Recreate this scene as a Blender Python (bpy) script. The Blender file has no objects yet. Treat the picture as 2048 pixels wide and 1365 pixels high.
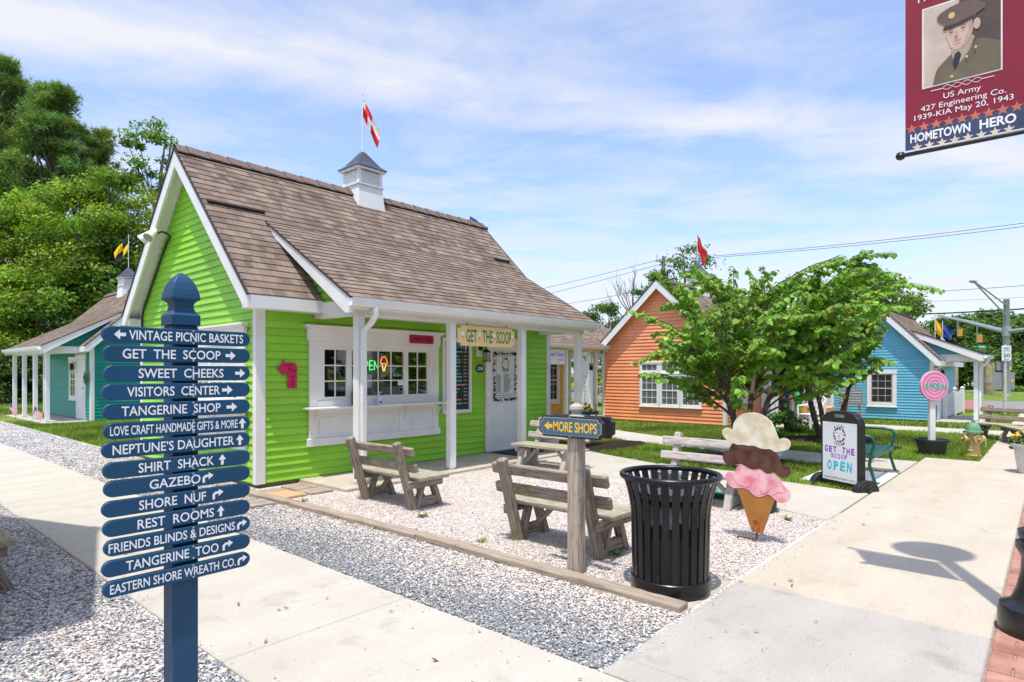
import bpy, math, random
import numpy as np
from mathutils import Vector, Matrix
R = math.radians
random.seed(7)
S = bpy.context.scene
COL = S.collection

# ------------------------------------------------------------------ camera
F_PX, HOR, EYE = 1230.0, 745.0, 1.55
YAW = math.atan(1086 / 1230)
CY, SY = math.cos(YAW), math.sin(YAW)
cd = bpy.data.cameras.new('camera')
cam = bpy.data.objects.new('camera', cd)
COL.objects.link(cam)
cam.location = (0, 0, EYE)
cam.rotation_euler = (R(90), 0, YAW - R(90))
cd.sensor_width = 36
cd.lens = F_PX / 2048 * 36
cd.shift_y = (HOR - 682.5) / 2048
cd.clip_start, cd.clip_end = 0.05, 3000
S.camera = cam

def g2(px, Z):
    l = (px - 1024) / F_PX * Z
    return CY * Z + SY * l, SY * Z - CY * l
def zz(py, Z):
    return EYE + (HOR - py) / F_PX * Z

# ------------------------------------------------------------------ light
SUN_EL, AZ = R(73), R(25)
sdir = Vector((math.cos(SUN_EL) * math.cos(AZ), math.cos(SUN_EL) * math.sin(AZ), -math.sin(SUN_EL)))
sl = bpy.data.lights.new('sun', 'SUN')
sl.energy = 3.05
sl.angle = R(0.6)
sl.color = (1.0, 0.95, 0.87)
so = bpy.data.objects.new('sun', sl)
COL.objects.link(so)
so.rotation_euler = sdir.to_track_quat('-Z', 'Y').to_euler()
so.location = (0, 0, 40)

S.view_settings.view_transform = 'Standard'
S.view_settings.look = 'None'
S.view_settings.exposure = 0.6
S.view_settings.gamma = 1.0

def world():
    w = bpy.data.worlds.new('World')
    S.world = w
    w.use_nodes = True
    nt = w.node_tree
    N, L = nt.nodes, nt.links
    N.clear()
    out = N.new('ShaderNodeOutputWorld')
    bg = N.new('ShaderNodeBackground')
    bg.inputs['Strength'].default_value = 0.15
    L.new(bg.outputs[0], out.inputs[0])
    sky = N.new('ShaderNodeTexSky')
    sky.sky_type = 'NISHITA'
    sky.sun_disc = False
    sky.sun_elevation = SUN_EL
    sky.sun_rotation = math.atan2(-sdir.x, -sdir.y)
    sky.air_density = 0.9
    sky.dust_density = 1.6
    sky.ozone_density = 2.0
    tc = N.new('ShaderNodeTexCoord')
    sep = N.new('ShaderNodeSeparateXYZ')
    L.new(tc.outputs['Generated'], sep.inputs[0])
    def math_(op, a, b=None, c=None):
        m = N.new('ShaderNodeMath'); m.operation = op
        for i, v in enumerate((a, b, c)):
            if v is None: continue
            if isinstance(v, (int, float)): m.inputs[i].default_value = v
            else: L.new(v, m.inputs[i])
        return m.outputs[0]
    zc = math_('MAXIMUM', sep.outputs['Z'], 0.04)
    # cloud deck coordinates: along / across the street grid
    fw = math_('DIVIDE', math_('ADD', math_('MULTIPLY', sep.outputs['X'], CY), math_('MULTIPLY', sep.outputs['Y'], SY)), zc)
    rt = math_('DIVIDE', math_('SUBTRACT', math_('MULTIPLY', sep.outputs['X'], SY), math_('MULTIPLY', sep.outputs['Y'], CY)), zc)
    cmb = N.new('ShaderNodeCombineXYZ')
    L.new(fw, cmb.inputs[0]); L.new(rt, cmb.inputs[1])
    mp = N.new('ShaderNodeMapping')
    mp.inputs['Rotation'].default_value = (0, 0, R(-20))
    mp.inputs['Scale'].default_value = (1.7, 1.15, 1)
    L.new(cmb.outputs[0], mp.inputs[0])
    n1 = N.new('ShaderNodeTexNoise')
    n1.inputs['Scale'].default_value = 1.0; n1.inputs['Detail'].default_value = 9
    n1.inputs['Roughness'].default_value = 0.64; n1.inputs['Distortion'].default_value = 0.35
    L.new(mp.outputs[0], n1.inputs['Vector'])
    n2 = N.new('ShaderNodeTexNoise')
    n2.inputs['Scale'].default_value = 0.9; n2.inputs['Detail'].default_value = 3
    L.new(cmb.outputs[0], n2.inputs['Vector'])
    # long bank of cloud: fw = 2.2 + .33 rt
    wob = math_('MULTIPLY', math_('SUBTRACT', n2.outputs[0], 0.5), 0.55)
    dist = math_('ABSOLUTE', math_('ADD', math_('SUBTRACT', fw, math_('ADD', math_('MULTIPLY', rt, 0.30), 2.17)), wob))
    band = math_('SUBTRACT', 1.0, math_('MULTIPLY', dist, 2.9))
    band = math_('MAXIMUM', band, 0.0)
    far = N.new('ShaderNodeMapRange')
    far.inputs['From Min'].default_value = 2.6; far.inputs['From Max'].default_value = 7.0
    far.inputs['To Min'].default_value = 0.0; far.inputs['To Max'].default_value = 0.30
    L.new(fw, far.inputs['Value'])
    lft = N.new('ShaderNodeMapRange')
    lft.inputs['From Min'].default_value = 0.2; lft.inputs['From Max'].default_value = -1.4
    lft.inputs['To Min'].default_value = 0.0; lft.inputs['To Max'].default_value = 0.05
    L.new(rt, lft.inputs['Value'])
    dens = math_('ADD', math_('ADD', n1.outputs[0], math_('MULTIPLY', band, 0.34)), math_('ADD', far.outputs[0], lft.outputs[0]))
    cr = N.new('ShaderNodeValToRGB')
    cr.color_ramp.elements[0].position = 0.50; cr.color_ramp.elements[0].color = (0.13, 0.13, 0.13, 1)
    cr.color_ramp.elements[1].position = 0.92; cr.color_ramp.elements[1].color = (0.95, 0.95, 0.95, 1)
    L.new(dens, cr.inputs[0])
    mx = N.new('ShaderNodeMix'); mx.data_type = 'RGBA'
    L.new(cr.outputs[0], mx.inputs[0])
    tint = N.new('ShaderNodeMix'); tint.data_type = 'RGBA'; tint.blend_type = 'MULTIPLY'
    tint.inputs[0].default_value = 1.0
    L.new(sky.outputs[0], tint.inputs[6]); tint.inputs[7].default_value = (1.17, 1.23, 1.33, 1)
    L.new(tint.outputs[2], mx.inputs[6])
    mx.inputs[7].default_value = (4.0, 4.02, 4.3, 1)
    L.new(mx.outputs[2], bg.inputs['Color'])
world()

# ------------------------------------------------------------------ materials
def nt_of(name):
    m = bpy.data.materials.new(name)
    m.use_nodes = True
    t = m.node_tree
    b = t.nodes['Principled BSDF']
    return m, t, t.nodes, t.links, b
def rgb(c):
    return (c[0], c[1], c[2], 1)
def sr(r, g, b):
    f = lambda u: ((u / 255 + .055) / 1.055) ** 2.4 if u > 10 else u / 255 / 12.92
    return (f(r), f(g), f(b))
def pm(name, col, rough=.55, var=.12, scale=5, bump=.0, bscale=60, metal=0, spec=.4, col2=None, thr=None, coord='Object'):
    m, t, N, L, b = nt_of(name)
    b.inputs['Roughness'].default_value = rough
    b.inputs['Metallic'].default_value = metal
    b.inputs['Specular IOR Level'].default_value = spec
    tc = N.new('ShaderNodeTexCoord')
    n = N.new('ShaderNodeTexNoise')
    n.inputs['Scale'].default_value = scale; n.inputs['Detail'].default_value = 6
    L.new(tc.outputs[coord], n.inputs['Vector'])
    mx = N.new('ShaderNodeMix'); mx.data_type = 'RGBA'
    mx.inputs[6].default_value = rgb([c * (1 - var) for c in col])
    mx.inputs[7].default_value = rgb(col2 if col2 else [min(1, c * (1 + var)) for c in col])
    r = N.new('ShaderNodeMapRange')
    lo, hi = thr if thr else (.3, .7)
    r.inputs['From Min'].default_value = lo; r.inputs['From Max'].default_value = hi
    L.new(n.outputs[0], r.inputs['Value']); L.new(r.outputs[0], mx.inputs[0])
    L.new(mx.outputs[2], b.inputs['Base Color'])
    if bump:
        n2 = N.new('ShaderNodeTexNoise'); n2.inputs['Scale'].default_value = bscale; n2.inputs['Detail'].default_value = 4
        L.new(tc.outputs[coord], n2.inputs['Vector'])
        bp = N.new('ShaderNodeBump'); bp.inputs['Strength'].default_value = bump; bp.inputs['Distance'].default_value = .01
        L.new(n2.outputs[0], bp.inputs['Height']); L.new(bp.outputs[0], b.inputs['Normal'])
    return m
def siding_mat(name, col, expo):
    m = pm(name, col, .5, .07, 1.5, .10, 120)
    t = m.node_tree; N, L = t.nodes, t.links
    b = N['Principled BSDF']
    src = b.inputs['Base Color'].links[0].from_socket
    tc = N.new('ShaderNodeTexCoord'); sp = N.new('ShaderNodeSeparateXYZ'); L.new(tc.outputs['Object'], sp.inputs[0])
    def mt(op, p, q=None):
        k = N.new('ShaderNodeMath'); k.operation = op
        for i, x in enumerate((p, q)):
            if x is None: continue
            if isinstance(x, (int, float)): k.inputs[i].default_value = x
            else: L.new(x, k.inputs[i])
        return k.outputs[0]
    row = mt('FLOOR', mt('DIVIDE', mt('SUBTRACT', sp.outputs[2], .06), expo))
    along = mt('FLOOR', mt('ADD', mt('DIVIDE', mt('ADD', sp.outputs[0], sp.outputs[1]), 2.9), mt('MULTIPLY', row, .377)))
    cb = N.new('ShaderNodeCombineXYZ'); L.new(along, cb.inputs[0]); L.new(row, cb.inputs[1])
    wn = N.new('ShaderNodeTexWhiteNoise'); wn.noise_dimensions = '2D'; L.new(cb.outputs[0], wn.inputs['Vector'])
    n = N.new('ShaderNodeTexNoise'); n.inputs['Scale'].default_value = 2.2; n.inputs['Detail'].default_value = 8; n.inputs['Roughness'].default_value = .7
    mp = N.new('ShaderNodeMapping'); mp.inputs['Scale'].default_value = (1, 1, .5); L.new(tc.outputs['Object'], mp.inputs[0]); L.new(mp.outputs[0], n.inputs['Vector'])
    r = N.new('ShaderNodeMapRange'); r.inputs['From Min'].default_value = .58; r.inputs['From Max'].default_value = .8; r.inputs['To Min'].default_value = 0; r.inputs['To Max'].default_value = .13
    L.new(n.outputs[0], r.inputs['Value'])
    f = mt('SUBTRACT', mt('ADD', mt('MULTIPLY', wn.outputs['Value'], .14), .93), r.outputs[0])
    mx = N.new('ShaderNodeMix'); mx.data_type = 'RGBA'; mx.blend_type = 'MULTIPLY'; mx.inputs[0].default_value = 1
    L.new(src, mx.inputs[6]); L.new(f, mx.inputs[7]); L.new(mx.outputs[2], b.inputs['Base Color'])
    return m
def wood(name, c1, c2, moss=None, sc=(5, 60)):
    m, t, N, L, b = nt_of(name)
    b.inputs['Roughness'].default_value = .85
    b.inputs['Specular IOR Level'].default_value = .15
    tc = N.new('ShaderNodeTexCoord')
    mp = N.new('ShaderNodeMapping'); mp.inputs['Scale'].default_value = (sc[0], sc[1], 1)
    L.new(tc.outputs['UV'], mp.inputs[0])
    n = N.new('ShaderNodeTexNoise'); n.inputs['Scale'].default_value = 1; n.inputs['Detail'].default_value = 7
    n.inputs['Roughness'].default_value = .65; n.inputs['Distortion'].default_value = .5
    L.new(mp.outputs[0], n.inputs['Vector'])
    cr = N.new('ShaderNodeValToRGB')
    e = cr.color_ramp.elements
    e[0].position = .32; e[0].color = rgb([c * .35 for c in c1])
    e[1].position = .68; e[1].color = rgb(c2)
    k = e.new(.45); k.color = rgb(c1)
    L.new(n.outputs[0], cr.inputs[0])
    src = cr.outputs[0]
    if moss:
        n3 = N.new('ShaderNodeTexNoise'); n3.inputs['Scale'].default_value = 6; n3.inputs['Detail'].default_value = 5
        L.new(tc.outputs['Object'], n3.inputs['Vector'])
        r = N.new('ShaderNodeMapRange'); r.inputs['From Min'].default_value = .56; r.inputs['From Max'].default_value = .7
        r.inputs['To Max'].default_value = .75
        L.new(n3.outputs[0], r.inputs['Value'])
        mx = N.new('ShaderNodeMix'); mx.data_type = 'RGBA'
        L.new(r.outputs[0], mx.inputs[0]); L.new(src, mx.inputs[6]); mx.inputs[7].default_value = rgb(moss)
        src = mx.outputs[2]
    L.new(src, b.inputs['Base Color'])
    bp = N.new('ShaderNodeBump'); bp.inputs['Strength'].default_value = .6; bp.inputs['Distance'].default_value = .004
    L.new(n.outputs[0], bp.inputs['Height']); L.new(bp.outputs[0], b.inputs['Normal'])
    return m
def shingle(name, c1, c2, expo=.14):
    m, t, N, L, b = nt_of(name)
    b.inputs['Roughness'].default_value = .95
    b.inputs['Specular IOR Level'].default_value = .1
    tc = N.new('ShaderNodeTexCoord')
    sp = N.new('ShaderNodeSeparateXYZ'); L.new(tc.outputs['UV'], sp.inputs[0])
    def mt(op, p, q):
        k = N.new('ShaderNodeMath'); k.operation = op
        for i, x in enumerate((p, q)):
            if x is None: continue
            if isinstance(x, (int, float)): k.inputs[i].default_value = x
            else: L.new(x, k.inputs[i])
        return k.outputs[0]
    row = mt('FLOOR', mt('DIVIDE', sp.outputs[1], expo), None)
    def cells(w, sh):
        # every shingle tab gets its own granule blend
        cell = mt('FLOOR', mt('ADD', mt('DIVIDE', sp.outputs[0], w), mt('MULTIPLY', row, sh)), None)
        cb = N.new('ShaderNodeCombineXYZ'); L.new(cell, cb.inputs[0]); L.new(row, cb.inputs[1])
        wn = N.new('ShaderNodeTexWhiteNoise'); wn.noise_dimensions = '2D'; L.new(cb.outputs[0], wn.inputs['Vector'])
        return wn.outputs['Value']
    tone = mt('ADD', mt('MULTIPLY', cells(.18, .37), .55), mt('MULTIPLY', cells(.11, .618), .45))
    cr = N.new('ShaderNodeValToRGB')
    cr.color_ramp.elements[0].position = .15; cr.color_ramp.elements[0].color = rgb([c * .72 for c in c1])
    cr.color_ramp.elements[1].position = .85; cr.color_ramp.elements[1].color = rgb(c2)
    e = cr.color_ramp.elements.new(.45); e.color = rgb(c1)
    L.new(tone, cr.inputs[0])
    gap = N.new('ShaderNodeTexBrick')
    for kk, vv in (('Scale', 1), ('Brick Width', .33), ('Row Height', expo), ('Mortar Size', .0022), ('Mortar Smooth', .3)): gap.inputs[kk].default_value = vv
    gap.offset = .37; gap.offset_frequency = 2
    for kk, vv in (('Color1', (1, 1, 1)), ('Color2', (1, 1, 1)), ('Mortar', (.5, .5, .5))): gap.inputs[kk].default_value = rgb(vv)
    L.new(tc.outputs['UV'], gap.inputs['Vector'])
    mx = N.new('ShaderNodeMix'); mx.data_type = 'RGBA'; mx.blend_type = 'MULTIPLY'; mx.inputs[0].default_value = 1
    L.new(cr.outputs[0], mx.inputs[6]); L.new(gap.outputs[0], mx.inputs[7])
    n = N.new('ShaderNodeTexNoise'); n.inputs['Scale'].default_value = 130; n.inputs['Detail'].default_value = 3
    L.new(tc.outputs['UV'], n.inputs['Vector'])
    r = N.new('ShaderNodeMapRange'); r.inputs['From Min'].default_value = .3; r.inputs['From Max'].default_value = .7
    r.inputs['To Min'].default_value = .6; r.inputs['To Max'].default_value = 1.25
    L.new(n.outputs[0], r.inputs['Value'])
    n5 = N.new('ShaderNodeTexNoise'); n5.inputs['Scale'].default_value = 1.3; n5.inputs['Detail'].default_value = 5
    L.new(tc.outputs['UV'], n5.inputs['Vector'])
    r5 = N.new('ShaderNodeMapRange'); r5.inputs['From Min'].default_value = .3; r5.inputs['From Max'].default_value = .7
    r5.inputs['To Min'].default_value = .85; r5.inputs['To Max'].default_value = 1.12
    L.new(n5.outputs[0], r5.inputs['Value'])
    mm = N.new('ShaderNodeMath'); mm.operation = 'MULTIPLY'
    L.new(r.outputs[0], mm.inputs[0]); L.new(r5.outputs[0], mm.inputs[1])
    m2 = N.new('ShaderNodeMix'); m2.data_type = 'RGBA'; m2.blend_type = 'MULTIPLY'; m2.inputs[0].default_value = 1
    L.new(mx.outputs[2], m2.inputs[6]); L.new(mm.outputs[0], m2.inputs[7])
    L.new(m2.outputs[2], b.inputs['Base Color'])
    bp = N.new('ShaderNodeBump'); bp.inputs['Strength'].default_value = .5; bp.inputs['Distance'].default_value = .004
    L.new(n.outputs[0], bp.inputs['Height']); L.new(bp.outputs[0], b.inputs['Normal'])
    return m
def attr_mat(name, rough=.8, transl=0.0, spec=.2, gain=1.0):
    """surface whose colour is each piece's own colour (stones, leaves, blades)"""
    m, t, N, L, b = nt_of(name)
    a = N.new('ShaderNodeAttribute'); a.attribute_name = 'Col'
    L.new(a.outputs['Color'], b.inputs['Base Color'])
    b.inputs['Roughness'].default_value = rough
    b.inputs['Specular IOR Level'].default_value = spec
    if transl:
        tr = N.new('ShaderNodeBsdfTranslucent')
        hs = N.new('ShaderNodeMix'); hs.data_type = 'RGBA'; hs.blend_type = 'MULTIPLY'; hs.inputs[0].default_value = 1
        L.new(a.outputs['Color'], hs.inputs[6]); hs.inputs[7].default_value = (1.25, 1.3, .5, 1)
        L.new(hs.outputs[2], tr.inputs['Color'])
        mx = N.new('ShaderNodeMixShader'); mx.inputs[0].default_value = transl
        L.new(b.outputs[0], mx.inputs[1]); L.new(tr.outputs[0], mx.inputs[2])
        L.new(mx.outputs[0], N['Material Output'].inputs[0])
    return m
def glass_mat(name, base=(.02, .022, .025), trans=.0):
    m, t, N, L, b = nt_of(name)
    b.inputs['Base Color'].default_value = rgb(base)
    b.inputs['Roughness'].default_value = .03
    b.inputs['Specular IOR Level'].default_value = .5
    if trans:
        tp = N.new('ShaderNodeBsdfTransparent'); tp.inputs[0].default_value = (.9, .92, .92, 1)
        gl = N.new('ShaderNodeBsdfGlossy'); gl.inputs['Roughness'].default_value = .02
        fr = N.new('ShaderNodeFresnel'); fr.inputs[0].default_value = 1.5
        ad = N.new('ShaderNodeMath'); ad.operation = 'ADD'; ad.inputs[1].default_value = .03
        L.new(fr.outputs[0], ad.inputs[0])
        mx = N.new('ShaderNodeMixShader')
        L.new(ad.outputs[0], mx.inputs[0]); L.new(tp.outputs[0], mx.inputs[1]); L.new(gl.outputs[0], mx.inputs[2])
        L.new(mx.outputs[0], N['Material Output'].inputs[0])
    return m
def emit(name, col, s):
    m, t, N, L, b = nt_of(name)
    b.inputs['Base Color'].default_value = rgb(col)
    b.inputs['Emission Color'].default_value = rgb(col)
    b.inputs['Emission Strength'].default_value = s
    return m
def concrete(name, c1, c2, stain=.18):
    m, t, N, L, b = nt_of(name)
    b.inputs['Roughness'].default_value = .9; b.inputs['Specular IOR Level'].default_value = .15
    tc = N.new('ShaderNodeTexCoord')
    def noise(sc, d, mapping=None):
        n = N.new('ShaderNodeTexNoise'); n.inputs['Scale'].default_value = sc; n.inputs['Detail'].default_value = d
        n.inputs['Roughness'].default_value = .6
        if mapping:
            mp = N.new('ShaderNodeMapping'); mp.inputs['Scale'].default_value = mapping
            L.new(tc.outputs['Object'], mp.inputs[0]); L.new(mp.outputs[0], n.inputs['Vector'])
        else: L.new(tc.outputs['Object'], n.inputs['Vector'])
        return n.outputs[0]
    def rng(v, a, b_, c, d):
        r = N.new('ShaderNodeMapRange')
        for k, x in zip(('From Min', 'From Max', 'To Min', 'To Max'), (a, b_, c, d)): r.inputs[k].default_value = x
        L.new(v, r.inputs['Value']); return r.outputs[0]
    big = noise(1.1, 8, (1, 2.2, 1))
    mx = N.new('ShaderNodeMix'); mx.data_type = 'RGBA'
    L.new(rng(big, .35, .68, 0, 1), mx.inputs[0]); mx.inputs[6].default_value = rgb(c1); mx.inputs[7].default_value = rgb(c2)
    fine = noise(90, 4); broom = noise(14, 3, (1, 18, 1))
    a = N.new('ShaderNodeMath'); a.operation = 'MULTIPLY'
    L.new(rng(fine, .3, .7, .9, 1.08), a.inputs[0]); L.new(rng(broom, .3, .7, .93, 1.05), a.inputs[1])
    st = noise(3.2, 6)
    a2 = N.new('ShaderNodeMath'); a2.operation = 'MULTIPLY'
    L.new(a.outputs[0], a2.inputs[0]); L.new(rng(st, .57, .72, 1, 1 - stain), a2.inputs[1])
    sp = noise(33, 1)
    a3 = N.new('ShaderNodeMath'); a3.operation = 'MULTIPLY'
    L.new(a2.outputs[0], a3.inputs[0]); L.new(rng(sp, .74, .79, 1, .6), a3.inputs[1])
    m2 = N.new('ShaderNodeMix'); m2.data_type = 'RGBA'; m2.blend_type = 'MULTIPLY'; m2.inputs[0].default_value = 1
    L.new(mx.outputs[2], m2.inputs[6]); L.new(a3.outputs[0], m2.inputs[7])
    L.new(m2.outputs[2], b.inputs['Base Color'])
    bp = N.new('ShaderNodeBump'); bp.inputs['Strength'].default_value = .35; bp.inputs['Distance'].default_value = .003
    L.new(fine, bp.inputs['Height']); L.new(bp.outputs[0], b.inputs['Normal'])
    return m

# ------------------------------------------------------------------ mesh building
_tx = {}
def text_geo(s, bold=0.0, sp=1.0, lsp=1.0):
    k = (s, bold, sp, lsp)
    if k not in _tx:
        c = bpy.data.curves.new('t', 'FONT')
        c.body = s; c.offset = bold; c.space_character = sp; c.space_word = lsp
        c.resolution_u = 3
        o = bpy.data.objects.new('t', c)
        me = bpy.data.meshes.new_from_object(o)
        v = np.array([x.co[:2] for x in me.vertices]) if len(me.vertices) else np.zeros((0, 2))
        fs = [tuple(p.vertices) for p in me.polygons]
        bpy.data.objects.remove(o); bpy.data.curves.remove(c); bpy.data.meshes.remove(me)
        _tx[k] = (v, fs)
    return _tx[k]

class MB:
    def __init__(s):
        s.v, s.f, s.uv, s.mi = [], [], [], []
        s.m = 0
    def add(s, vs, fs, uvs=None):
        b = len(s.v)
        s.v += [tuple(p) for p in vs]
        for i, f in enumerate(fs):
            s.f.append(tuple(b + k for k in f))
            s.uv.append(uvs[i] if uvs else None)
            s.mi.append(s.m)
        return s
    def poly(s, pts, uv=None):
        return s.add(pts, [tuple(range(len(pts)))], [uv] if uv else None)
    def box(s, x0, y0, z0, x1, y1, z1):
        c = Vector(((x0 + x1) / 2, (y0 + y1) / 2, (z0 + z1) / 2))
        return s.obox(c, (abs(x1 - x0), abs(y1 - y0), abs(z1 - z0)))
    def obox(s, c, d, M=None):
        dx, dy, dz = [k / 2 for k in d]
        L = [(-dx, -dy, -dz), (dx, -dy, -dz), (dx, dy, -dz), (-dx, dy, -dz), (-dx, -dy, dz), (dx, -dy, dz), (dx, dy, dz), (-dx, dy, dz)]
        fs = [(0, 3, 2, 1), (4, 5, 6, 7), (0, 1, 5, 4), (1, 2, 6, 5), (2, 3, 7, 6), (3, 0, 4, 7)]
        ax = sorted(range(3), key=lambda k: -d[k])
        o1, o2 = random.random() * 7, random.random() * 7
        uvs = []
        for f in fs:
            u = []
            for k in f:
                p = L[k]
                u.append((p[ax[0]] + o1, p[ax[1]] + p[ax[2]] + o2))
            uvs.append(u)
        c = Vector(c)
        vs = [(M @ Vector(p) if M else Vector(p)) + c for p in L]
        return s.add(vs, fs, uvs)
    def beam(s, p, q, w, h, up=(0, 0, 1)):
        """box from p to q: w across, h along up"""
        p, q = Vector(p), Vector(q)
        a = (q - p); l = a.length; a.normalize()
        up = Vector(up)
        b = up.cross(a)
        if b.length < 1e-4: b = Vector((1, 0, 0)).cross(a)
        b.normalize(); c = a.cross(b)
        M = Matrix((a, b, c)).transposed()
        return s.obox((p + q) / 2, (l, w, h), M)
    def prism(s, pts, o, u, v, n, t):
        """outline pts (2-D) in plane o,u,v thickened t along n"""
        o, u, v, n = map(Vector, (o, u, v, n))
        A = [o + u * a + v * b for a, b in pts]
        B = [p + n * t for p in A]
        k = len(pts)
        fs = [tuple(range(k))[::-1], tuple(range(k, 2 * k))] + [(i, (i + 1) % k, k + (i + 1) % k, k + i) for i in range(k)]
        return s.add(A + B, fs)
    def tube(s, pts, r, n=8, cap=True):
        pts = [Vector(p) for p in pts]
        rs = r if isinstance(r, (list, tuple)) else [r] * len(pts)
        base = len(s.v); V, Fs = [], []
        ref = None
        for i, p in enumerate(pts):
            a = (pts[min(i + 1, len(pts) - 1)] - pts[max(i - 1, 0)]).normalized()
            if ref is None:
                ref = a.orthogonal().normalized()
            ref = (ref - a * ref.dot(a)).normalized()
            b = a.cross(ref)
            for k in range(n):
                th = 2 * math.pi * k / n
                V.append(p + (ref * math.cos(th) + b * math.sin(th)) * rs[i])
        for i in range(len(pts) - 1):
            for k in range(n):
                k2 = (k + 1) % n
                Fs.append((i * n + k, i * n + k2, (i + 1) * n + k2, (i + 1) * n + k))
        if cap:
            Fs.append(tuple(range(n))[::-1]); Fs.append(tuple(range((len(pts) - 1) * n, len(pts) * n)))
        return s.add(V, Fs)
    def lathe(s, prof, n=24, o=(0, 0, 0), sides=None, cap=True):
        V, Fs = [], []
        k = len(prof)
        for i in range(n):
            th = 2 * math.pi * (i + (.5 if sides else 0)) / n
            for r, z in prof:
                V.append((o[0] + r * math.cos(th), o[1] + r * math.sin(th), o[2] + z))
        for i in range(n):
            j = (i + 1) % n
            for q in range(k - 1):
                Fs.append((i * k + q, j * k + q, j * k + q + 1, i * k + q + 1))
        if cap and prof[-1][0] > 1e-4: Fs.append(tuple(i * k + k - 1 for i in range(n)))
        if cap and prof[0][0] > 1e-4: Fs.append(tuple(i * k for i in range(n))[::-1])
        return s.add(V, Fs)
    def text(s, txt, o, u, v, h, w=None, bold=0., al='c', sp=1.0, lsp=1.0):
        """lettering h tall (and w wide) in the plane o,u,v"""
        P, fs = text_geo(txt, bold, sp, lsp)
        if not len(P): return s
        mn, mxx = P.min(0), P.max(0)
        k = h / (mxx[1] - mn[1])
        kx = k if w is None else w / (mxx[0] - mn[0])
        q = (P - mn) * np.array([kx, k])
        W = (mxx[0] - mn[0]) * kx
        q[:, 0] -= {'c': W / 2, 'l': 0, 'r': W}[al]
        q[:, 1] -= h / 2
        o, u, v = Vector(o), Vector(u), Vector(v)
        return s.add([o + u * a + v * b for a, b in q], fs)
    def flat(s, pts, o, u, v):
        o, u, v = Vector(o), Vector(u), Vector(v)
        return s.poly([o + u * a + v * b for a, b in pts])
    def build(s, name, mat, parent=None, smooth=False, bevel=0, seg=1, kind=None):
        me = bpy.data.meshes.new(name)
        me.from_pydata(s.v, [], s.f)
        if any(u for u in s.uv):
            ul = me.uv_layers.new(name='UVMap')
            k = 0
            flat = []
            for f, u in zip(s.f, s.uv):
                for i in range(len(f)):
                    flat += list(u[i]) if u else [0, 0]
            ul.data.foreach_set('uv', flat)
        for m in (mat if isinstance(mat, (list, tuple)) else [mat]):
            me.materials.append(m)
        if isinstance(mat, (list, tuple)):
            me.polygons.foreach_set('material_index', s.mi)
        if smooth:
            me.polygons.foreach_set('use_smooth', [True] * len(s.f))
            try: me.set_sharp_from_angle(angle=R(40))
            except Exception: pass
        me.update()
        o = bpy.data.objects.new(name, me)
        COL.objects.link(o)
        if parent: o.parent = parent
        if bevel:
            b = o.modifiers.new('edge', 'BEVEL'); b.width = bevel; b.segments = seg; b.limit_method = 'ANGLE'; b.angle_limit = R(40)
        if kind: o['kind'] = kind
        return o

def np_mesh(name, V, k, mat, parent=None, col=None, kind=None, smooth=False):
    """V: (n*k,3) verts, every k consecutive make one face"""
    n = len(V) // k
    me = bpy.data.meshes.new(name)
    me.vertices.add(len(V)); me.vertices.foreach_set('co', np.ascontiguousarray(V, dtype=np.float32).ravel())
    me.loops.add(len(V)); me.loops.foreach_set('vertex_index', np.arange(len(V), dtype=np.int32))
    me.polygons.add(n)
    me.polygons.foreach_set('loop_start', np.arange(0, n * k, k, dtype=np.int32))
    me.polygons.foreach_set('loop_total', np.full(n, k, dtype=np.int32))
    me.update(calc_edges=True)
    if col is not None:
        a = me.color_attributes.new('Col', 'FLOAT_COLOR', 'POINT')
        c = np.ones((len(V), 4), dtype=np.float32); c[:, :3] = col
        a.data.foreach_set('color', c.ravel())
    me.materials.append(mat)
    o = bpy.data.objects.new(name, me); COL.objects.link(o)
    if parent: o.parent = parent
    if kind: o['kind'] = kind
    return o

def thing(name, label, cat, loc=(0, 0, 0), rz=0, group=None):
    o = bpy.data.objects.new(name, None); COL.objects.link(o)
    o.empty_display_size = .1
    o.location = loc; o.rotation_euler = (0, 0, rz)
    o['label'] = label; o['category'] = cat
    if group: o['group'] = group
    return o
def tag(o, label, cat, group=None):
    o['label'] = label; o['category'] = cat
    if group: o['group'] = group
    return o
def copy_tree(o, parent=None):
    c = o.copy(); COL.objects.link(c); c.parent = parent
    for ch in list(o.children): copy_tree(ch, c)
    return c
X, Y, Zv = Vector((1, 0, 0)), Vector((0, 1, 0)), Vector((0, 0, 1))

# ------------------------------------------------------------------ shared materials
M = {}
M['white'] = pm('white_paint', (.80, .785, .77), .5, .05, 3, .05, 90)
M['trim'] = pm('cream_white_trim', (.80, .78, .755), .5, .06, 2.5, .05, 80)
M['green'] = siding_mat('lime_siding', (.285, .61, .04), .105)
M['orange'] = siding_mat('orange_siding', (.92, .335, .155), .105)
M['blue'] = siding_mat('sky_blue_siding', (.145, .45, .60), .09)
M['teal'] = siding_mat('teal_siding', (.006, .255, .195), .11)
M['yellow'] = siding_mat('mustard_siding', (.85, .50, .12), .11)
M['shingle'] = shingle('brown_shingle', (.225, .168, .132), (.30, .23, .182))
M['ridge'] = pm('ridge_shingle', (.17, .12, .098), .95, .3, 40, .4, 130)
M['roofedge'] = pm('dark_roof_edge', (.035, .025, .022), .8, .2, 10)
M['found'] = pm('foundation_tan', (.36, .28, .19), .9, .2, 6, .3, 60)
M['conc'] = concrete('concrete_pale', (.455, .42, .355), (.51, .475, .41))
M['conc_warm'] = concrete('concrete_warm', (.465, .405, .315), (.515, .46, .375), .14)
M['conc_old'] = concrete('concrete_old_grey', (.385, .355, .315), (.44, .41, .37), .2)
M['conc_porch'] = concrete('concrete_porch', (.44, .38, .29), (.53, .47, .38), .25)
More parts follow.
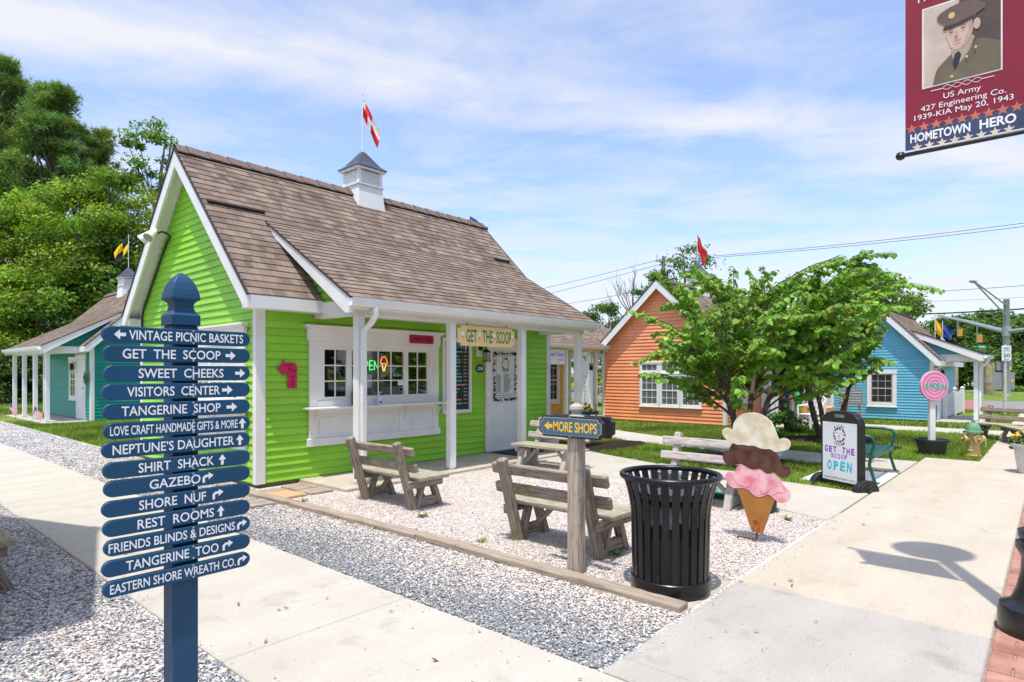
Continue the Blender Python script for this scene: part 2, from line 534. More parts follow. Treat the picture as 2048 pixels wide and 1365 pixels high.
M['conc_new'] = concrete('concrete_new', (.58, .58, .59), (.62, .62, .63), .06)
M['wood'] = wood('weathered_wood', (.25, .20, .155), (.44, .38, .32), (.17, .18, .045))
M['wood_seat'] = wood('seat_board', (.33, .29, .22), (.50, .45, .36), (.24, .25, .07))
M['wood_pale'] = wood('pale_weathered_wood', (.42, .375, .335), (.60, .56, .52))
M['wood_post'] = wood('stained_post', (.39, .31, .24), (.54, .46, .38), (.13, .16, .04), (3, 45))
M['timber'] = wood('edging_timber', (.31, .25, .19), (.45, .385, .31), None, (2.5, 50))
M['navy'] = pm('navy_paint', (.012, .068, .145), .5, .12, 4, .06, 70, spec=.3)
M['navy_post'] = pm('navy_post', (.013, .066, .138), .45, .15, 4, .06, 60, spec=.35)
M['letter'] = pm('white_lettering', (.86, .86, .88), .5, .02)
M['black'] = pm('black_paint', (.012, .012, .013), .28, .3, 8, .05, 60, spec=.55)
M['binblack'] = pm('scuffed_black_paint', (.009, .009, .010), .3, .2, 60, .05, 60, spec=.4, col2=(.55, .54, .52), thr=(.73, .76))
M['blackmat'] = pm('black_plastic', (.018, .018, .019), .55, .2, 6, .05, 80)
M['bag'] = pm('plastic_bag', (.22, .23, .24), .25, .5, 14, .6, 20)
M['glass'] = glass_mat('window_glass', trans=1)
M['glassd'] = glass_mat('dark_glass', (.025, .028, .03))
M['black_gap'] = pm('black_gap', (.006, .006, .007), .9, .1, 5)
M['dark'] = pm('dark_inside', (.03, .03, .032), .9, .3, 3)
M['sash_tan'] = pm('tan_sash', (.50, .45, .40), .5, .05)
M['blinds'] = glass_mat('blind_glass', (.13, .135, .14))
M['metal'] = pm('galvanised', (.42, .44, .46), .4, .1, 12, 0, metal=.6)
M['grey'] = pm('grey_metal', (.33, .34, .35), .5, .1, 10)
M['capmetal'] = pm('cupola_metal', (.095, .10, .125), .35, .35, 9, .05, 20, metal=.5)
M['pink'] = pm('hot_pink_sign', (.58, .012, .10), .45, .15, 5)
M['ink'] = pm('dark_ink', (.02, .012, .016), .6, .1)
M['signyel'] = pm('cream_yellow_sign', (.86, .60, .27), .5, .06, 4)
M['kelly'] = pm('kelly_green_ink', (.0, .22, .09), .5, .05)
M['gold'] = pm('gold_ink', (.86, .50, .02), .45, .05)
M['steel_blue'] = pm('steel_blue_panel', (.055, .135, .21), .5, .06)
M['board'] = pm('chalkboard', (.035, .037, .036), .75, .4, 9)
M['chalk_t'] = pm('teal_chalk', (.12, .50, .55), .8, .1)
M['chalk_w'] = pm('white_chalk', (.62, .62, .60), .8, .1)
M['chalk_o'] = pm('salmon_chalk', (.72, .30, .22), .8, .1)
M['red'] = pm('flag_red', (.66, .015, .03), .7, .08)
M['yellowflag'] = pm('flag_yellow', (.85, .52, .01), .7, .08)
M['blueflag'] = pm('flag_blue', (.035, .075, .32), .7, .1)
M['blackflag'] = pm('flag_black', (.018, .018, .02), .7, .1)
M['pinkp'] = pm('pale_pink', (.82, .36, .55), .5, .05)
M['greenbench'] = pm('dark_green_steel', (.012, .095, .07), .35, .15, 10, spec=.5)
M['purple'] = pm('purple_marker', (.23, .05, .48), .6, .1)
M['cyan'] = pm('cyan_marker', (.03, .48, .66), .6, .1)
M['panelw'] = pm('white_panel', (.72, .73, .74), .35, .04, 3)

# ------------------------------------------------------------------ the ground
def ground_mat():
    m, t, N, L, b = nt_of('lawn_ground')
    b.inputs['Roughness'].default_value = .95; b.inputs['Specular IOR Level'].default_value = .1
    tc = N.new('ShaderNodeTexCoord')
    n = N.new('ShaderNodeTexNoise'); n.inputs['Scale'].default_value = .8; n.inputs['Detail'].default_value = 10
    n.inputs['Roughness'].default_value = .75
    L.new(tc.outputs['Object'], n.inputs['Vector'])
    n2 = N.new('ShaderNodeTexNoise'); n2.inputs['Scale'].default_value = 30; n2.inputs['Detail'].default_value = 6
    L.new(tc.outputs['Object'], n2.inputs['Vector'])
    a = N.new('ShaderNodeMath'); a.operation = 'ADD'
    L.new(n.outputs[0], a.inputs[0]); L.new(n2.outputs[0], a.inputs[1])
    cr = N.new('ShaderNodeValToRGB')
    e = cr.color_ramp.elements
    e[0].position = .78; e[0].color = (.09, .14, .022, 1)
    e[1].position = 1.0; e[1].color = (.24, .31, .06, 1)
    h = N.new('ShaderNodeMath'); h.operation = 'MULTIPLY'; h.inputs[1].default_value = .88
    L.new(a.outputs[0], h.inputs[0]); L.new(h.outputs[0], cr.inputs[0])
    L.new(cr.outputs[0], b.inputs['Base Color'])
    bp = N.new('ShaderNodeBump'); bp.inputs['Strength'].default_value = 1; bp.inputs['Distance'].default_value = .04
    L.new(n2.outputs[0], bp.inputs['Height']); L.new(bp.outputs[0], b.inputs['Normal'])
    return m
g = MB(); g.poly([(-900, -900, 0), (900, -900, 0), (900, 900, 0), (-900, 900, 0)])
g.build('ground', ground_mat(), kind='structure')

def gravel_mat(name, lo, hi):
    m, t, N, L, b = nt_of(name)
    b.inputs['Roughness'].default_value = .9; b.inputs['Specular IOR Level'].default_value = .15
    tc = N.new('ShaderNodeTexCoord')
    v = N.new('ShaderNodeTexVoronoi'); v.inputs['Scale'].default_value = 70
    L.new(tc.outputs['Object'], v.inputs['Vector'])
    sp = N.new('ShaderNodeSeparateColor'); L.new(v.outputs['Color'], sp.inputs[0])
    n = N.new('ShaderNodeTexNoise'); n.inputs['Scale'].default_value = 1.6; n.inputs['Detail'].default_value = 4
    L.new(tc.outputs['Object'], n.inputs['Vector'])
    r = N.new('ShaderNodeMapRange'); r.inputs['From Min'].default_value = .35; r.inputs['From Max'].default_value = .65
    r.inputs['To Min'].default_value = lo; r.inputs['To Max'].default_value = hi
    L.new(n.outputs[0], r.inputs['Value'])
    lt = N.new('ShaderNodeMath'); lt.operation = 'LESS_THAN'
    L.new(sp.outputs[0], lt.inputs[0]); L.new(r.outputs[0], lt.inputs[1])
    cw = N.new('ShaderNodeMix'); cw.data_type = 'RGBA'
    L.new(sp.outputs[1], cw.inputs[0]); cw.inputs[6].default_value = (.58, .50, .44, 1); cw.inputs[7].default_value = (.72, .68, .64, 1)
    cg = N.new('ShaderNodeMix'); cg.data_type = 'RGBA'
    L.new(sp.outputs[2], cg.inputs[0]); cg.inputs[6].default_value = (.10, .12, .145, 1); cg.inputs[7].default_value = (.28, .31, .34, 1)
    mx = N.new('ShaderNodeMix'); mx.data_type = 'RGBA'
    L.new(lt.outputs[0], mx.inputs[0]); L.new(cw.outputs[2], mx.inputs[6]); L.new(cg.outputs[2], mx.inputs[7])
    L.new(mx.outputs[2], b.inputs['Base Color'])
    bp = N.new('ShaderNodeBump'); bp.inputs['Strength'].default_value = .9; bp.inputs['Distance'].default_value = .012; bp.invert = True
    L.new(v.outputs['Distance'], bp.inputs['Height']); L.new(bp.outputs[0], b.inputs['Normal'])
    return m
GW, GG = gravel_mat('white_gravel', .03, .14), gravel_mat('grey_gravel', .25, .72)
def sheet(name, pts, z, mat):
    b = MB(); b.poly([(x, y, z) for x, y in pts]); return b.build(name, mat, kind='structure')
sheet('white_gravel_bed', [(3.79, 1.6), (7.4, 1.6), (8.3, 5.5), (9.2, 6.9), (9.2, 7.9), (3.79, 7.9)], .006, GW)
sheet('gravel_strip', [(2.6, 1.6), (3.79, 1.6), (3.9, 8.0), (3.9, 27), (2.6, 27)], .004, GG)
sheet('gravel_verge', [(-3.5, -2), (1.5, -2), (1.5, 27), (-3.5, 27)], .004, GG)

def slabs(name, quads, mat, top=.022, bev=.008):
    b = MB()
    for q in quads:
        if len(q) == 4 and not isinstance(q[0], (tuple, list)):
            x0, y0, x1, y1 = q; q = [(x0, y0), (x1, y0), (x1, y1), (x0, y1)]
        cx = sum(p[0] for p in q) / len(q); cy = sum(p[1] for p in q) / len(q)
        q = [(x + (.004 if x < cx else -.004), y + (.004 if y < cy else -.004)) for x, y in q]
        b.prism(q, (0, 0, -.12), X, Y, Zv, .12 + top)
    return b.build(name, mat, bevel=bev, kind='structure')
ys = [-2.6, .3, 3.3, 6.2, 9.2, 12.2, 15.2, 18.2, 21.2, 24.2, 27]
slabs('footpath', [(1.42, a, 2.66, c) for a, c in zip(ys, ys[1:]) if c > 2] , M['conc'])
slabs('old_sidewalk', [(2.87, .27, 4.47, 1.75), (1.2, -1.2, 2.87, .3), (2.67, .3, 2.87, 1.75)], M['conc_old'])
xs = [4.47, 6.05, 7.6, 9.15, 10.7, 12.3, 13.2]
slabs('sidewalk', [(a, .27, c, 1.75) for a, c in zip(xs, xs[1:])] + [(a, .27, a + 1.5, .98) for a in np.arange(13.2, 30, 1.5)], M['conc_warm'])
slabs('side_path', [[(6.95, 1.76), (8.8, 1.76), (9.05, 3.2), (7.42, 3.4), (7.15, 2.3)], [(7.42, 3.4), (9.05, 3.2), (9.3, 4.9), (7.85, 5.1), (7.62, 4.34)],
                    [(7.85, 5.1), (9.3, 4.9), (9.75, 6.3), (9.95, 6.78), (8.12, 6.78), (7.95, 5.6)]], M['conc'])
slabs('cross_path', [[(10.9, 1.76), (12.5, 1.76), (12.62, 3.35), (11.2, 3.2)], [(11.2, 3.2), (12.62, 3.35), (12.8, 5.3), (11.6, 4.9)],
                     [(11.6, 4.9), (12.8, 5.3), (13.4, 7.1), (12.1, 7.2)], [(12.1, 7.2), (13.4, 7.1), (14.1, 8.9), (12.7, 8.9)], [(12.7, 8.9), (14.1, 8.9), (14.6, 10.4), (13.1, 10.4)]], M['conc'])
slabs('far_path', [(19.0, a, 20.5, a + 1.6) for a in (1.0, 2.6, 4.2)], M['conc'])
slabs('bench_pad', [(9.35, 1.77, 10.85, 2.75)], M['conc_new'])
slabs('porch_slab', [(4.5, 6.8, 7.2, 8.0), (7.2, 6.8, 10.0, 8.0)], M['conc_porch'], .05)
slabs('bin_slab', [(3.62, 1.78, 4.45, 2.36)], M['conc_warm'], .016)

# brick paving beside the sidewalk
bk = MB()
for i in range(150):
    x = 2.2 + i * .106
    for j in range(4):
        y1 = .262 - j * .21 - (.105 if i % 2 else 0)
        y0 = y1 - .202
        if i % 2 and j == 0:
            bk.box(x, .167, -.05, x + .1, .262, .018 + random.uniform(-.002, .002))
        bk.box(x, y0, -.05, x + .1, min(y1, .262), .018 + random.uniform(-.002, .002))
bk.build('brick_paving', pm('red_brick', (.40, .185, .135), .9, .35, 4.5, .4, 90, spec=.1, col2=(.50, .27, .21)), bevel=.004, kind='structure')
sheet('mortar_bed', [(2, -3), (20, -3), (20, .31), (2, .31)], .008, pm('sand_joint', (.28, .22, .17), .95, .3, 30))
# streets: the near one lies outside the frame, the cross street is seen beyond the blue cottage
asph = pm('asphalt', (.23, .225, .225), .95, .15, 3, .3, 150, spec=.1)
sheet('road', [(30.5, -60), (42, -60), (42, 60), (30.5, 60)], .012, asph)
sheet('street', [(-60, -14), (30.5, -14), (30.5, -3.4), (-60, -3.4)], .012, asph)
sheet('crosswalk', [(31.5, 1.5), (41, 3.2), (41, 5.2), (31.5, 3.5)], .016, pm('brick_crosswalk', (.33, .13, .11), .9, .2, 8))

def mulch(name, cx, cy, rx, ry, seed):
    rnd = random.Random(seed)
    b = MB(); n = 40
    ring = [(cx + rx * math.cos(t) * (1 + rnd.uniform(-.07, .07)), cy + ry * math.sin(t) * (1 + rnd.uniform(-.07, .07)), .012) for t in [2 * math.pi * i / n for i in range(n)]]
    mid = [(cx + (p[0] - cx) * .6, cy + (p[1] - cy) * .6, .06) for p in ring]
    b.add(ring + mid + [(cx, cy, .08)], [(i, (i + 1) % n, n + (i + 1) % n, n + i) for i in range(n)] + [(n + i, n + (i + 1) % n, 2 * n) for i in range(n)])
    return b.build(name, M['mulch'], kind='structure', smooth=True)
M['mulch'] = pm('mulch', (.035, .024, .018), .98, .6, 28, 1, 45, spec=.05)
mulch('mulch_bed', 10.75, 4.35, 1.0, .95, 1)
mulch('mulch_bed', 15.2, 3.9, 1.0, 1.0, 2)
mulch('mulch_bed', 11.0, 7.0, 1.25, .55, 3)
mulch('mulch_bed', 14.3, 2.75, .7, .5, 4)

# loose stones
rg = np.random.default_rng(3)
def stones(name, n, sample, dark, smin, smax, z0):
    P = sample(n)
    n = len(P)
    base = np.array([[1, 0, 0], [0, 1, 0], [-1, 0, 0], [0, -1, 0], [0, 0, 1], [0, 0, -1]], float)
    tri = np.array([[0, 1, 4], [1, 2, 4], [2, 3, 4], [3, 0, 4], [1, 0, 5], [2, 1, 5], [3, 2, 5], [0, 3, 5]])
    s = rg.uniform(smin, smax, (n, 1, 1)) * rg.uniform(.6, 1.2, (n, 1, 3)) * np.array([1, 1, .46])
    V = base[None] * (1 + rg.uniform(-.35, .35, (n, 6, 1))) * s
    a = rg.uniform(0, 6.28, n); tl = rg.normal(0, .4, n)
    ca, sa, ct, st = np.cos(a), np.sin(a), np.cos(tl), np.sin(tl)
    y = V[..., 1] * ct[:, None] - V[..., 2] * st[:, None]; z = V[..., 1] * st[:, None] + V[..., 2] * ct[:, None]
    x2 = V[..., 0] * ca[:, None] - y * sa[:, None]; y2 = V[..., 0] * sa[:, None] + y * ca[:, None]
    V = np.stack([x2 + P[:, 0:1], y2 + P[:, 1:2], z + z0 + rg.uniform(0, .012, (n, 1))], -1)
    T = V[:, tri].reshape(-1, 3)
    isd = rg.random(n) < dark(P[:, 0], P[:, 1])
    w = rg.random((n, 1))
    cw = np.array([[.74, .69, .64]]) * (1 - w) + np.array([[.60, .50, .43]]) * w
    cg = np.array([[.14, .16, .18]]) * (1 - w) + np.array([[.40, .405, .405]]) * w
    warm = rg.random(n) < .05
    cw[warm] = np.array([.55, .36, .22]) * rg.uniform(.7, 1.1, (warm.sum(), 1))
    c = np.where(isd[:, None], cg, cw)
    return np_mesh(name, T, 3, M['stone'], col=np.repeat(c, 24, 0), kind='stuff')
M['stone'] = attr_mat('stones', .9, spec=.15)
def rect(x0, y0, x1, y1, near=None):
    def f(n):
        P = np.stack([rg.uniform(x0, x1, n * 3), rg.uniform(y0, y1, n * 3)], 1)
        # denser where it is seen from close by
        d = np.hypot(P[:, 0], P[:, 1])
        w = np.clip((5.0 / d) ** 1.6, 0, 1)
        P = P[rg.random(len(P)) < w]
        return P[:n]
    return f
def blot(x, y):
    return .5 + .25 * np.sin(x * 3.1 + 1.3 * np.sin(y * 2.3)) + .25 * np.sin(y * 2.7 + 1.7 * np.sin(x * 1.9 + 1))
def in_white(n):
    P = rect(3.80, 1.79, 8.3, 7.9)(n * 2)
    x, y = P[:, 0], P[:, 1]
    ok = (x < np.interp(y, [1.7, 2.3, 4.34, 5.45, 6.8, 8], [6.93, 7.1, 7.6, 7.86, 8.05, 8.05])) & ~((x > 4.47) & (y > 6.78)) & ~((x > 3.76) & (y > 6.93) & (x < 4.45)) & ~((x < 4.46) & (y < 2.37))
    return P[ok]
stones('gravel_stones', 52000, in_white, lambda x, y: .04 + .16 * np.clip(1 - (x - 3.8) / 1.3, 0, 1) * blot(x, y) + .08 * np.clip((3.2 - y) / 1.5, 0, 1), .005, .0105, .007)
stones('gravel_stones', 46000, rect(2.68, 1.78, 3.64, 9.0), lambda x, y: np.clip(1.0 - (x - 2.66) * .85 + .25 * (blot(x, y) - .5), .26, .9), .006, .012, .007)
stones('gravel_stones', 14000, rect(2.68, 9.0, 3.86, 26), lambda x, y: .25 + .4 * blot(x, y), .010, .02, .008)
stones('gravel_stones', 62000, rect(-1.6, .9, 1.40, 9.5), lambda x, y: .36 + .38 * blot(x * 1.4, y * 1.2), .006, .0125, .007)

# stones kicked onto the slabs, dry leaves and a few weeds
def strays(n):
    P = []
    for x, y0, y1 in ((1.42, 1.5, 12), (2.66, 1.8, 12)):
        k = n // 4; s = 1 if x < 2 else -1
        P.append(np.stack([x + s * np.abs(rg.normal(0, .07, k)), rg.uniform(y0, y1, k)], 1))
    k = n // 4
    P.append(np.stack([rg.uniform(2.9, 7, k), 1.75 - np.abs(rg.normal(0, .06, k))], 1)); P.append(np.stack([rg.uniform(1.5, 9, k), rg.uniform(.4, 9, k)], 1)[: k // 6])
    return np.concatenate(P)
stones('stray_stones', 900, strays, lambda x, y: .35, .003, .008, .022)
def leaves_on_ground(name, n, cols):
    x = rg.uniform(.2, 8, n); y = rg.uniform(1.0, 7.5, n)
    c = np.stack([x, y, np.full(n, .034)], 1)
    a = rg.uniform(0, 6.28, n); s = rg.uniform(.008, .024, n)[:, None]
    d = np.stack([np.cos(a), np.sin(a), rg.uniform(-.2, .5, n)], 1); e = np.stack([-np.sin(a), np.cos(a), rg.uniform(-.2, .4, n)], 1)
    V = np.stack([c - d * s, c + e * s * .4, c + d * s, c - e * s * .4], 1).reshape(-1, 3)
    col = np.array(cols)[rg.integers(0, len(cols), n)] * rg.uniform(.7, 1.2, (n, 1))
    np_mesh(name, V, 4, M['stone'], col=np.repeat(col, 4, 0), kind='stuff')
leaves_on_ground('dry_leaves', 260, [(.30, .17, .07), (.22, .12, .06), (.38, .27, .12), (.12, .07, .045)])
def weed(x, y, r, seed):
    q = np.random.default_rng(seed); n = 26
    a = q.uniform(0, 6.28, n); l = r * q.uniform(.5, 1.1, n)
    c = np.stack([x + q.normal(0, .012, n), y + q.normal(0, .012, n), np.full(n, .012)], 1)
    d = np.stack([np.cos(a) * l, np.sin(a) * l, l * q.uniform(.3, .9, n)], 1); e = np.stack([-np.sin(a), np.cos(a), np.zeros(n)], 1) * (l * .2)[:, None]
    V = np.stack([c, c + d * .6 + e, c + d, c + d * .6 - e], 1).reshape(-1, 3)
    return V
ws = [(4.28, 5.05, .07), (4.0, 3.9, .05), (4.45, 2.75, .06), (7.05, 2.35, .08), (3.64, 5.0, .04), (6.7, 2.1, .06), (3.85, 6.7, .05), (7.5, 4.1, .06)]
V = np.concatenate([weed(x, y, r, i) for i, (x, y, r) in enumerate(ws)])
np_mesh('small_weeds', V, 4, M['stone'], col=np.repeat(np.array([[.20, .30, .05]]) * rg.uniform(.7, 1.2, (len(V) // 4, 1)), 4, 0), kind='stuff')

# ------------------------------------------------------------------ cottages
def siding(b, o, u, n, span, z0, z1, expo, holes=(), lap=.023):
    """clapboard courses on the plane o,u; span(z) -> (x0, x1)"""
    o, u, n = Vector(o), Vector(u), Vector(n)
    k = int(math.ceil((z1 - z0) / expo - 1e-6))
    for i in range(k):
        za, zb = z0 + i * expo, min(z1, z0 + (i + 1) * expo)
        a0, a1 = span(za); c0, c1 = span(zb)
        segs = [(a0, a1, c0, c1)]
        for hx0, hx1, hz0, hz1 in holes:
            if zb > hz0 and za < hz1:
                ns = []
                for s0, s1, t0, t1 in segs:
                    if s1 <= hx0 or s0 >= hx1: ns.append((s0, s1, t0, t1)); continue
                    if s0 < hx0: ns.append((s0, hx0, t0, hx0))
                    if s1 > hx1: ns.append((hx1, s1, hx1, t1))
                segs = ns
        for s0, s1, t0, t1 in segs:
            P = lambda x, z, d: o + u * x + Zv * z + n * d
            b.add([P(s0, za, lap), P(s1, za, lap), P(t1, zb, .001), P(t0, zb, .001), P(s0, za, 0), P(s1, za, 0)], [(0, 1, 2, 3), (4, 5, 1, 0), (4, 0, 3), (5, 2, 1)])

def courses(b, e0, e1, r0, r1, expo=.14, th=.011):
    """shingle courses from eave edge e0-e1 up to top edge r0-r1"""
    e0, e1, r0, r1 = map(Vector, (e0, e1, r0, r1))
    nrm = (e1 - e0).cross(r0 - e0).normalized()
    if nrm.z < 0: nrm = -nrm
    Ls = (r0 - e0).length
    k = int(math.ceil(Ls / expo))
    ux = (e1 - e0).normalized()
    for i in range(k):
        ta, tb = i * expo / Ls, min(1, (i + 1) * expo / Ls)
        A, B = e0.lerp(r0, ta), e1.lerp(r1, ta)
        C_, D = e1.lerp(r1, tb), e0.lerp(r0, tb)
        ua, ub, uc, ud = (A - e0).dot(ux), (B - e0).dot(ux), (C_ - e0).dot(ux), (D - e0).dot(ux)
        va, vb = ta * Ls + .0005, tb * Ls - .0005
        t = nrm * th; t2 = nrm * .001
        b.add([A + t, B + t, C_ + t2, D + t2, A, B], [(0, 1, 2, 3), (4, 5, 1, 0), (4, 0, 3), (5, 2, 1)],
              [[(ua, va), (ub, va), (uc, vb), (ud, vb)], [(ua, va + .002)] * 4, [(ua, va)] * 3, [(ub, va)] * 3])

def window(root, o, u, n, w, h, cols, rows, frame='trim', trimw=.1, glass='glassd', sash2=True, name='window', head=.04, sash='trim'):
    """framed window centred on o in the plane u / Z facing n"""
    o, u, n = Vector(o), Vector(u), Vector(n)
    W = MB()
    def bar(x0, z0, x1, z1, d0, d1):
        c = o + u * ((x0 + x1) / 2) + Zv * ((z0 + z1) / 2) + n * ((d0 + d1) / 2)
        W.obox(c, (abs(x1 - x0), abs(d1 - d0), abs(z1 - z0)), Matrix((u, n, Zv)).transposed())
    hw, hh = w / 2, h / 2
    bar(-hw - trimw, -hh - trimw, -hw, hh, 0, .04); bar(hw, -hh - trimw, hw + trimw, hh, 0, .04)
    bar(-hw - trimw - head / 2, hh, hw + trimw + head / 2, hh + trimw + head, 0, .05)
    bar(-hw - .001, -hh - trimw, hw + .001, -hh, 0, .042)
    bar(-hw - trimw - .02, -hh - trimw - .03, hw + trimw + .02, -hh - trimw, 0, .06)
    f = W.build(name, M[frame], root, bevel=.004)
    W = MB()
    s = .035
    bar(-hw, -hh, -hw + s, hh, 0, .028); bar(hw - s, -hh, hw, hh, 0, .028)
    bar(-hw + s, hh - s, hw - s, hh, 0, .028); bar(-hw + s, -hh, hw - s, -hh + s, 0, .028)
    if sash2: bar(-hw + s, -.018, hw - s, .018, 0, .03)
    for i in range(1, cols): bar(-hw + w * i / cols - .007, -hh + s, -hw + w * i / cols + .007, hh - s, .012, .024)
    for i in range(1, rows):
        z = -hh + h * i / rows
        if not (sash2 and abs(z) < .03): bar(-hw + s, z - .007, hw - s, z + .007, .012, .0235)
    W.build('sash', M[sash], f, bevel=.002)
    W = MB(); bar(-hw + .01, -hh + .01, hw - .01, hh - .01, .004, .016)
    W.build('pane', M[glass], f)
    return f

def door(root, o, u, n, w, h, mat='white', trimw=.11, lite=False):
    o, u, n = Vector(o), Vector(u), Vector(n)
    Q = Matrix((u, n, Zv)).transposed()
    def bx(B, x0, z0, x1, z1, d0, d1):
        B.obox(o + u * ((x0 + x1) / 2) + Zv * ((z0 + z1) / 2) + n * ((d0 + d1) / 2), (abs(x1 - x0), abs(d1 - d0), abs(z1 - z0)), Q)
    hw = w / 2
    B = MB(); bx(B, -hw, 0, hw, h, 0, .03)
    d = B.build('door', M[mat], root, bevel=.003)
    B = MB()
    for x0, x1 in ((-hw + .1, -.05), (.05, hw - .1)):
        for z0, z1 in ((.22, .85), (.98, 1.7)) + (((1.78, h - .1),) if h > 1.95 else ()):
            bx(B, x0, z0, x1, z1, .029, .036); bx(B, x0 + .035, z0 + .035, x1 - .035, z1 - .035, .03, .042)
    B.build('door_panel', M[mat], d, bevel=.004)
    B = MB()
    bx(B, -hw - trimw, 0, -hw - .004, h, 0, .045); bx(B, hw + .004, 0, hw + trimw, h, 0, .045); bx(B, -hw - trimw - .03, h + .004, hw + trimw + .03, h + trimw + .05, 0, .055)
    B.build('door_frame', M['trim'], root, bevel=.004)
    B = MB(); c = o + u * (hw - .07) + Zv * .98 + n * .06
    B.lathe([(0, -.03), (.025, -.02), (.03, 0), (.025, .02), (0, .03)], 10, tuple(c))
    B.build('handle', M['metal'], d, smooth=True)
    B = MB(); bx(B, -hw - .1, -.045, hw + .1, .0, .0, .12)
    B.build('threshold', M['metal'], root)
    return d

def cupola(root, x, y, zr, sc=1.0):
    """louvred cupola straddling the ridge"""
    c = MB(); w, w2 = .27 * sc, .33 * sc
    z0, z1 = zr - .5 * sc, zr + .13 * sc
    P = [(x - w2, y - w2, z0), (x + w2, y - w2, z0), (x + w2, y + w2, z0), (x - w2, y + w2, z0), (x - w, y - w, z1), (x + w, y - w, z1), (x + w, y + w, z1), (x - w, y + w, z1)]
    c.add(P, [(0, 1, 5, 4), (1, 2, 6, 5), (2, 3, 7, 6), (3, 0, 4, 7), (4, 5, 6, 7)])
    base = c.build('cupola', M['white'], root, bevel=.004)
    c = MB()
    c.box(x - w - .03, y - w - .03, z1, x + w + .03, y + w + .03, z1 + .03)
    z2 = z1 + .30 * sc
    for sx in (-1, 1):
        for sy in (-1, 1):
            c.box(x + sx * w, y + sy * w, z1 + .03, x + sx * (w - .06 * sc), y + sy * (w - .06 * sc), z2)
    c.box(x - w - .05, y - w - .05, z2, x + w + .05, y + w + .05, z2 + .035)
    n = 6
    for i in range(n):
        z = z1 + .05 + (z2 - z1 - .07) * (i + .5) / n
        hh = (z2 - z1) / n * .29
        for s in (-1, 1):
            q = w - .055 * sc
            c.box(x - q, y + s * (w - .012), z - hh, x + q, y + s * (w - .05), z + hh)
            c.box(x + s * (w - .012), y - q, z - hh, x + s * (w - .05), y + q, z + hh)
    c.build('louver', M['white'], base)
    c = MB(); c.box(x - w + .06 * sc, y - w + .06 * sc, z1 + .02, x + w - .06 * sc, y + w - .06 * sc, z2)
    c.build('screen', M['black_gap'], base)
    c = MB()
    k = w * 1.25 * math.sqrt(2)
    prof = [(k, 0), (k, .02), (k * .72, .10 * sc), (k * .42, .235 * sc), (k * .16, .36 * sc), (.03, .39 * sc), (0, .39 * sc)]
    c.lathe(prof, 4, (x, y, z2 + .035), sides=True)
    c.build('cupola_cap', M['capmetal'], base)
    return z2 + .035 + .39 * sc

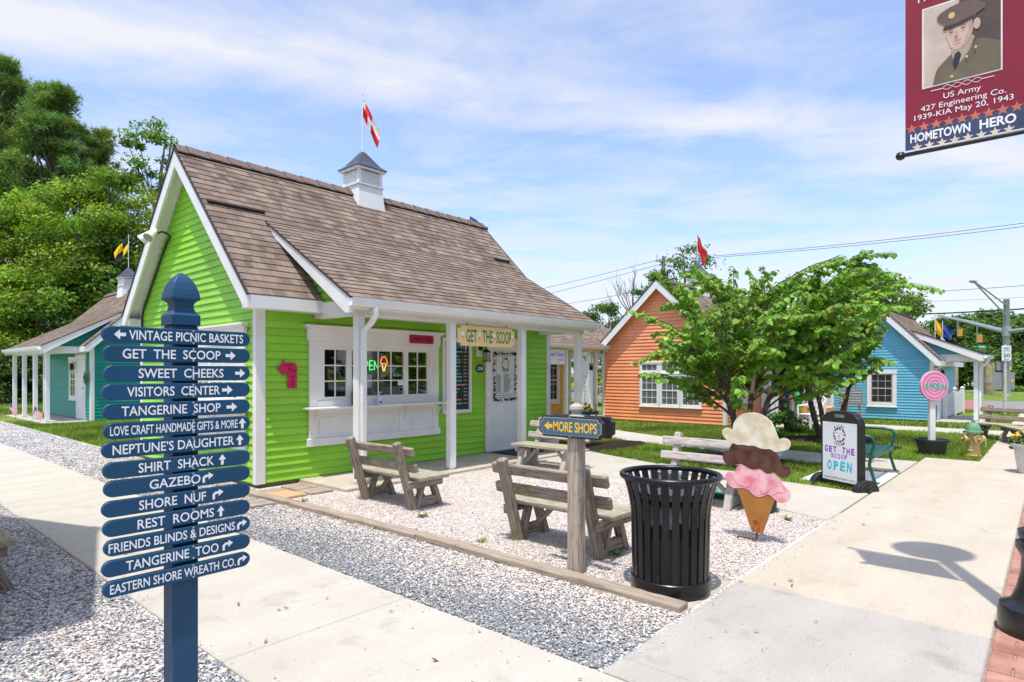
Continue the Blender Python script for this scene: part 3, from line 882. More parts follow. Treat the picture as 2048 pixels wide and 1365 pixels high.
def cottage(name, label, loc, rz, sid, L, W, hw, zr, rake=.25, ev=.25, porch=None, expo=.105, sc_c=1.0, cup=True, holes_f=(), holes_l=(), group='painted gabled cottage shops', floor=.05, door_at=None, posts=4, downspout=True):
    r = thing(name, label, 'cottage', loc, rz, group)
    hm = W / 2
    k = (zr - hw) / (hm + ev)               # slope of the roof top, which is at hw over the eave line
    top = lambda y: zr - abs(y - hm) * k
    # walls
    b = MB()
    b.box(.03, .03, 0, L - .03, W - .03, .07)
    b.build('foundation', M['found'], r)
    b = MB()
    hwall = top(0) - .13
    siding(b, (0, 0, 0), X, -Y, lambda z: (0, L), .06, hwall, expo, holes_f)
    siding(b, (0, W, 0), X, Y, lambda z: (0, L), .06, hwall, expo)
    def gs(z):
        t = max(0, (z + .13 - top(0)) / k)
        return (t, max(t + .001, W - t))
    siding(b, (0, 0, 0), Y, -X, gs, .06, zr - .14, expo, holes_l)
    siding(b, (L, 0, 0), Y, X, gs, .06, zr - .14, expo)
    b.build('wall', M[sid], r)
    for cx in (0, L):
        for cy in (0, W):
            b = MB(); sx = -1 if cx == 0 else 1; sy = -1 if cy == 0 else 1
            b.box(cx + sx * .028, cy + sy * .028, .05, cx - sx * .1, cy - sy * .002, hwall)
            b.box(cx + sx * .028, cy - sy * .002, .05, cx - sx * .002, cy - sy * .07, hwall)
            b.build('corner_board', M['trim'], r)
    # roof
    b = MB()
    x0, x1 = -rake, L + rake
    fe, be = (x0, -ev, hw), (x0, W + ev, hw)
    courses(b, fe, (x1, -ev, hw), (x0, hm, zr), (x1, hm, zr))
    courses(b, (x1, W + ev, hw), be, (x1, hm, zr), (x0, hm, zr))
    roof = b.build('roof', M['shingle'], r)
    b = MB()
    n = int((x1 - x0) / .16)
    for i in range(n):
        xa = x0 + (x1 - x0) * i / n; xb = x0 + (x1 - x0) * (i + 1.12) / n
        for s in (-1, 1):
            dz = .062 + .008 * (i % 2)
            b.add([(xa, hm, zr + dz + .012), (xb, hm, zr + dz), (xb, hm + s * .13, zr - .13 * k + dz), (xa, hm + s * .13, zr - .13 * k + dz + .01), (xa, hm + s * .13, zr - .13 * k + dz - .014), (xb, hm + s * .13, zr - .13 * k + dz - .014)],
                  [(0, 1, 2, 3), (3, 2, 5, 4)])
    b.build('ridge_cap', M['ridge'], roof)
    b = MB()
    b.prism([(hm - .105, zr - .105 * k), (hm, zr), (hm + .105, zr - .105 * k), (hm + .105, zr - .105 * k + .05), (hm, zr + .05), (hm - .105, zr - .105 * k + .05)], (x0 + .02, 0, 0), Y, Zv, X, x1 - x0 - .04)
    b.build('ridge_vent', M['roofedge'], roof)
    # white soffit slabs under the shingles
    b = MB()
    d0, d1 = .012, .11
    for s in (0, 1):
        ye = -ev if s == 0 else W + ev
        prof = [(ye, hw - d0), (hm, zr - d0), (hm, zr - d1 - .02), (ye, hw - d1)]
        b.prism(prof, (x0 + .03, 0, 0), Y, Zv, X, x1 - x0 - .06)
    b.build('soffit', M['white'], r)
    for xe, s in ((x0, 1), (x1, -1)):
        for sd in (0, 1):
            ye = -ev if sd == 0 else W + ev
            b = MB()
            yq = ye + (.105 / k) * (1 if sd == 0 else -1)
            prof = [(ye, hw - .014), (hm, zr - .014), (hm, zr - .28), (yq, hw - .175), (ye, hw - .175)]
            b.prism(prof, (xe + s * .002, 0, 0), Y, Zv, X * s, .035)
            b.build('rake_board', M['white'], r)
    for xe, s in ((x0, 1), (x1, -1)):
        for sd in (0, 1):
            b = MB()
            ye = -ev if sd == 0 else W + ev
            prof = [(ye - .01 * (1 if sd == 0 else -1), hw + .004), (hm, zr + .012), (hm, zr - .02), (ye, hw - .02)]
            b.prism(prof, (xe - s * .012, 0, 0), Y, Zv, X * s, .03)
            b.build('drip_edge', M['roofedge'], roof)
    for sd in (0, 1):
        b = MB()
        ye, yw = (-ev, -.002) if sd == 0 else (W + ev, W + .002)
        q_ = -.006 if sd == 0 else .006
        prof = [(ye + q_, hw - .015), (ye + q_, hw - .175), (yw, hw - .175), (yw, hw - .06)]
        b.prism(prof, (x0 + .04, 0, 0), Y, Zv, X, x1 - x0 - .08)
        b.build('eave_board', M['white'], r)
    pz = None
    if cup: r['_cup'] = cupola(r, cup if isinstance(cup, float) else L / 2, hm, zr, sc_c)
    if porch:
        px0, px1, pd, pe, pz = porch       # roof from px0 to px1, posts pd out, eave pe out at height pz
        # where the porch roof meets the main slope
        yt = pe_top = None
        for i in range(400):
            y = -ev + i * (hm + ev) / 400
            if pz + (y + pe) * .56 <= top(y): yt = y; break
        yt = hm * .5 if yt is None else yt
        yt = y0 = max(yt, .2)
        # slope chosen so that the top lands on the main roof
        ym = hm - (zr - (pz + (hm - hm * .46 + pe) * .56)) / k
        ymeet = hm * .46
        zt = top(ymeet) + .012
        kp = (zt - pz) / (ymeet + pe)
        ptop = lambda y: pz + (y + pe) * kp
        b = MB()
        courses(b, (px0, -pe, pz), (px1, -pe, pz), (px0, ymeet, zt), (px1, ymeet, zt))
        pr = b.build('porch_roof', M['shingle'], r)
        b = MB()
        b.prism([(-pe, pz - .012), (ymeet - .05, zt - .03), (ymeet - .22, zt - .21), (-pe, pz - .10)], (px0 + .03, 0, 0), Y, Zv, X, px1 - px0 - .06)
        b.build('porch_soffit', M['white'], r)
        for xe, s in ((px0, 1), (px1, -1)):
            b = MB()
            ya = ymeet - .03
            b.prism([(-pe, pz - .012), (ya, ptop(ya) - .012), (ya - .24, top(ya - .24) + .0), (-pe + .12, pz - .20), (-pe, pz - .20)], (xe + s * .002, 0, 0), Y, Zv, X * s, .035)
            b.build('porch_rake_board', M['white'], r)
            b = MB()
            b.prism([(-pe - .01, pz + .004), (ya + .04, ptop(ya + .04) + .008), (ya + .04, ptop(ya + .04) - .016), (-pe, pz - .016)], (xe - s * .012, 0, 0), Y, Zv, X * s, .03)
            b.build('porch_drip_edge', M['roofedge'], pr)
        zb1, zb0 = pz - .04, pz - .21          # beam
        # gable infill between porch roof, main roof and beam
        for xe, n in ((px0 + .24, -X), (px1 - .24, X)):
            b = MB()
            def sp(z, xe=xe):
                ya = -pe + (z + .11 - pz) / kp
                ya = max(ya, -pd + .03)
                return (ya, max(ya + .001, 0.02 if z < hw - .05 else hm - (zr - z) / k))
            zl = ptop(ymeet) - .2
            siding(b, (xe, 0, 0), Y, n, sp, zb1, zl, expo)
            b.build('porch_gable_wall', M[sid], r)
        b = MB()
        b.box(px0 + .2, -pd - .07, zb0, px1 - .2, -pd + .07, zb1)
        b.build('porch_beam', M['trim'], r, bevel=.004)
        for xe in (px0 + .27, px1 - .27):
            b = MB(); b.box(xe - .068, -pd + .0702, zb0 + .003, xe + .068, -.02, zb1 + .05)
            b.build('porch_side_beam', M['trim'], r, bevel=.004)
        b = MB(); b.box(px0 + .34, -pd + .0702, zb1 - .03, px1 - .34, -.02, zb1 - .012); b.build('porch_ceiling', M['trim'], r)
        b = MB()
        b.box(px0 + .04, -pe + .02, pz - .15, px1 - .04, -pe + .05, pz - .013); b.build('porch_fascia', M['trim'], r)
        # gutter
        b = MB()
        prof = [(-pe + .018, pz - .012), (-pe + .018, pz - .12), (-pe - .05, pz - .12), (-pe - .085, pz - .07), (-pe - .095, pz - .012), (-pe - .088, pz - .012), (-pe - .078, pz - .068), (-pe - .047, pz - .112), (-pe + .010, pz - .112), (-pe + .010, pz - .012)]
        b.prism(prof, (px0 - .02, 0, 0), Y, Zv, X, px1 - px0 + .04)
        b.build('gutter', M['white'], r)
        xp = [px0 + .30 + (px1 - px0 - .60) * i / (posts - 1) for i in range(posts)]
        for x in xp:
            b = MB(); b.box(x - .057, -pd - .057, floor + .03, x + .057, -pd + .057, zb0)
            b.box(x - .045, -pd - .045, floor - .01, x + .045, -pd + .045, floor + .03)
            b.build('porch_post', M['white'], r, bevel=.006)
        if downspout:
            x = px0 + .36
            b = MB()
            b.tube([(x, -pe - .045, pz - .10), (x, -pe - .045, pz - .22), (x - .03, -pe + .03, pz - .33), (x - .06, -pd - .11, pz - .42), (x - .06, -pd - .11, floor - .03)], .042, 10)
            b.build('downspout', M['white'], r, smooth=True)
    return r, top, k

# ------------------------------------------------------------------ the lime green ice cream cottage
GX, GY = 3.9, 7.98
green, gtop, gk = cottage('green_cottage', 'lime green clapboard cottage with white porch posts, the largest of the shops', (GX, GY, 0), 0, 'green', 6.3, 4.34, 2.56, 5.0,
                          porch=(.625, 6.27, .98, 1.23, 2.52), cup=3.18, holes_f=[(.92, 2.98, 1.16, 1.90)], holes_l=[(.55, 1.85, 1.16, 1.90)])
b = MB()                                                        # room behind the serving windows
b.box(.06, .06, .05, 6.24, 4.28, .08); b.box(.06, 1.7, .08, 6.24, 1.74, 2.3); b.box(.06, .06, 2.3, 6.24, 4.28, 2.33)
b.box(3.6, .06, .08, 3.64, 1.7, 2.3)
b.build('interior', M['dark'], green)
for xa, xb in ((-.2, .68), (5.85, 6.35)):
    b = MB()
    yb = 1.16 if xa < 0 else 1.16
    z = gtop(yb)
    b.beam((xa + .03, yb, z + .035), (xb, yb, z + .035), .05, .05, (0, -.71, .71))
    b.build('flashing_strip', M['roofedge'], green)

def serving_unit(root, o, u, n, w, sashes, shelf=True, posts=()):
    """takeout window: header, sashes, shelf on scroll brackets and a panelled apron; o = left end at floor level"""
    o, u, n = Vector(o), Vector(u), Vector(n)
    Q = Matrix((u, n, Zv)).transposed()
    def bx(B, x0, z0, x1, z1, d0, d1):
        B.obox(o + u * ((x0 + x1) / 2) + Zv * ((z0 + z1) / 2) + n * ((d0 + d1) / 2), (abs(x1 - x0), abs(d1 - d0), abs(z1 - z0)), Q)
    B = MB()
    bx(B, 0, 1.05, .12, 2.0, 0, .04); bx(B, w - .12, 1.05, w, 2.0, 0, .04)
    bx(B, -.03, 2.0, w + .03, 2.17, 0, .05); bx(B, -.06, 2.17, w + .06, 2.195, 0, .08); bx(B, -.085, 2.195, w + .085, 2.225, 0, .105)
    bx(B, .12, 1.93, w - .12, 2.0, .0, .038); bx(B, .12, 1.05, w - .12, 1.14, .0, .05)
    bx(B, .12, 1.14, .2, 1.93, 0, .036); bx(B, w - .2, 1.14, w - .12, 1.93, 0, .036)
    f = B.build('serving_window', M['trim'], root, bevel=.003)
    for x0, x1, c in sashes:
        B = MB(); s = .045
        bx(B, x0, 1.14, x0 + s, 1.93, -.02, .028); bx(B, x1 - s, 1.14, x1, 1.93, -.02, .028)
        bx(B, x0 + s, 1.88, x1 - s, 1.93, -.02, .026); bx(B, x0 + s, 1.14, x1 - s, 1.19, -.02, .026)
        for i in range(1, c):
            x = x0 + s + (x1 - x0 - 2 * s) * i / c; bx(B, x - .009, 1.19, x + .009, 1.88, -.004, .016)
        for i in (1, 2):
            z = 1.19 + .69 * i / 3; bx(B, x0 + s, z - .009, x1 - s, z + .009, -.003, .0155)
        sh = B.build('sash', M['trim'], f, bevel=.002)
        B = MB(); bx(B, x0 + .02, 1.16, x1 - .02, 1.91, -.001, .006); B.build('pane', M['glass'], f)
    B = MB()
    bx(B, -.0, .49, .11, 1.02, 0, .035); bx(B, w - .11, .49, w, 1.02, 0, .035); bx(B, -.03, .49, w + .03, .60, 0, .05)
    bx(B, .11, .95, w - .11, 1.02, 0, .033); bx(B, .11, .60, w - .11, .95, 0, .012)
    for x in posts: bx(B, x - .09, .60, x + .09, .95, 0, .031)
    for x0, x1 in zip([.11] + [p + .09 for p in posts], [p - .09 for p in posts] + [w - .11]):
        bx(B, x0 + .06, .66, x1 - .06, .90, .0, .02)
    B.build('apron_panel', M['white'], f, bevel=.004)
    if shelf:
        B = MB(); bx(B, -.09, 1.022, w + .12, 1.05, 0, .26); B.build('shelf', M['white'], f, bevel=.004)
        for x in [.09] + list(posts) + [w - .05]:
            B = MB()
            pts = []
            for i in range(22):
                t = i / 21
                a = t * 2 * math.pi * 1.1
                r_ = .055 * (1 - .55 * t)
                pts.append(o + u * x + n * (.075 + r_ * math.cos(a)) + Zv * (.93 + r_ * math.sin(a)))
            B.tube(pts, .006, 5)
            B.tube([o + u * x + n * .038 + Zv * .80, o + u * x + n * .038 + Zv * 1.02], .006, 5)
            B.tube([o + u * x + n * .04 + Zv * .80, o + u * x + n * .09 + Zv * .87, o + u * x + n * .2 + Zv * 1.02], .006, 5)
            B.build('shelf_bracket', M['white'], f, smooth=True)
    return f
serving_unit(green, (.74, -.016, 0), X, -Y, 2.44, [(.20, .66, 2), (.66, 1.74, 4), (1.74, 2.24, 2)], posts=(1.70,))
serving_unit(green, (-.016, 2.12, 0), -Y, -X, 1.85, [(.2, .72, 2), (.72, 1.2, 2), (1.2, 1.65, 2)], shelf=True, posts=(.9,))
door(green, (4.86, -.016, .07), X, -Y, .80, 1.98)
b = MB(); b.box(4.4, -.75, .053, 5.3, -.12, .068)
tag(b.build('door_mat', M['dark']), 'dark rubber mat on the porch at the green cottage door', 'door mat').location = (GX, GY, 0)

def on_front(name, label, cat, x, z, d=.03, group=None):
    return thing(name, label, cat, (GX + x, GY - d, z), 0, group)
# neon sign in the window
t = on_front('neon_sign', 'neon OPEN sign with ice cream cone hung inside the serving window', 'neon sign', 1.88, 1.66, -.035)
def neon(name, strokes, col, parent, st):
    B = MB()
    for s_ in strokes: B.tube([(x, 0, z) for x, z in s_], .0085, 6)
    return B.build(name, emit(name + '_glow', col, st), parent, smooth=True)
arc = lambda cx, cz, r, a0, a1, n=10, ry=None: [(cx + r * math.cos(R(a0 + (a1 - a0) * i / n)), cz + (ry or r) * math.sin(R(a0 + (a1 - a0) * i / n))) for i in range(n + 1)]
neon('green_letters', [arc(-.26, .0, .055, 0, 360, 14, .07), [(-.17, -.07), (-.17, .07), (-.12, .07), (-.09, .035), (-.12, 0), (-.17, 0)], [(.0, .07), (-.06, .07), (-.06, -.07), (0, -.07)], [(-.06, 0), (-.01, 0)], [(.03, -.07), (.03, .07), (.10, -.07), (.10, .07)]], (.02, 1, .12), t, 1.6)
neon('orange_scoop', [arc(.215, .07, .055, 0, 180, 10, .07), arc(.165, .05, .02, 90, 300), arc(.265, .05, .02, -120, 90), [(.16, .035), (.19, .025), (.215, .035), (.24, .025), (.27, .035)]], (1, .16, .04), t, 1.6)
neon('yellow_cone', [[(.175, .02), (.205, -.09), (.225, -.09), (.255, .02)]], (1, .55, .03), t, 1.6)
b = MB(); b.tube([(-.3, .012, .1), (.28, .012, .1)], .004, 4); b.tube([(-.3, .012, -.08), (.28, .012, -.08)], .004, 4); b.build('bracket', M['dark'], t)
# stickers and counter things
t = on_front('window_sticker', 'round grey sticker low on the serving window pane', 'sticker', 2.38, 1.27, .030)
b = MB(); b.lathe([(0, 0), (.045, 0), (.045, .002)], 20); o = b.build('disc', M['grey'], t); o.rotation_euler = (R(90), 0, 0)
b = MB(); b.lathe([(0, .003), (.03, .003)], 20); o = b.build('ring', M['letter'], t); o.rotation_euler = (R(90), 0, 0)
t = on_front('window_sticker', 'white rectangular sticker above the round one on the window', 'sticker', 2.38, 1.38, .030)
b = MB(); b.box(-.06, -.002, -.04, .06, 0, .04); b.build('card', M['letter'], t)
b = MB(); b.beam((-.045, -.003, .015), (.045, -.003, .02), .001, .006, Zv); b.beam((-.045, -.003, -.012), (.03, -.003, -.01), .001, .006, Zv); b.build('print', M['grey'], t)
t = on_front('sanitizer_bottle', 'white pump bottle standing on the serving shelf', 'bottle', 1.87, 1.051, .15)
b = MB(); b.lathe([(0, 0), (.035, 0), (.038, .01), (.038, .10), (.03, .125), (.012, .135), (.012, .15)], 14); b.build('bottle_body', M['panelw'], t, smooth=True)
b = MB(); b.tube([(0, 0, .15), (0, 0, .19)], .006, 6); b.box(-.01, -.05, .185, .01, .012, .2); b.build('pump', M['white'], t)
b = MB(); b.box(-.02, -.0395, .03, .02, -.036, .055); b.build('bottle_label', M['blueflag'], t)
t = on_front('napkin_dispenser', 'dark napkin dispenser on the serving shelf beside the porch post', 'dispenser', 1.46, 1.051, .13)
b = MB(); b.box(-.045, -.05, 0, .045, .05, .22); b.build('case', M['blackmat'], t, bevel=.006)
b = MB(); b.box(.046, -.04, .02, .09, .04, .21); b.build('napkins', M['letter'], t)
# pink arrow sign
t = on_front('arrow_sign', 'hot pink bent arrow sign on the green clapboards left of the window', 'wall sign', .43, 1.52, .028)
pts = [(-.165, .085), (-.06, .21), (-.06, .165), (.07, .165), (.11, .15), (.125, .11), (.125, -.19), (-.015, -.19), (-.015, .02), (-.06, .02), (-.06, -.03)]
b = MB(); b.prism(pts, (0, -.0, 0), X, Zv, -Y, .015); b.build('arrow_board', M['pink'], t, bevel=.002)
b = MB()
b.text('Order', (0, -.0165, .125), X, Zv, .035, .13); b.text('This', (.04, -.0165, .06), X, Zv, .055, .11)
for i, c in enumerate('WAY'): b.text(c, (.055, -.0165, -.035 - .058 * i), X, Zv, .048, .05, bold=.01)
b.build('lettering', M['ink'], t)
# order here
t = on_front('order_sign', 'small red ORDER HERE sign on the white window header', 'wall sign', 2.78, 2.095, .07)
b = MB(); b.prism([(-.26, -.05), (-.24, -.07), (.24, -.07), (.26, -.05), (.26, .05), (.24, .07), (-.24, .07), (-.26, .05)], (0, 0, 0), X, Zv, -Y, .015); b.build('sign_board', pm('crimson_board', (.50, .012, .06), .5, .1), t, bevel=.003)
b = MB(); b.text('ORDER HERE', (0, -.0165, 0), X, Zv, .07, .42, bold=.02); b.build('lettering', M['ink'], t)
# menu board
t = on_front('menu_board', 'tall framed black menu board with chalk writing on the green wall', 'menu board', 3.63, 1.49, .016)
b = MB()
b.box(-.35, -.04, -.665, -.29, 0, .665); b.box(.29, -.04, -.665, .35, 0, .665); b.box(-.2898, -.038, .605, .2898, 0, .665); b.box(-.2898, -.038, -.665, .2898, 0, -.605)
b.build('board_frame', M['trim'], t, bevel=.003)
b = MB(); b.box(-.29, -.012, -.605, .29, -.001, .605); b.build('board_panel', M['board'], t)
rm = random.Random(5)
B1, B2, B3 = MB(), MB(), MB()
B1.text('MENU', (.03, -.0135, .53), X, Zv, .10, .40)
z = .42
while z > -.56:
    x = -.20 + rm.uniform(-.06, .06)
    (B3 if rm.random() < .2 else B1).beam((x, -.0135, z), (x + rm.uniform(.22, .34), -.0135, z + rm.uniform(-.006, .006)), .001, .022, Zv)
    for q in range(3): B2.beam((.17 + q * .03, -.0135, z), (.185 + q * .03, -.0135, z + .006), .001, rm.uniform(.012, .024), Zv)
    if rm.random() < .5:
        for q in range(4): B3.beam((-.24 + q * .035, -.0136, z + .032), (-.22 + q * .035, -.0136, z + .034), .001, .012, Zv)
    z -= rm.uniform(.056, .075)
B2.prism([(-.03, .07), (.03, .07), (.0, -.07)], (.22, -.012, .5), X, Zv, -Y, .002)
B1.build('teal_chalk_lines', M['chalk_t'], t); B2.build('white_chalk_lines', M['chalk_w'], t); B3.build('salmon_chalk_lines', M['chalk_o'], t)
# lantern and number
t = on_front('wall_lantern', 'black lantern on a white block between menu board and door', 'wall lamp', 4.20, 1.96, .02)
b = MB(); b.box(-.075, -.02, -.13, .075, 0, .11); b.build('mounting_block', M['trim'], t, bevel=.004)
b = MB(); b.tube([(0, -.02, .03), (0, -.05, .03)], .045, 14); b.tube([(0, -.05, .03), (0, -.12, .09), (.01, -.17, .06), (.01, -.18, .0)], .011, 8); b.lathe([(.0, .02), (.03, .01), (.075, -.04), (.075, -.05)], 4, (.01, -.18, 0), sides=True)
for sx in (-1, 1):
    for sy in (-1, 1): b.box(.01 + sx * .048, -.18 + sy * .048, -.2, .01 + sx * .04, -.18 + sy * .04, -.04)
b.box(-.05, -.24, -.215, .07, -.12, -.2)
b.build('lantern_cage', M['blackmat'], t)
b = MB(); b.box(-.03, -.22, -.198, .05, -.14, -.06); b.build('lantern_glass', pm('frosted_glass', (.45, .45, .42), .2, .05), t)
t = on_front('number_plaque', 'black oval house number plaque 104 beside the white door', 'house number', 4.22, 1.62, .02)
b = MB(); b.prism([(.12 * math.cos(a) * (1 if abs(math.cos(a)) < .8 else .95), .075 * math.sin(a)) for a in [2 * math.pi * i / 28 for i in range(28)]], (0, 0, 0), X, Zv, -Y, .012); b.build('plaque', M['blackmat'], t, bevel=.002)
b = MB(); b.text('104', (0, -.0135, 0), X, Zv, .085, .15, bold=.01); b.build('lettering', M['letter'], t)
# hanging sign
t = thing('hanging_sign', 'cream GET THE SCOOP sign with green letters hanging under the porch beam', 'shop sign', (GX + 3.33, GY - 1.06, 2.125))
o2 = [(-.60, -.12), (-.66, -.12), (-.66, .12), (-.60, .12), (-.60, .16), (.60, .16), (.60, .12), (.66, .12), (.66, -.12), (.60, -.12), (.60, -.16), (-.60, -.16)]
b = MB(); b.prism(o2, (0, .012, 0), X, Zv, -Y, .024); b.build('sign_board', M['signyel'], t, bevel=.004)
b = MB()
for w_, x_ in (('GET', -.37), ('THE', -.005), ('SCOOP', .385)): b.text(w_, (x_, -.0135, 0), X, Zv, .205, {'GET': .24, 'THE': .24, 'SCOOP': .36}[w_], bold=.016)
b.build('lettering', M['kelly'], t)
b = MB(); c2 = MB()
for x_ in (-.565, -.19, .155, .60):
    b.flat([(x_ - .025, .0), (x_ + .025, .0), (x_, -.08)], (0, -.0135, 0), X, Zv)
    c2.flat([(x_ + .032 * math.cos(a), .025 + .035 * math.sin(a)) for a in [2 * math.pi * i / 14 for i in range(14)]], (0, -.0137, 0), X, Zv)
b.build('painted_cones', M['chalk_o'], t); c2.build('painted_scoops', M['letter'], t)
b = MB()
for x_ in (-.46, .46): b.tube([(x_, 0, .155), (x_ + .01, 0, .20)], .006, 6)
b.build('hook', M['dark'], t)

# the round cow-spot emblem, shared by the door poster and the sandwich board
def emblem(t, o, u, r, seed):
    rn = random.Random(seed)
    n = Vector(u).cross(Zv)
    o = Vector(o)
    b = MB()
    for rr, w in ((1.0, .035), (.98, .0)):
        if w:
            k = 40
            for i in range(k):
                a0, a1 = 2 * math.pi * i / k, 2 * math.pi * (i + 1) / k
                b.flat([(r * math.cos(a0), r * math.sin(a0)), (r * math.cos(a1), r * math.sin(a1)), (r * (1 - w) * math.cos(a1), r * (1 - w) * math.sin(a1)), (r * (1 - w) * math.cos(a0), r * (1 - w) * math.sin(a0))], o, u, Zv)
    for i in range(13):
        a = 2 * math.pi * (i + rn.uniform(-.25, .25)) / 13
        rr = r * .86; m = r * rn.uniform(.10, .18)
        b.flat([(rr * math.cos(a) + m * (1 + .35 * math.sin(3 * q + i)) * math.cos(q), rr * math.sin(a) + m * .9 * (1 + .3 * math.cos(2 * q + i)) * math.sin(q)) for q in [2 * math.pi * j / 12 for j in range(12)]], o + n * .0003 * (i % 3), u, Zv)
    for s in (-1, 1):
        b.flat([(s * .40 * r + .13 * r * math.cos(q), .30 * r + .035 * r * math.sin(q)) for q in [2 * math.pi * j / 10 for j in range(10)]], o, u, Zv)
    b.build('emblem', M['ink'], t)
    b = MB(); b.flat([(.17 * r * math.cos(q), -.15 * r + .25 * r * math.sin(q)) for q in [2 * math.pi * j / 16 for j in range(16)]], o + n * .0006, u, Zv); b.build('emblem_centre', M['pinkp'], t)
def arc_text(b, s, o, u, r, h, a0, a1, up=True):
    for i, ch in enumerate(s):
        a = R(a0 + (a1 - a0) * i / (len(s) - 1))
        c = Vector(o) + Vector(u) * (r * math.cos(a)) + Zv * (r * math.sin(a))
        if up: tu = Vector(u) * math.sin(a) - Zv * math.cos(a); tv = Vector(u) * math.cos(a) + Zv * math.sin(a)
        else: tu = -Vector(u) * math.sin(a) + Zv * math.cos(a); tv = -Vector(u) * math.cos(a) - Zv * math.sin(a)
        b.text(ch, c, tu, tv, h, bold=.012)
t = on_front('door_poster', 'white ice cream flavour poster with cow-spot border on the white door', 'poster', 4.87, 1.47, .062)
b = MB(); b.box(-.33, -.004, -.47, .33, 0, .47); b.build('poster_sheet', M['panelw'], t)
b = MB(); rn = random.Random(2)
for i in range(120):
    if i < 60: cx, cz = rn.choice((-1, 1)) * rn.uniform(.285, .315), rn.uniform(-.45, .45)
    else: cx, cz = rn.uniform(-.31, .31), rn.choice((-1, 1)) * rn.uniform(.425, .455)
    m = rn.uniform(.014, .026)
    b.flat([(cx + m * (1 + .4 * math.sin(2 * q + i)) * math.cos(q), cz + m * (1 + .4 * math.cos(3 * q + i)) * math.sin(q)) for q in [2 * math.pi * j / 9 for j in range(9)]], (0, -.0045 - .00012 * (i % 7), 0), X, Zv)
for x0, z0, x1, z1 in ((-.265, -.405, -.258, .405), (.258, -.405, .265, .405), (-.258, .398, .258, .405), (-.258, -.405, .258, -.398)): b.box(x0, -.0064, z0, x1, -.004, z1)
for x0, z0, x1, z1 in ((-.24, -.33, -.236, .05), (.236, -.33, .24, .05), (-.236, .046, .236, .05), (-.236, -.33, .236, -.326)): b.box(x0, -.0058, z0, x1, -.004, z1)
for k in range(19):
    z = .022 - k * .018
    b.box(-.225, -.005, z, -.225 + rn.uniform(.08, .13), -.004, z + .008)
    b.box(-.055, -.005, z, -.055 + rn.uniform(.12, .26), -.004, z + .008)
b.text('www.kilbycream.com', (0, -.006, -.365), X, Zv, .032, .44, bold=.01)
b.build('print', M['ink'], t)
emblem(t, (0, -.0068, .235), X, .112, 3)
b = MB(); arc_text(b, 'KILBY', (0, -.006, .235), X, .132, .042, 122, 58); arc_text(b, 'CREAM', (0, -.006, .235), X, .137, .042, 238, 302, False); b.build('lettering', M['ink'], t)

# floodlights on the near rake
t = thing('floodlight', 'white twin floodlight with black conduit on the left rake of the green cottage', 'floodlight', (3.66, 11.0, 3.80))
for dy, a in ((.10, .5), (-.10, -.4)):
    b = MB(); d = Vector((-.55, .35 * a + (.25 if dy > 0 else -.2), -.6)).normalized()
    Q = d.to_track_quat('Z', 'Y').to_matrix()
    prof = [(0, -.10), (.04, -.10), (.055, -.05), (.062, .0), (.085, .10), (.085, .12)]
    b.lathe(prof, 16); b.v = [tuple(Q @ Vector(p) + Vector((-.07, dy, -.02))) for p in b.v]
    l = b.build('lamp_head', M['white'], t, smooth=True)
    b = MB(); b.lathe([(0, .121), (.075, .121)], 16); b.v = [tuple(Q @ Vector(p) + Vector((-.07, dy, -.02))) for p in b.v]; b.build('lens', pm('lens_%d' % (dy > 0), (.55, .55, .5), .2), l)
b = MB(); b.box(-.05, -.06, -.03, .0, .06, .06); b.build('mounting_box', M['white'], t, bevel=.006)
b = MB(); b.tube([(0, -.05, 0), (.06, -.15, .03), (.14, -.17, .0), (.195, -.10, -.02), (.20, .05, -.10), (.20, .3, -.32), (.20, .6, -.61), (.20, .9, -.90), (.20, 1.15, -1.14), (.20, 1.22, -1.25), (.20, 1.23, -1.7)], .017, 7); b.build('conduit', M['blackmat'], t, smooth=True)

# the neighbour whose gable shadow falls over the footpath
cottage('cream_cottage', 'cottage just outside the left edge whose pointed shadow crosses the footpath', (-6.1, 4.45, 0), 0, 'yellow', 6.3, 3.9, 2.5, 5.0, cup=False)

# ------------------------------------------------------------------ flags
def flag(name, label, loc, h, pieces, cw=.5, ch=.34, droop=.75, dirv=(1, -.35), pole_r=.012, group='shop flags', phase=0.0):
    """pole with a drooping rippled cloth; pieces: list of (u0,v0,u1,v1,material) on the cloth, v=1 at the top"""
    t = thing(name, label, 'flag', loc, 0, group)
    b = MB(); b.tube([(0, 0, 0), (0, 0, h)], pole_r, 8); b.lathe([(0, h + .03), (.02, h + .015), (0, h)], 8); b.build('pole', M['white'], t, smooth=True)
    d = Vector((dirv[0], dirv[1], 0)).normalized(); s = Vector((-d.y, d.x, 0))
    def P(u, v):
        out = cw * u * (1 - droop * .62); dn = cw * u * droop * 1.05
        z = h - .06 - (1 - v) * ch * (1 - .25 * u * droop) - dn
        w = .05 * math.sin(u * 9 + v * 2.2 + phase) * (u ** .6) + .02 * math.sin(v * 8 + u * 3)
        out *= (.8 + .2 * v)
        return d * (out + pole_r) + s * w + Zv * z
    for nm, u0, v0, u1, v1, mt in pieces:
        b = MB(); n1, n2 = max(2, int((u1 - u0) * 16)), max(2, int((v1 - v0) * 10))
        V = [P(u0 + (u1 - u0) * i / n1, v0 + (v1 - v0) * j / n2) for j in range(n2 + 1) for i in range(n1 + 1)]
        b.add(V, [(j * (n1 + 1) + i, j * (n1 + 1) + i + 1, (j + 1) * (n1 + 1) + i + 1, (j + 1) * (n1 + 1) + i) for j in range(n2) for i in range(n1)])
        b.build(nm, M[mt], t, smooth=True)
    return t
zc = green['_cup']
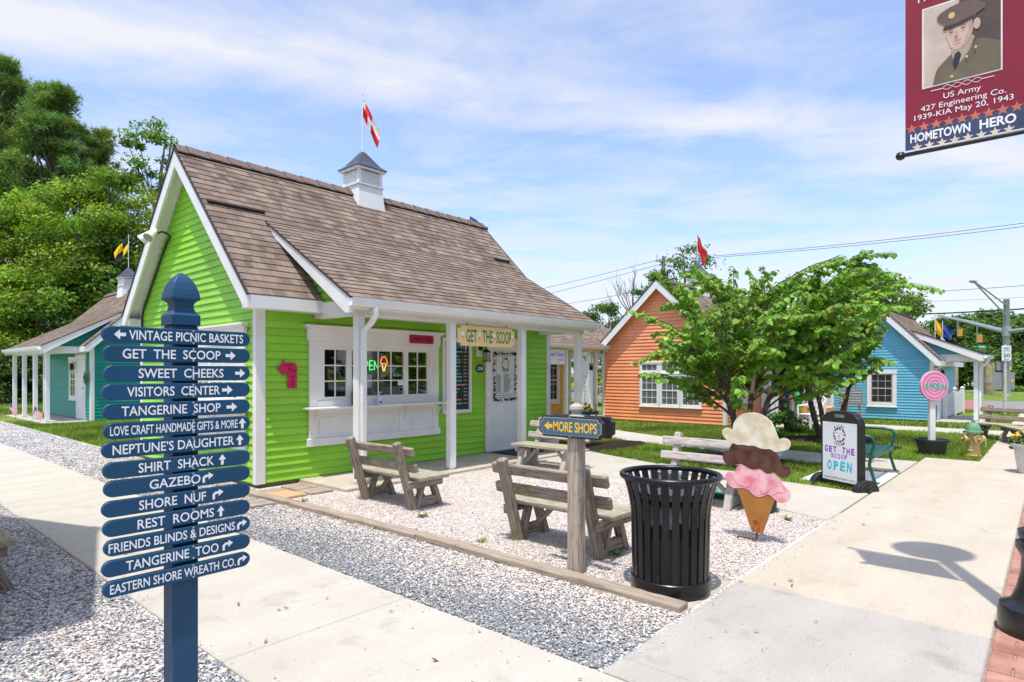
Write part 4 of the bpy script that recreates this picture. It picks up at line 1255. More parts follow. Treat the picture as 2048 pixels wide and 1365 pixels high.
flag('shop_flag', 'red and white flag drooping from the cupola of the green cottage', (GX + 3.18, GY + 2.17, zc - .02), 1.13,
     [('red_cloth', 0, .0, .28, .55, 'red'), ('white_cloth', 0, .55, .12, 1, 'white'), ('red_cloth', .12, .55, .5, 1, 'red'), ('white_cloth', .28, 0, .5, .55, 'white'), ('white_cloth', .5, .5, 1, 1, 'white'), ('red_cloth', .5, 0, 1, .5, 'red')], cw=.74, ch=.36, droop=.86, dirv=(.62, -.45))
flag('shop_flag', 'blue and yellow flag showing just behind the right end of the green ridge', (10.6, 10.75, 3.6), 1.85,
     [('yellow_cloth', 0, 0, 1, .55, 'yellowflag'), ('blue_cloth', 0, .55, 1, 1, 'blueflag')], cw=.62, ch=.4, droop=.45, dirv=(.62, -.45))

# ------------------------------------------------------------------ the other cottages
teal, _, _ = cottage('teal_cottage', 'teal green clapboard cottage with side porch, left of the lime cottage', (5.67, 28.4, 0), R(-90), 'teal', 6.0, 4.2, 2.36, 4.62,
               porch=(.62, 5.8, 1.02, 1.25, 2.34), cup=2.35, expo=.11, downspout=False)
window(teal, (4.05, -.016, 1.32), X, -Y, .62, 1.15, 2, 3, head=.06)
door(teal, (5.0, -.016, .06), X, -Y, .78, 1.9)
slabs('porch_slab', [(4.45, 22.4, 5.66, 27.8)], M['conc'], .04)
t = thing('wall_lantern', 'black lantern by the white door of the teal cottage', 'wall lamp', (5.62, 23.9, 1.85))
b = MB(); b.tube([(0, 0, 0), (-.1, 0, .05), (-.12, 0, -.02)], .012, 6); b.box(-.17, -.05, -.22, -.07, .05, -.02); b.build('lantern_cage', M['blackmat'], t)
t = thing('door_wreath', 'small green wreath hanging beside the teal cottage door', 'wreath', (5.58, 22.55, 1.45))
b = MB(); rn = random.Random(1)
for i in range(160):
    a = rn.uniform(0, 6.28); r0 = rn.uniform(.09, .19); c = Vector((rn.uniform(-.05, 0), r0 * math.cos(a), r0 * math.sin(a) - .1 * rn.random()))
    d = Vector((rn.uniform(-1, 1), rn.uniform(-1, 1), rn.uniform(-1, 1))).normalized() * .05; e = d.orthogonal().normalized() * .02
    b.poly([c - d, c + e, c + d, c - e])
b.build('sprigs', pm('wreath_green', (.05, .14, .05), .8, .4, 8), t)
flag('shop_flag', 'yellow and black flag drooping from the teal cottage cupola', (7.77, 26.05, teal['_cup'] - .02), 1.25,
     [('black_cloth', 0, .5, .4, 1, 'blackflag'), ('yellow_cloth', .4, .5, 1, 1, 'yellowflag'), ('yellow_cloth', 0, 0, .4, .5, 'yellowflag'), ('black_cloth', .4, 0, 1, .5, 'blackflag')], cw=.85, ch=.55, droop=.7, dirv=(-.85, .5))

def us_flag(label, x, y, lean, rz):
    t = thing('stick_flag', label, 'flag', (x, y, 0), rz, 'small stick flags stuck in the gravel')
    b = MB(); tip = Vector((lean, 0, .52)); b.tube([(0, 0, -.05), tip], .006, 6); b.build('stick', M['wood_pale'], t)
    up = tip.normalized(); sd = Vector((.35, 0, -.94)).normalized(); w, h = .34, .22
    P = lambda u, v: tip - up * (h * (1 - v)) * .98 + Vector((.62, 0, -.55)).normalized() * (w * u) + Vector((0, .02 * math.sin(u * 7 + v), 0))
    for nm, mt, stripes in (('red_stripes', 'red', range(0, 13, 2)), ('white_stripes', 'letter', range(1, 13, 2))):
        b = MB()
        for k in stripes:
            v0, v1 = 1 - (k + 1) / 13, 1 - k / 13
            for i in range(8):
                if v0 > .45 and i < 3: continue
                b.poly([P(i / 8, v0), P((i + 1) / 8, v0), P((i + 1) / 8, v1), P(i / 8, v1)])
        b.build(nm, M[mt], t)
    b = MB()
    for i in range(3): b.poly([P(i / 8, .4615), P((i + 1) / 8, .4615), P((i + 1) / 8, 1), P(i / 8, 1)])
    b.build('blue_canton', M['blueflag'], t)
    b = MB()
    for i in range(4):
        for j in range(4):
            c = P((i + .7) / 13, .52 + j * .13) + Vector((0, -.002, 0)); b.flat([(.006, 0), (0, .006), (-.006, 0), (0, -.006)], c, X, Zv)
    b.build('stars', M['letter'], t)
us_flag('small American stick flag in the gravel at the far left edge', *g2(14, 20.6), .12, R(-55))
us_flag('small American stick flag in the gravel beside the right teal porch post', *g2(62, 18.6), .12, R(-55))

orange, _, _ = cottage('orange_cottage', 'orange clapboard cottage with white gable trim, partly behind the redbud tree', (17.0, 6.97, 0), 0, 'orange', 6.2, 4.08, 2.22, 4.36,
                 porch=(.6, 6.0, 1.0, 1.22, 2.25), cup=2.6, expo=.105)
for yy in (-.675, 0, .675):
    window(orange, (-.018, 1.70 - yy, 1.0), -Y, -X, .565, .88, 3, 4, 'white', .05, 'blinds', head=.0)
    window(orange, (-.018, 1.70 - yy, 1.695), -Y, -X, .565, .24, 3, 1, 'white', .05, 'blinds', sash2=False, name='transom', head=.02)
window(orange, (1.5, -.018, 1.3), X, -Y, .7, 1.1, 2, 4)
door(orange, (3.2, -.018, .06), X, -Y, .8, 1.9)
slabs('porch_slab', [(17.6, 5.6, 23.1, 6.96)], M['conc_porch'], .045)
flag('shop_flag', 'red pennant on the cupola of the orange cottage', (19.6, 9.01, orange['_cup'] - .03), 1.1, [('red_cloth', 0, 0, 1, 1, 'red')], cw=.75, ch=.5, droop=.85, dirv=(.6, -.3))

blue, _, _ = cottage('blue_cottage', 'small sky blue clapboard cottage behind the pink round sign', (22.9, 2.85, 0), 0, 'blue', 5.6, 2.85, 1.92, 3.72,
               porch=(.55, 2.9, 1.02, 1.25, 2.1), cup=False, expo=.09, posts=2)
window(blue, (-.018, 1.36, 1.03), -Y, -X, .62, .94, 3, 4, 'white', .11, head=.02, sash='sash_tan')
door(blue, (1.25, -.018, .05), X, -Y, .72, 1.75)
window(blue, (.45, -.018, 1.1), X, -Y, .42, .9, 2, 4)
slabs('porch_slab', [(22.9, 1.55, 26.2, 2.84)], M['conc'], .04)
t = thing('wall_lantern', 'black lantern under the blue cottage porch', 'wall lamp', (23.62, 2.80, 1.62))
b = MB(); b.tube([(0, 0, 0), (0, -.1, .04), (0, -.13, 0)], .012, 6); b.box(-.05, -.18, -.18, .05, -.08, 0); b.build('lantern_cage', M['blackmat'], t)
fl = [('yellow cloth flag flying over the blue cottage roof, tallest of its cluster', 1870, 21.6, 3.55, 'yellowflag', .55, .8),
      ('pale blue flag beside the yellow one over the blue cottage roof', 1885, 22.0, 3.35, 'blueflag', .5, .5),
      ('white flag, rightmost of the cluster over the blue cottage roof', 1882, 22.6, 3.0, 'letter', .4, .85)]
for lb, px, Z_, ht, mt, cw, dr in fl:
    x_, y_ = g2(px, Z_)
    flag('shop_flag', lb, (x_, y_, 2.0), ht - 2.0, [('cloth', 0, 0, 1, 1, mt)], cw=cw, ch=.42, droop=dr, dirv=(.55, -.6), phase=px)

yel, _, _ = cottage('yellow_cottage', 'mustard yellow clapboard cottage glimpsed between the lime and orange ones', (11.6, 12.15, 0), 0, 'yellow', 5.1, 4.0, 2.45, 4.25,
              porch=(.0, 5.4, 1.0, 1.3, 2.42), cup=False, expo=.11, downspout=False)
window(yel, (4.02, -.016, 1.3), X, -Y, .66, 1.3, 3, 5)
slabs('porch_slab', [(11.6, 11.0, 17.0, 12.14)], M['conc_porch'], .045)
# hanging shop sign and tall board on that porch
t = thing('hanging_sign', 'white scalloped shop sign hanging on the yellow cottage porch, half hidden', 'shop sign', (14.42, 11.0, 2.0))
b = MB(); b.prism([(-.45, -.22), (.36, -.22), (.40, -.18), (.40, .2), (.36, .24), (-.45, .24)], (0, 0, 0), X, Zv, -Y, .03); b.build('sign_board', M['panelw'], t, bevel=.004)
b = MB(); b.text('Sweet Cheeks', (-.02, -.031, .08), X, Zv, .12, .72, bold=.01); b.text('treats', (.17, -.031, -.08), X, Zv, .07, .26); b.build('lettering', M['purple'], t)
t = thing('tall_sign', 'tall white board with vertical letters standing on the yellow cottage porch', 'board sign', (15.75, 10.95, .05), R(-20))
b = MB(); b.prism([(-.2, .1), (-.24, .3), (-.2, .55), (-.2, 1.7), (-.16, 1.85), (.16, 1.85), (.2, 1.8), (.2, .1), (.16, .02), (-.16, .02)], (0, 0, 0), X, Zv, -Y, .03); b.build('sign_board', M['panelw'], t, bevel=.004)
b = MB()
for i, c in enumerate('FROZEN'): b.text(c, (.03, -.031, 1.16 - i * .125), X, Zv, .085)
b.text('ice cream', (0, -.031, 1.38), X, Zv, .05, .22); b.text('yogurt', (0, -.031, .3), X, Zv, .05, .22); b.text('treats', (0, -.031, .18), X, Zv, .05, .2)
b.build('lettering', M['steel_blue'], t)

# ------------------------------------------------------------------ directory signpost
PX, PY = .872, 2.362
t = thing('directory_post', 'navy directory post with fourteen rounded name boards beside the path', 'signpost', (PX, PY, 0))
KS = .846                               # a 4x4 post: 89 mm square
pw = .044
b = MB(); b.box(-pw, -pw, -.3, pw, pw, 1.716)
b.build('post', M['navy_post'], t, bevel=.006, seg=2)
b = MB()
prof = [(.0585, 1.747), (.0585, 1.789), (.053, 1.797), (.044, 1.808), (.039, 1.822), (.038, 1.832), (.041, 1.843), (.050, 1.852), (.0585, 1.857), (.0585, 1.864), (.0565, 1.878), (.051, 1.902), (.042, 1.928), (.028, 1.952), (.010, 1.970), (0, 1.974)]
b.lathe([(r * 1.414 * KS, 1.55 + (z - 1.55) * KS) for r, z in prof], 4, sides=True)
b.build('finial', M['navy_post'], t, bevel=.003, seg=2)
boards = [  # centre y px, text, text x0, x1, arrow kind, arrow x0, x1
    (674.5, 'VINTAGE PICNIC BASKETS', 258, 486, 'l', 228, 252), (710, 'GET  THE  SCOOP', 245, 441, 'r', 451, 471), (747, 'SWEET  CHEEKS', 277, 447, 'r', 470, 490),
    (782, 'VISITORS  CENTER', 254, 440, 'r', 444, 465), (818, 'TANGERINE  SHOP', 243, 441, 'r', 453, 474), (854, 'LOVE CRAFT HANDMADE GIFTS & MORE', 220, 475, 'u', 477, 492),
    (889, 'NEPTUNE’S DAUGHTER', 225, 468, 'u', 472, 487), (927, 'SHIRT  SHACK', 277, 428, 'u', 437, 452), (961, 'GAZEBO', 299, 401, 't', 405, 427),
    (998, 'SHORE  NUF', 278, 412, 't', 425, 447), (1034, 'REST  ROOMS', 275, 428, 'u', 434, 449), (1070, 'FRIENDS BLINDS & DESIGNS', 217, 470, 't', 474, 494),
    (1108, 'TANGERINE  TOO', 252, 437, 't', 445, 466), (1146, 'EASTERN SHORE WREATH CO.', 220, 471, 't', 475, 494)]
yb = -pw - .019
def bx_of(px):                          # board coordinate under an image column
    r = (px - 1024) / F_PX; Yw = PY + yb - .009
    return (CY + SY * r) * Yw / (SY - CY * r) - PX
def arrow(kind, x0, x1, h):
    w = x1 - x0; xm = (x0 + x1) / 2
    if kind in 'lr':
        s = 1 if kind == 'r' else -1
        a, c = (x0, x1) if s == 1 else (x1, x0)
        m = c - s * w * .5
        return [[(a, -h * .17), (m, -h * .17), (m, -h * .5), (c, 0), (m, h * .5), (m, h * .17), (a, h * .17)]]
    if kind == 'u':
        h *= 1.12
        return [[(xm - w * .18, -h * .5), (xm + w * .18, -h * .5), (xm + w * .18, 0), (x1, 0), (xm, h * .52), (x0, 0), (xm - w * .18, 0)]]
    q = w * .36
    return [[(x0, -h * .5), (x0 + w * .22, -h * .5), (x0 + w * .22, -h * .05), (x0 + q, h * .06), (x0 + w * .55, h * .06), (x0 + w * .55, -h * .22), (x1, h * .2), (x0 + w * .55, h * .55), (x0 + w * .55, h * .32), (x0 + q * .7, h * .32), (x0, h * .08)]]
for i, (yc, txt, a0, a1, ak, b0, b1) in enumerate(boards):
    z = EYE - (yc - HOR) / F_PX * 2.162
    xl, xr = bx_of(204 + (i % 3) * 2), bx_of(500.5)
    h = .0267
    n = 12
    pts = [(xr - h + h * math.cos(a), h * math.sin(a)) for a in [-math.pi / 2 + math.pi * k / n for k in range(n + 1)]] + [(xl + h + h * math.cos(a), h * math.sin(a)) for a in [math.pi / 2 + math.pi * k / n for k in range(n + 1)]]
    b = MB(); b.prism(pts, (0, yb + .009, z), X, Zv, -Y, .018)
    bd = b.build('name_board', M['navy'], t, bevel=.0025)
    b = MB()
    x0, x1 = bx_of(a0), bx_of(a1)
    hh = .0325 if len(txt) < 24 else .031
    b.text(txt, ((x0 + x1) / 2, yb - .0096, z), X, Zv, hh, x1 - x0, bold=.012)
    for p in arrow(ak, bx_of(b0), bx_of(b1), .034): b.flat(p, (0, yb - .0096, z), X, Zv)
    b.build('lettering', M['letter'], bd)
    b = MB()
    for dz in (-.0205, .0205): b.lathe([(.0036, -.0), (.0036, .002), (.002, .003)], 8, (0, 0, 0)); b.v[-24:] = [(p[0] + .015, yb - .0092 - p[2], z + dz + p[1]) for p in b.v[-24:]]
    b.build('screw', M['metal'], bd)
    b = MB(); b.box(-.03, yb + .0092, z - .017, .03, -pw - .0005, z + .017); b.build('spacer', M['navy_post'], bd)

# ------------------------------------------------------------------ MORE SHOPS post
QX, QY = 3.86, 2.75
t = thing('wooden_signpost', 'weathered wooden post with a blue MORE SHOPS board and black back board', 'signpost', (QX, QY, 0))
b = MB(); b.beam((0, 0, -.2), (0, 0, 1.08), .105, .105, X)
b.build('post', M['wood_post'], t, bevel=.012, seg=2)
b = MB()
prof = [(.0525, 1.075), (.0525, 1.115), (.040, 1.135), (.040, 1.15), (.068, 1.165), (.070, 1.19), (.052, 1.21), (.032, 1.235), (.036, 1.25), (.048, 1.268), (.045, 1.29), (.02, 1.31), (0, 1.315)]
b.lathe([(r * 1.2, z) for r, z in prof], 12)
b.build('finial', M['wood_pale'], t, smooth=True)
def plaque(L_, H_, c=.035):
    x, y = L_ / 2, H_ / 2
    return [(-x, -y + c), (-x + c * .7, -y + c * .7), (-x + c, -y), (x - c, -y), (x - c * .7, -y + c * .7), (x, -y + c), (x, y - c), (x - c * .7, y - c * .7), (x - c, y), (-x + c, y), (-x + c * .7, y - c * .7), (-x, y - c)]
U = -Y
for nm, sx in (('name_board', -1), ('back_board', 1)):
    xo = -.0535 if sx < 0 else .0535
    zc_ = 1.135
    b = MB(); b.prism(plaque(.60, .165), (xo + (.0 if sx < 0 else 0), 0, zc_), U, Zv, X * sx, .03)
    bd = b.build(nm, M['blackmat'], t, bevel=.006)
    if sx < 0:
        b = MB(); b.prism(plaque(.565, .135, .03), (xo - .0302, 0, zc_), U, Zv, -X, .0012); b.build('gold_rim', M['wood_pale'], bd)
        b = MB(); b.prism(plaque(.555, .125, .03), (xo - .0316, 0, zc_), U, Zv, -X, .0012); b.build('blue_panel', M['steel_blue'], bd)
        b = MB(); b.text('MORE SHOPS', (xo - .0334, -.045, zc_), U, Zv, .078, .40, bold=.02); b.flat([(-.245, 0), (-.20, .036), (-.20, .014), (-.165, .014), (-.165, -.014), (-.20, -.014), (-.20, -.036)], (xo - .0334, 0, zc_), U, Zv); b.build('lettering', M['gold'], bd)
        b = MB()
        for dz in (-.072, .072):
            b.lathe([(.007, 0), (.006, .003), (0, .004)], 8); b.v[-24:] = [(xo - .0335 - p[2], p[0], zc_ + dz + p[1]) for p in b.v[-24:]]
        b.build('screw', M['metal'], bd)

# ------------------------------------------------------------------ wooden benches
def bench(label, x, y, rz, mat='wood', seat='wood_seat'):
    """local x along the bench, rear posts at y=0, seat towards +y"""
    t = thing('wooden_bench', label, 'bench', (x, y, 0), rz, 'rustic wooden benches')
    lean = lambda z: -.22 * z / .78 if z > 0 else 0
    for sx in (-.44, .44):
        b = MB(); b.beam((sx, .03, -.02), (sx, lean(.74), .78), .085, .085, Y)
        b.build('rear_post', M[mat], t, bevel=.016, seg=2)
        b = MB(); b.beam((sx - .005, .30, .30), (sx - .005, .43, -.02), .085, .06, Y)
        b.build('front_leg', M[mat], t, bevel=.006)
        b = MB(); b.beam((sx + .002, .05, 0.0), (sx + .002, .16, .30), .075, .05, Y)
        b.build('strut', M[mat], t, bevel=.005)
        s = 1 if sx > 0 else -1
        b = MB(); b.beam((sx + s * .062, -.10, .305), (sx + s * .062, .40, .305), .036, .085); b.build('seat_bearer', M[mat], t, bevel=.005)
        b = MB(); b.beam((sx, .02, .09), (sx, .38, .09), .045, .10); b.build('stretcher', M[mat], t, bevel=.005)
        b = MB(); b.beam((sx - s * .02, .21, .10), (sx - s * .27, .21, .335), .05, .035, Y); b.build('brace', M[mat], t, bevel=.004)
    b = MB()
    for k in range(3):
        y0 = -.01 + k * .148
        b.box(-.60, y0, .348, .60, y0 + .142, .388)
    b.build('seat', M[seat], t, bevel=.005)
    for z in (.50, .68):
        b = MB(); yy = lean(z) + .068
        b.beam((-.62, yy, z), (.62, yy, z), .05, .10, (0, -.27, 1))
        b.build('back_rail', M[mat], t, bevel=.014, seg=2)
    return t
bench('grey wooden bench nearest the green wall, its back to the path', 4.40, 5.82, R(-90))
bench('mossy wooden bench with its back right behind the MORE SHOPS post', 4.26, 3.26, R(-90))
bench('wooden bench in front of the white door of the green cottage', 7.97, 6.10, R(90), 'wood_pale', 'wood_seat')
bench('pale wooden bench partly hidden by the big ice cream cutout', 7.13, 3.18, R(90), 'wood_pale', 'wood_pale')
bench('wooden bench beyond the yellow hydrant at the right edge, left of two', 16.95, .35, R(20))
bench('wooden bench in the left edge of the view beside the grey gravel', .49, 6.0, R(-90))
bench('wooden bench beyond the hydrant, rearmost at the right edge', 17.9, .85, R(60))

# ------------------------------------------------------------------ edging timbers and pavers
def timber(label, p, q):
    b = MB(); b.beam((p[0], p[1], .0), (q[0], q[1], .006), .13, .115)
    o = b.build('edging_timber', M['timber'], None, bevel=.012, seg=2)
    return tag(o, label, 'timber', 'landscape timbers edging the gravel')
timber('brown landscape timber edging the gravel, the one ending by the litter bin', (3.70, 1.79), (3.72, 4.42))
timber('pale landscape timber edging the gravel beside the left bench', (3.715, 4.43), (3.64, 6.92))
timber('short landscape timber edging in front of the green corner board', (3.64, 6.94), (3.60, 8.4))
pv = [(3.76, 6.98, .30, .24, 0), (3.76, 7.24, .30, .24, 0), (4.10, 6.98, .33, .15, 1), (4.10, 7.15, .33, .16, 1), (4.10, 7.33, .33, .16, 1), (3.76, 7.50, .30, .2, 1), (4.10, 7.52, .33, .22, 2), (3.25, 6.80, .30, .16, 1), (3.25, 6.98, .30, .16, 1)]
pm_ = [pm('tan_paver', (.52, .33, .18), .9, .15, 8, .3, 80), pm('grey_brown_paver', (.34, .28, .225), .9, .2, 8, .3, 80), pm('brown_paver', (.36, .245, .16), .9, .2, 8, .3, 80)]
nm = ['tan paver nearest the timber, laid flat by the green corner', 'tan paver, second from the porch post along the timber', 'grey brown paver at the outer edge by the porch post', 'grey brown paver, second row beside the porch slab', 'grey brown paver, third row beside the porch slab', 'brown paver between timber and green cottage corner', 'brown paver against the porch slab, farthest of its row', 'grey paver outside the timber, nearer the path end', 'grey paver outside the timber, nearer the green corner']
for (x, y, w, h, c), l in zip(pv, nm):
    b = MB(); b.box(x, y, -.03, x + w, y + h, .035 + random.uniform(-.006, .006))
    tag(b.build('paver', pm_[c], bevel=.008, seg=2), l, 'paver', 'flat pavers by the green corner')

# ------------------------------------------------------------------ litter bin
t = thing('litter_bin', 'black steel slatted litter bin with flared rim, beside the sidewalk', 'litter bin', (4.02, 2.05, .017))
def rp(z): return .262 + .010 * z / .5 if z < .5 else .272 + .062 * ((z - .5) / .3) ** 1.9
n = 26
for i in range(n):
    th = 2 * math.pi * (i + .5) / n
    ct, st = math.cos(th), math.sin(th)
    b = MB(); zs = [.09, .3, .5, .56, .62, .68, .74, .80]
    V = []
    for z in zs:
        r = rp(z)
        for dr, w in ((0, -1), (0, 1), (-.007, 1), (-.007, -1)):
            wv = .0225 + (.004 if z > .6 else 0)
            V.append(((r + dr) * ct - st * w * wv, (r + dr) * st + ct * w * wv, z))
    fs = []
    for k in range(len(zs) - 1):
        for q in range(4): fs.append((k * 4 + q, k * 4 + (q + 1) % 4, k * 4 + 4 + (q + 1) % 4, k * 4 + 4 + q))
    b.add(V, fs); b.build('slat', M['binblack'], t)
b = MB(); b.lathe([(.255, .0), (.272, .0), (.275, .01), (.275, .10), (.270, .105), (.255, .105)], 48, cap=False); b.build('base_band', M['binblack'], t, smooth=True)
b = MB(); k = 12; b.lathe([(.336 + .020 * math.cos(2 * math.pi * i / k), .805 + .021 * math.sin(2 * math.pi * i / k)) for i in range(k + 1)], 56, cap=False)
b.build('rim', M['binblack'], t, smooth=True)
b = MB(); b.lathe([(.235, .03), (.235, .60), (.225, .60), (.225, .04)], 40); b.build('liner', M['blackmat'], t, smooth=True)
b = MB(); rn = random.Random(4); V = []
for j, (z, r) in enumerate([(.50, .243), (.54, .245), (.58, .246), (.62, .240), (.625, .228)]):
    for i in range(60): V.append(((r + rn.uniform(-.005, .005)) * math.cos(2 * math.pi * i / 60), (r + rn.uniform(-.005, .005)) * math.sin(2 * math.pi * i / 60), z + (rn.uniform(-.035, .02) if j == 0 else 0)))
b.add(V, [(j * 60 + i, j * 60 + (i + 1) % 60, (j + 1) * 60 + (i + 1) % 60, (j + 1) * 60 + i) for j in range(4) for i in range(60)]); b.build('bin_bag', M['bag'], t, smooth=True)
b = MB(); b.lathe([(.13, .69), (.13, .715), (.145, .728), (.25, .716), (.290, .712), (.290, .672), (.25, .69), (.14, .69)], 48, cap=False); b.build('lid', pm('lid_grey', (.05, .05, .052), .35, .2, 8), t, smooth=True)

# ------------------------------------------------------------------ ice cream cutout
t = thing('ice_cream_sign', 'flat painted triple scoop ice cream cone cutout on a rusty ground stake', 'cutout sign', (5.66, 2.03, 0), R(4))
SX, SZ = 950., 937.
cv = lambda L_: [((x - 915) / SX, (1245 - y) / SZ) for x, y in L_]
cream = [(620, 310), (635, 285), (670, 275), (700, 292), (713, 290), (720, 240), (745, 195), (790, 155), (850, 137), (920, 137), (985, 160), (1040, 210), (1070, 270), (1100, 358), (1112, 343), (1145, 335), (1180, 350), (1195, 385), (1180, 425), (1150, 440), (1100, 452), (1070, 462), (1030, 434), (990, 442), (950, 438), (915, 422), (880, 417), (840, 422), (800, 414), (760, 422), (720, 407), (690, 405), (650, 372), (625, 342)]
brown = [(720, 400), (690, 440), (680, 480), (655, 475), (630, 500), (625, 540), (640, 580), (680, 605), (720, 605), (750, 590), (790, 580), (830, 600), (870, 620), (910, 620), (950, 605), (985, 640), (1020, 645), (1060, 625), (1090, 655), (1130, 670), (1170, 660), (1195, 620), (1185, 575), (1150, 555), (1110, 570), (1110, 530), (1090, 480), (1060, 452), (1030, 430), (990, 438), (950, 434), (915, 418), (840, 418), (760, 418)]
pinkl = [(800, 585), (760, 600), (735, 640), (725, 665), (690, 655), (660, 670), (645, 700), (660, 750), (690, 785), (730, 800), (780, 790), (820, 790), (850, 800), (890, 840), (930, 855), (980, 835), (1010, 815), (1050, 840), (1080, 870), (1120, 880), (1165, 865), (1190, 820), (1185, 775), (1150, 745), (1130, 720), (1110, 680), (1060, 640), (1000, 640), (940, 610), (870, 622), (830, 602)]
conel = [(750, 790), (875, 1150), (965, 1162), (1066, 850), (1000, 815), (930, 835), (880, 810), (830, 785)]
def smooth_out(p, n=3):
    q = p
    for _ in range(2):
        q = [tuple(.75 * a + .25 * c for a, c in zip(q[i], q[(i + 1) % len(q)])) if k == 0 else tuple(.25 * a + .75 * c for a, c in zip(q[i], q[(i + 1) % len(q)])) for i in range(len(q)) for k in (0, 1)]
    return q
def brushed(name, c1, c2):
    return pm(name, c1, .6, .0, 9, .03, 40, col2=c2, thr=(.38, .60), spec=.25)
for nm_, ol, mt, off, sm in (('cone', conel, pm('cone_tan', (.40, .165, .035), .6, .15, 6, .1, 40), .0, False), ('pink_scoop', pinkl, brushed('pink_scoop', (.74, .235, .28), (.86, .50, .51)), .004, True),
                             ('chocolate_scoop', brown, brushed('chocolate_scoop', (.068, .026, .016), (.135, .062, .042)), .0065, True), ('vanilla_scoop', cream, brushed('vanilla_scoop', (.62, .53, .34), (.80, .73, .57)), .009, True)):
    b = MB(); b.prism(smooth_out(cv(ol)) if sm else cv(ol), (-off, 0, 0), -Y, Zv, -X, .014)
    b.build(nm_, mt, t, bevel=.0015)
b = MB()
for pts in ([(700, 690), (760, 760), (850, 780)], [(820, 790), (870, 760), (880, 720)], [(1040, 830), (1090, 790), (1150, 790)], [(905, 840), (990, 810), (1040, 760)]):
    b.tube([(-.0185, -(x - 915) / SX, (1245 - y) / SZ) for x, y in pts], [.001, .004, .001], 4)
b.build('brush_stroke', pm('deep_pink', (.74, .16, .24), .6, .1), t)
rust = pm('rusty_steel', (.16, .05, .022), .8, .4, 30)
b = MB(); b.tube([(-.002, 0, -.1), (-.002, 0, .12)], .008, 8); b.tube([(-.002, 0, .03), (-.002, .17, .035), (-.002, .17, .01)], .008, 8); b.build('ground_stake', rust, t)
b = MB()
for s in (-.022, .022): b.tube([(-.02, s, .21), (-.022, s * 1.2, .16), (-.02, s * .3, .10)], .006, 6)
b.tube([(-.02, -.022, .21), (-.02, .022, .21)], .006, 6); b.build('bracket', pm('orange_rust', (.45, .11, .02), .7, .3, 20), t)

# ------------------------------------------------------------------ sandwich board
t = thing('sandwich_board', 'white hand-lettered sidewalk board with black frame and half-round feet', 'sandwich board', (9.07, 2.12, 0), R(-30))
U = -Y
def rrect(w, h, r, top=.0):
    pts = []
    for cx, cz, a0 in ((w / 2 - r, r, -90), (w / 2 - r, h - r, 0), (-w / 2 + r, h - r, 90), (-w / 2 + r, r, 180)):
        for k in range(6): a = R(a0 + 90 * k / 5); pts.append((cx + r * math.cos(a), cz + r * math.sin(a)))
    return pts
b = MB()
out = rrect(.62, .98, .02)[:6] + [(.31, .80), (.285, .88), (.22, .945), (.10, .975), (-.10, .975), (-.22, .945), (-.285, .88), (-.31, .80)] + rrect(.62, .98, .02)[-6:]
hole = None
b.prism(out, (.05, 0, .06), U, Zv, -X, .11); b.build('frame', M['blackmat'], t, bevel=.012, seg=2)
b = MB(); b.prism([(-.275, .10), (.275, .10), (.275, .88), (-.275, .88)], (-.0605, 0, 0), U, Zv, -X, .003); b.build('panel', M['panelw'], t)
b = MB(); b.prism(rrect(.16, .045, .02), (-.0605, 0, .945), U, Zv, -X, .002); b.build('hand_slot', pm('slot_view', (.16, .17, .12), .8), t)
for s in (-1, 1):
    b = MB(); n = 16
    pts = [(.19 * math.cos(math.pi * k / n), .155 * math.sin(math.pi * k / n)) for k in range(n + 1)]
    b.prism(pts, (0, s * .31, .012), X, Zv, Y, .085 * s); b.prism([(p[0] * .85, p[1] * .85) for p in pts], (0, s * .396, .012), X, Zv, Y, .014 * s)
    b.build('foot', M['blackmat'], t, bevel=.008)
    b = MB(); b.tube([(0, s * .41, .09), (0, s * .416, .09)], .03, 12); b.build('foot_bolt', M['black'], t)
xf = -.064
emblem(t, (xf, 0, .715), U, .10, 6)
b = MB(); arc_text(b, 'KILBY', (xf, 0, .715), U, .122, .036, 124, 56); arc_text(b, 'CREAM', (xf, 0, .715), U, .128, .036, 238, 302, False); b.text('www.kilbycream.com', (xf, 0, .135), U, Zv, .032, .50, bold=.01); b.build('lettering', M['ink'], t)
def hand(b, s, o, h, w, seed, bold=.02):
    rn = random.Random(seed); n = len(s); k = w / n
    for i, c in enumerate(s):
        if c == ' ': continue
        a = rn.uniform(-.10, .10)
        u_ = Vector(U) * math.cos(a) + Zv * math.sin(a); v_ = Zv * math.cos(a) - Vector(U) * math.sin(a)
        b.text(c, Vector(o) + Vector(U) * ((i - n / 2 + .5) * k) + Zv * rn.uniform(-.005, .005), u_, v_, h * rn.uniform(.92, 1.08), k * .74 if c not in 'I' else k * .2, bold=bold)
b = MB(); hand(b, 'GET THE', (xf, 0, .515), .085, .50, 1, .045); hand(b, 'SCOOP', (xf, .005, .428), .064, .27, 2, .035); b.build('purple_words', M['purple'], t)
b = MB(); hand(b, 'OPEN', (xf, 0, .30), .135, .43, 3, .05); b.build('blue_word', M['cyan'], t)

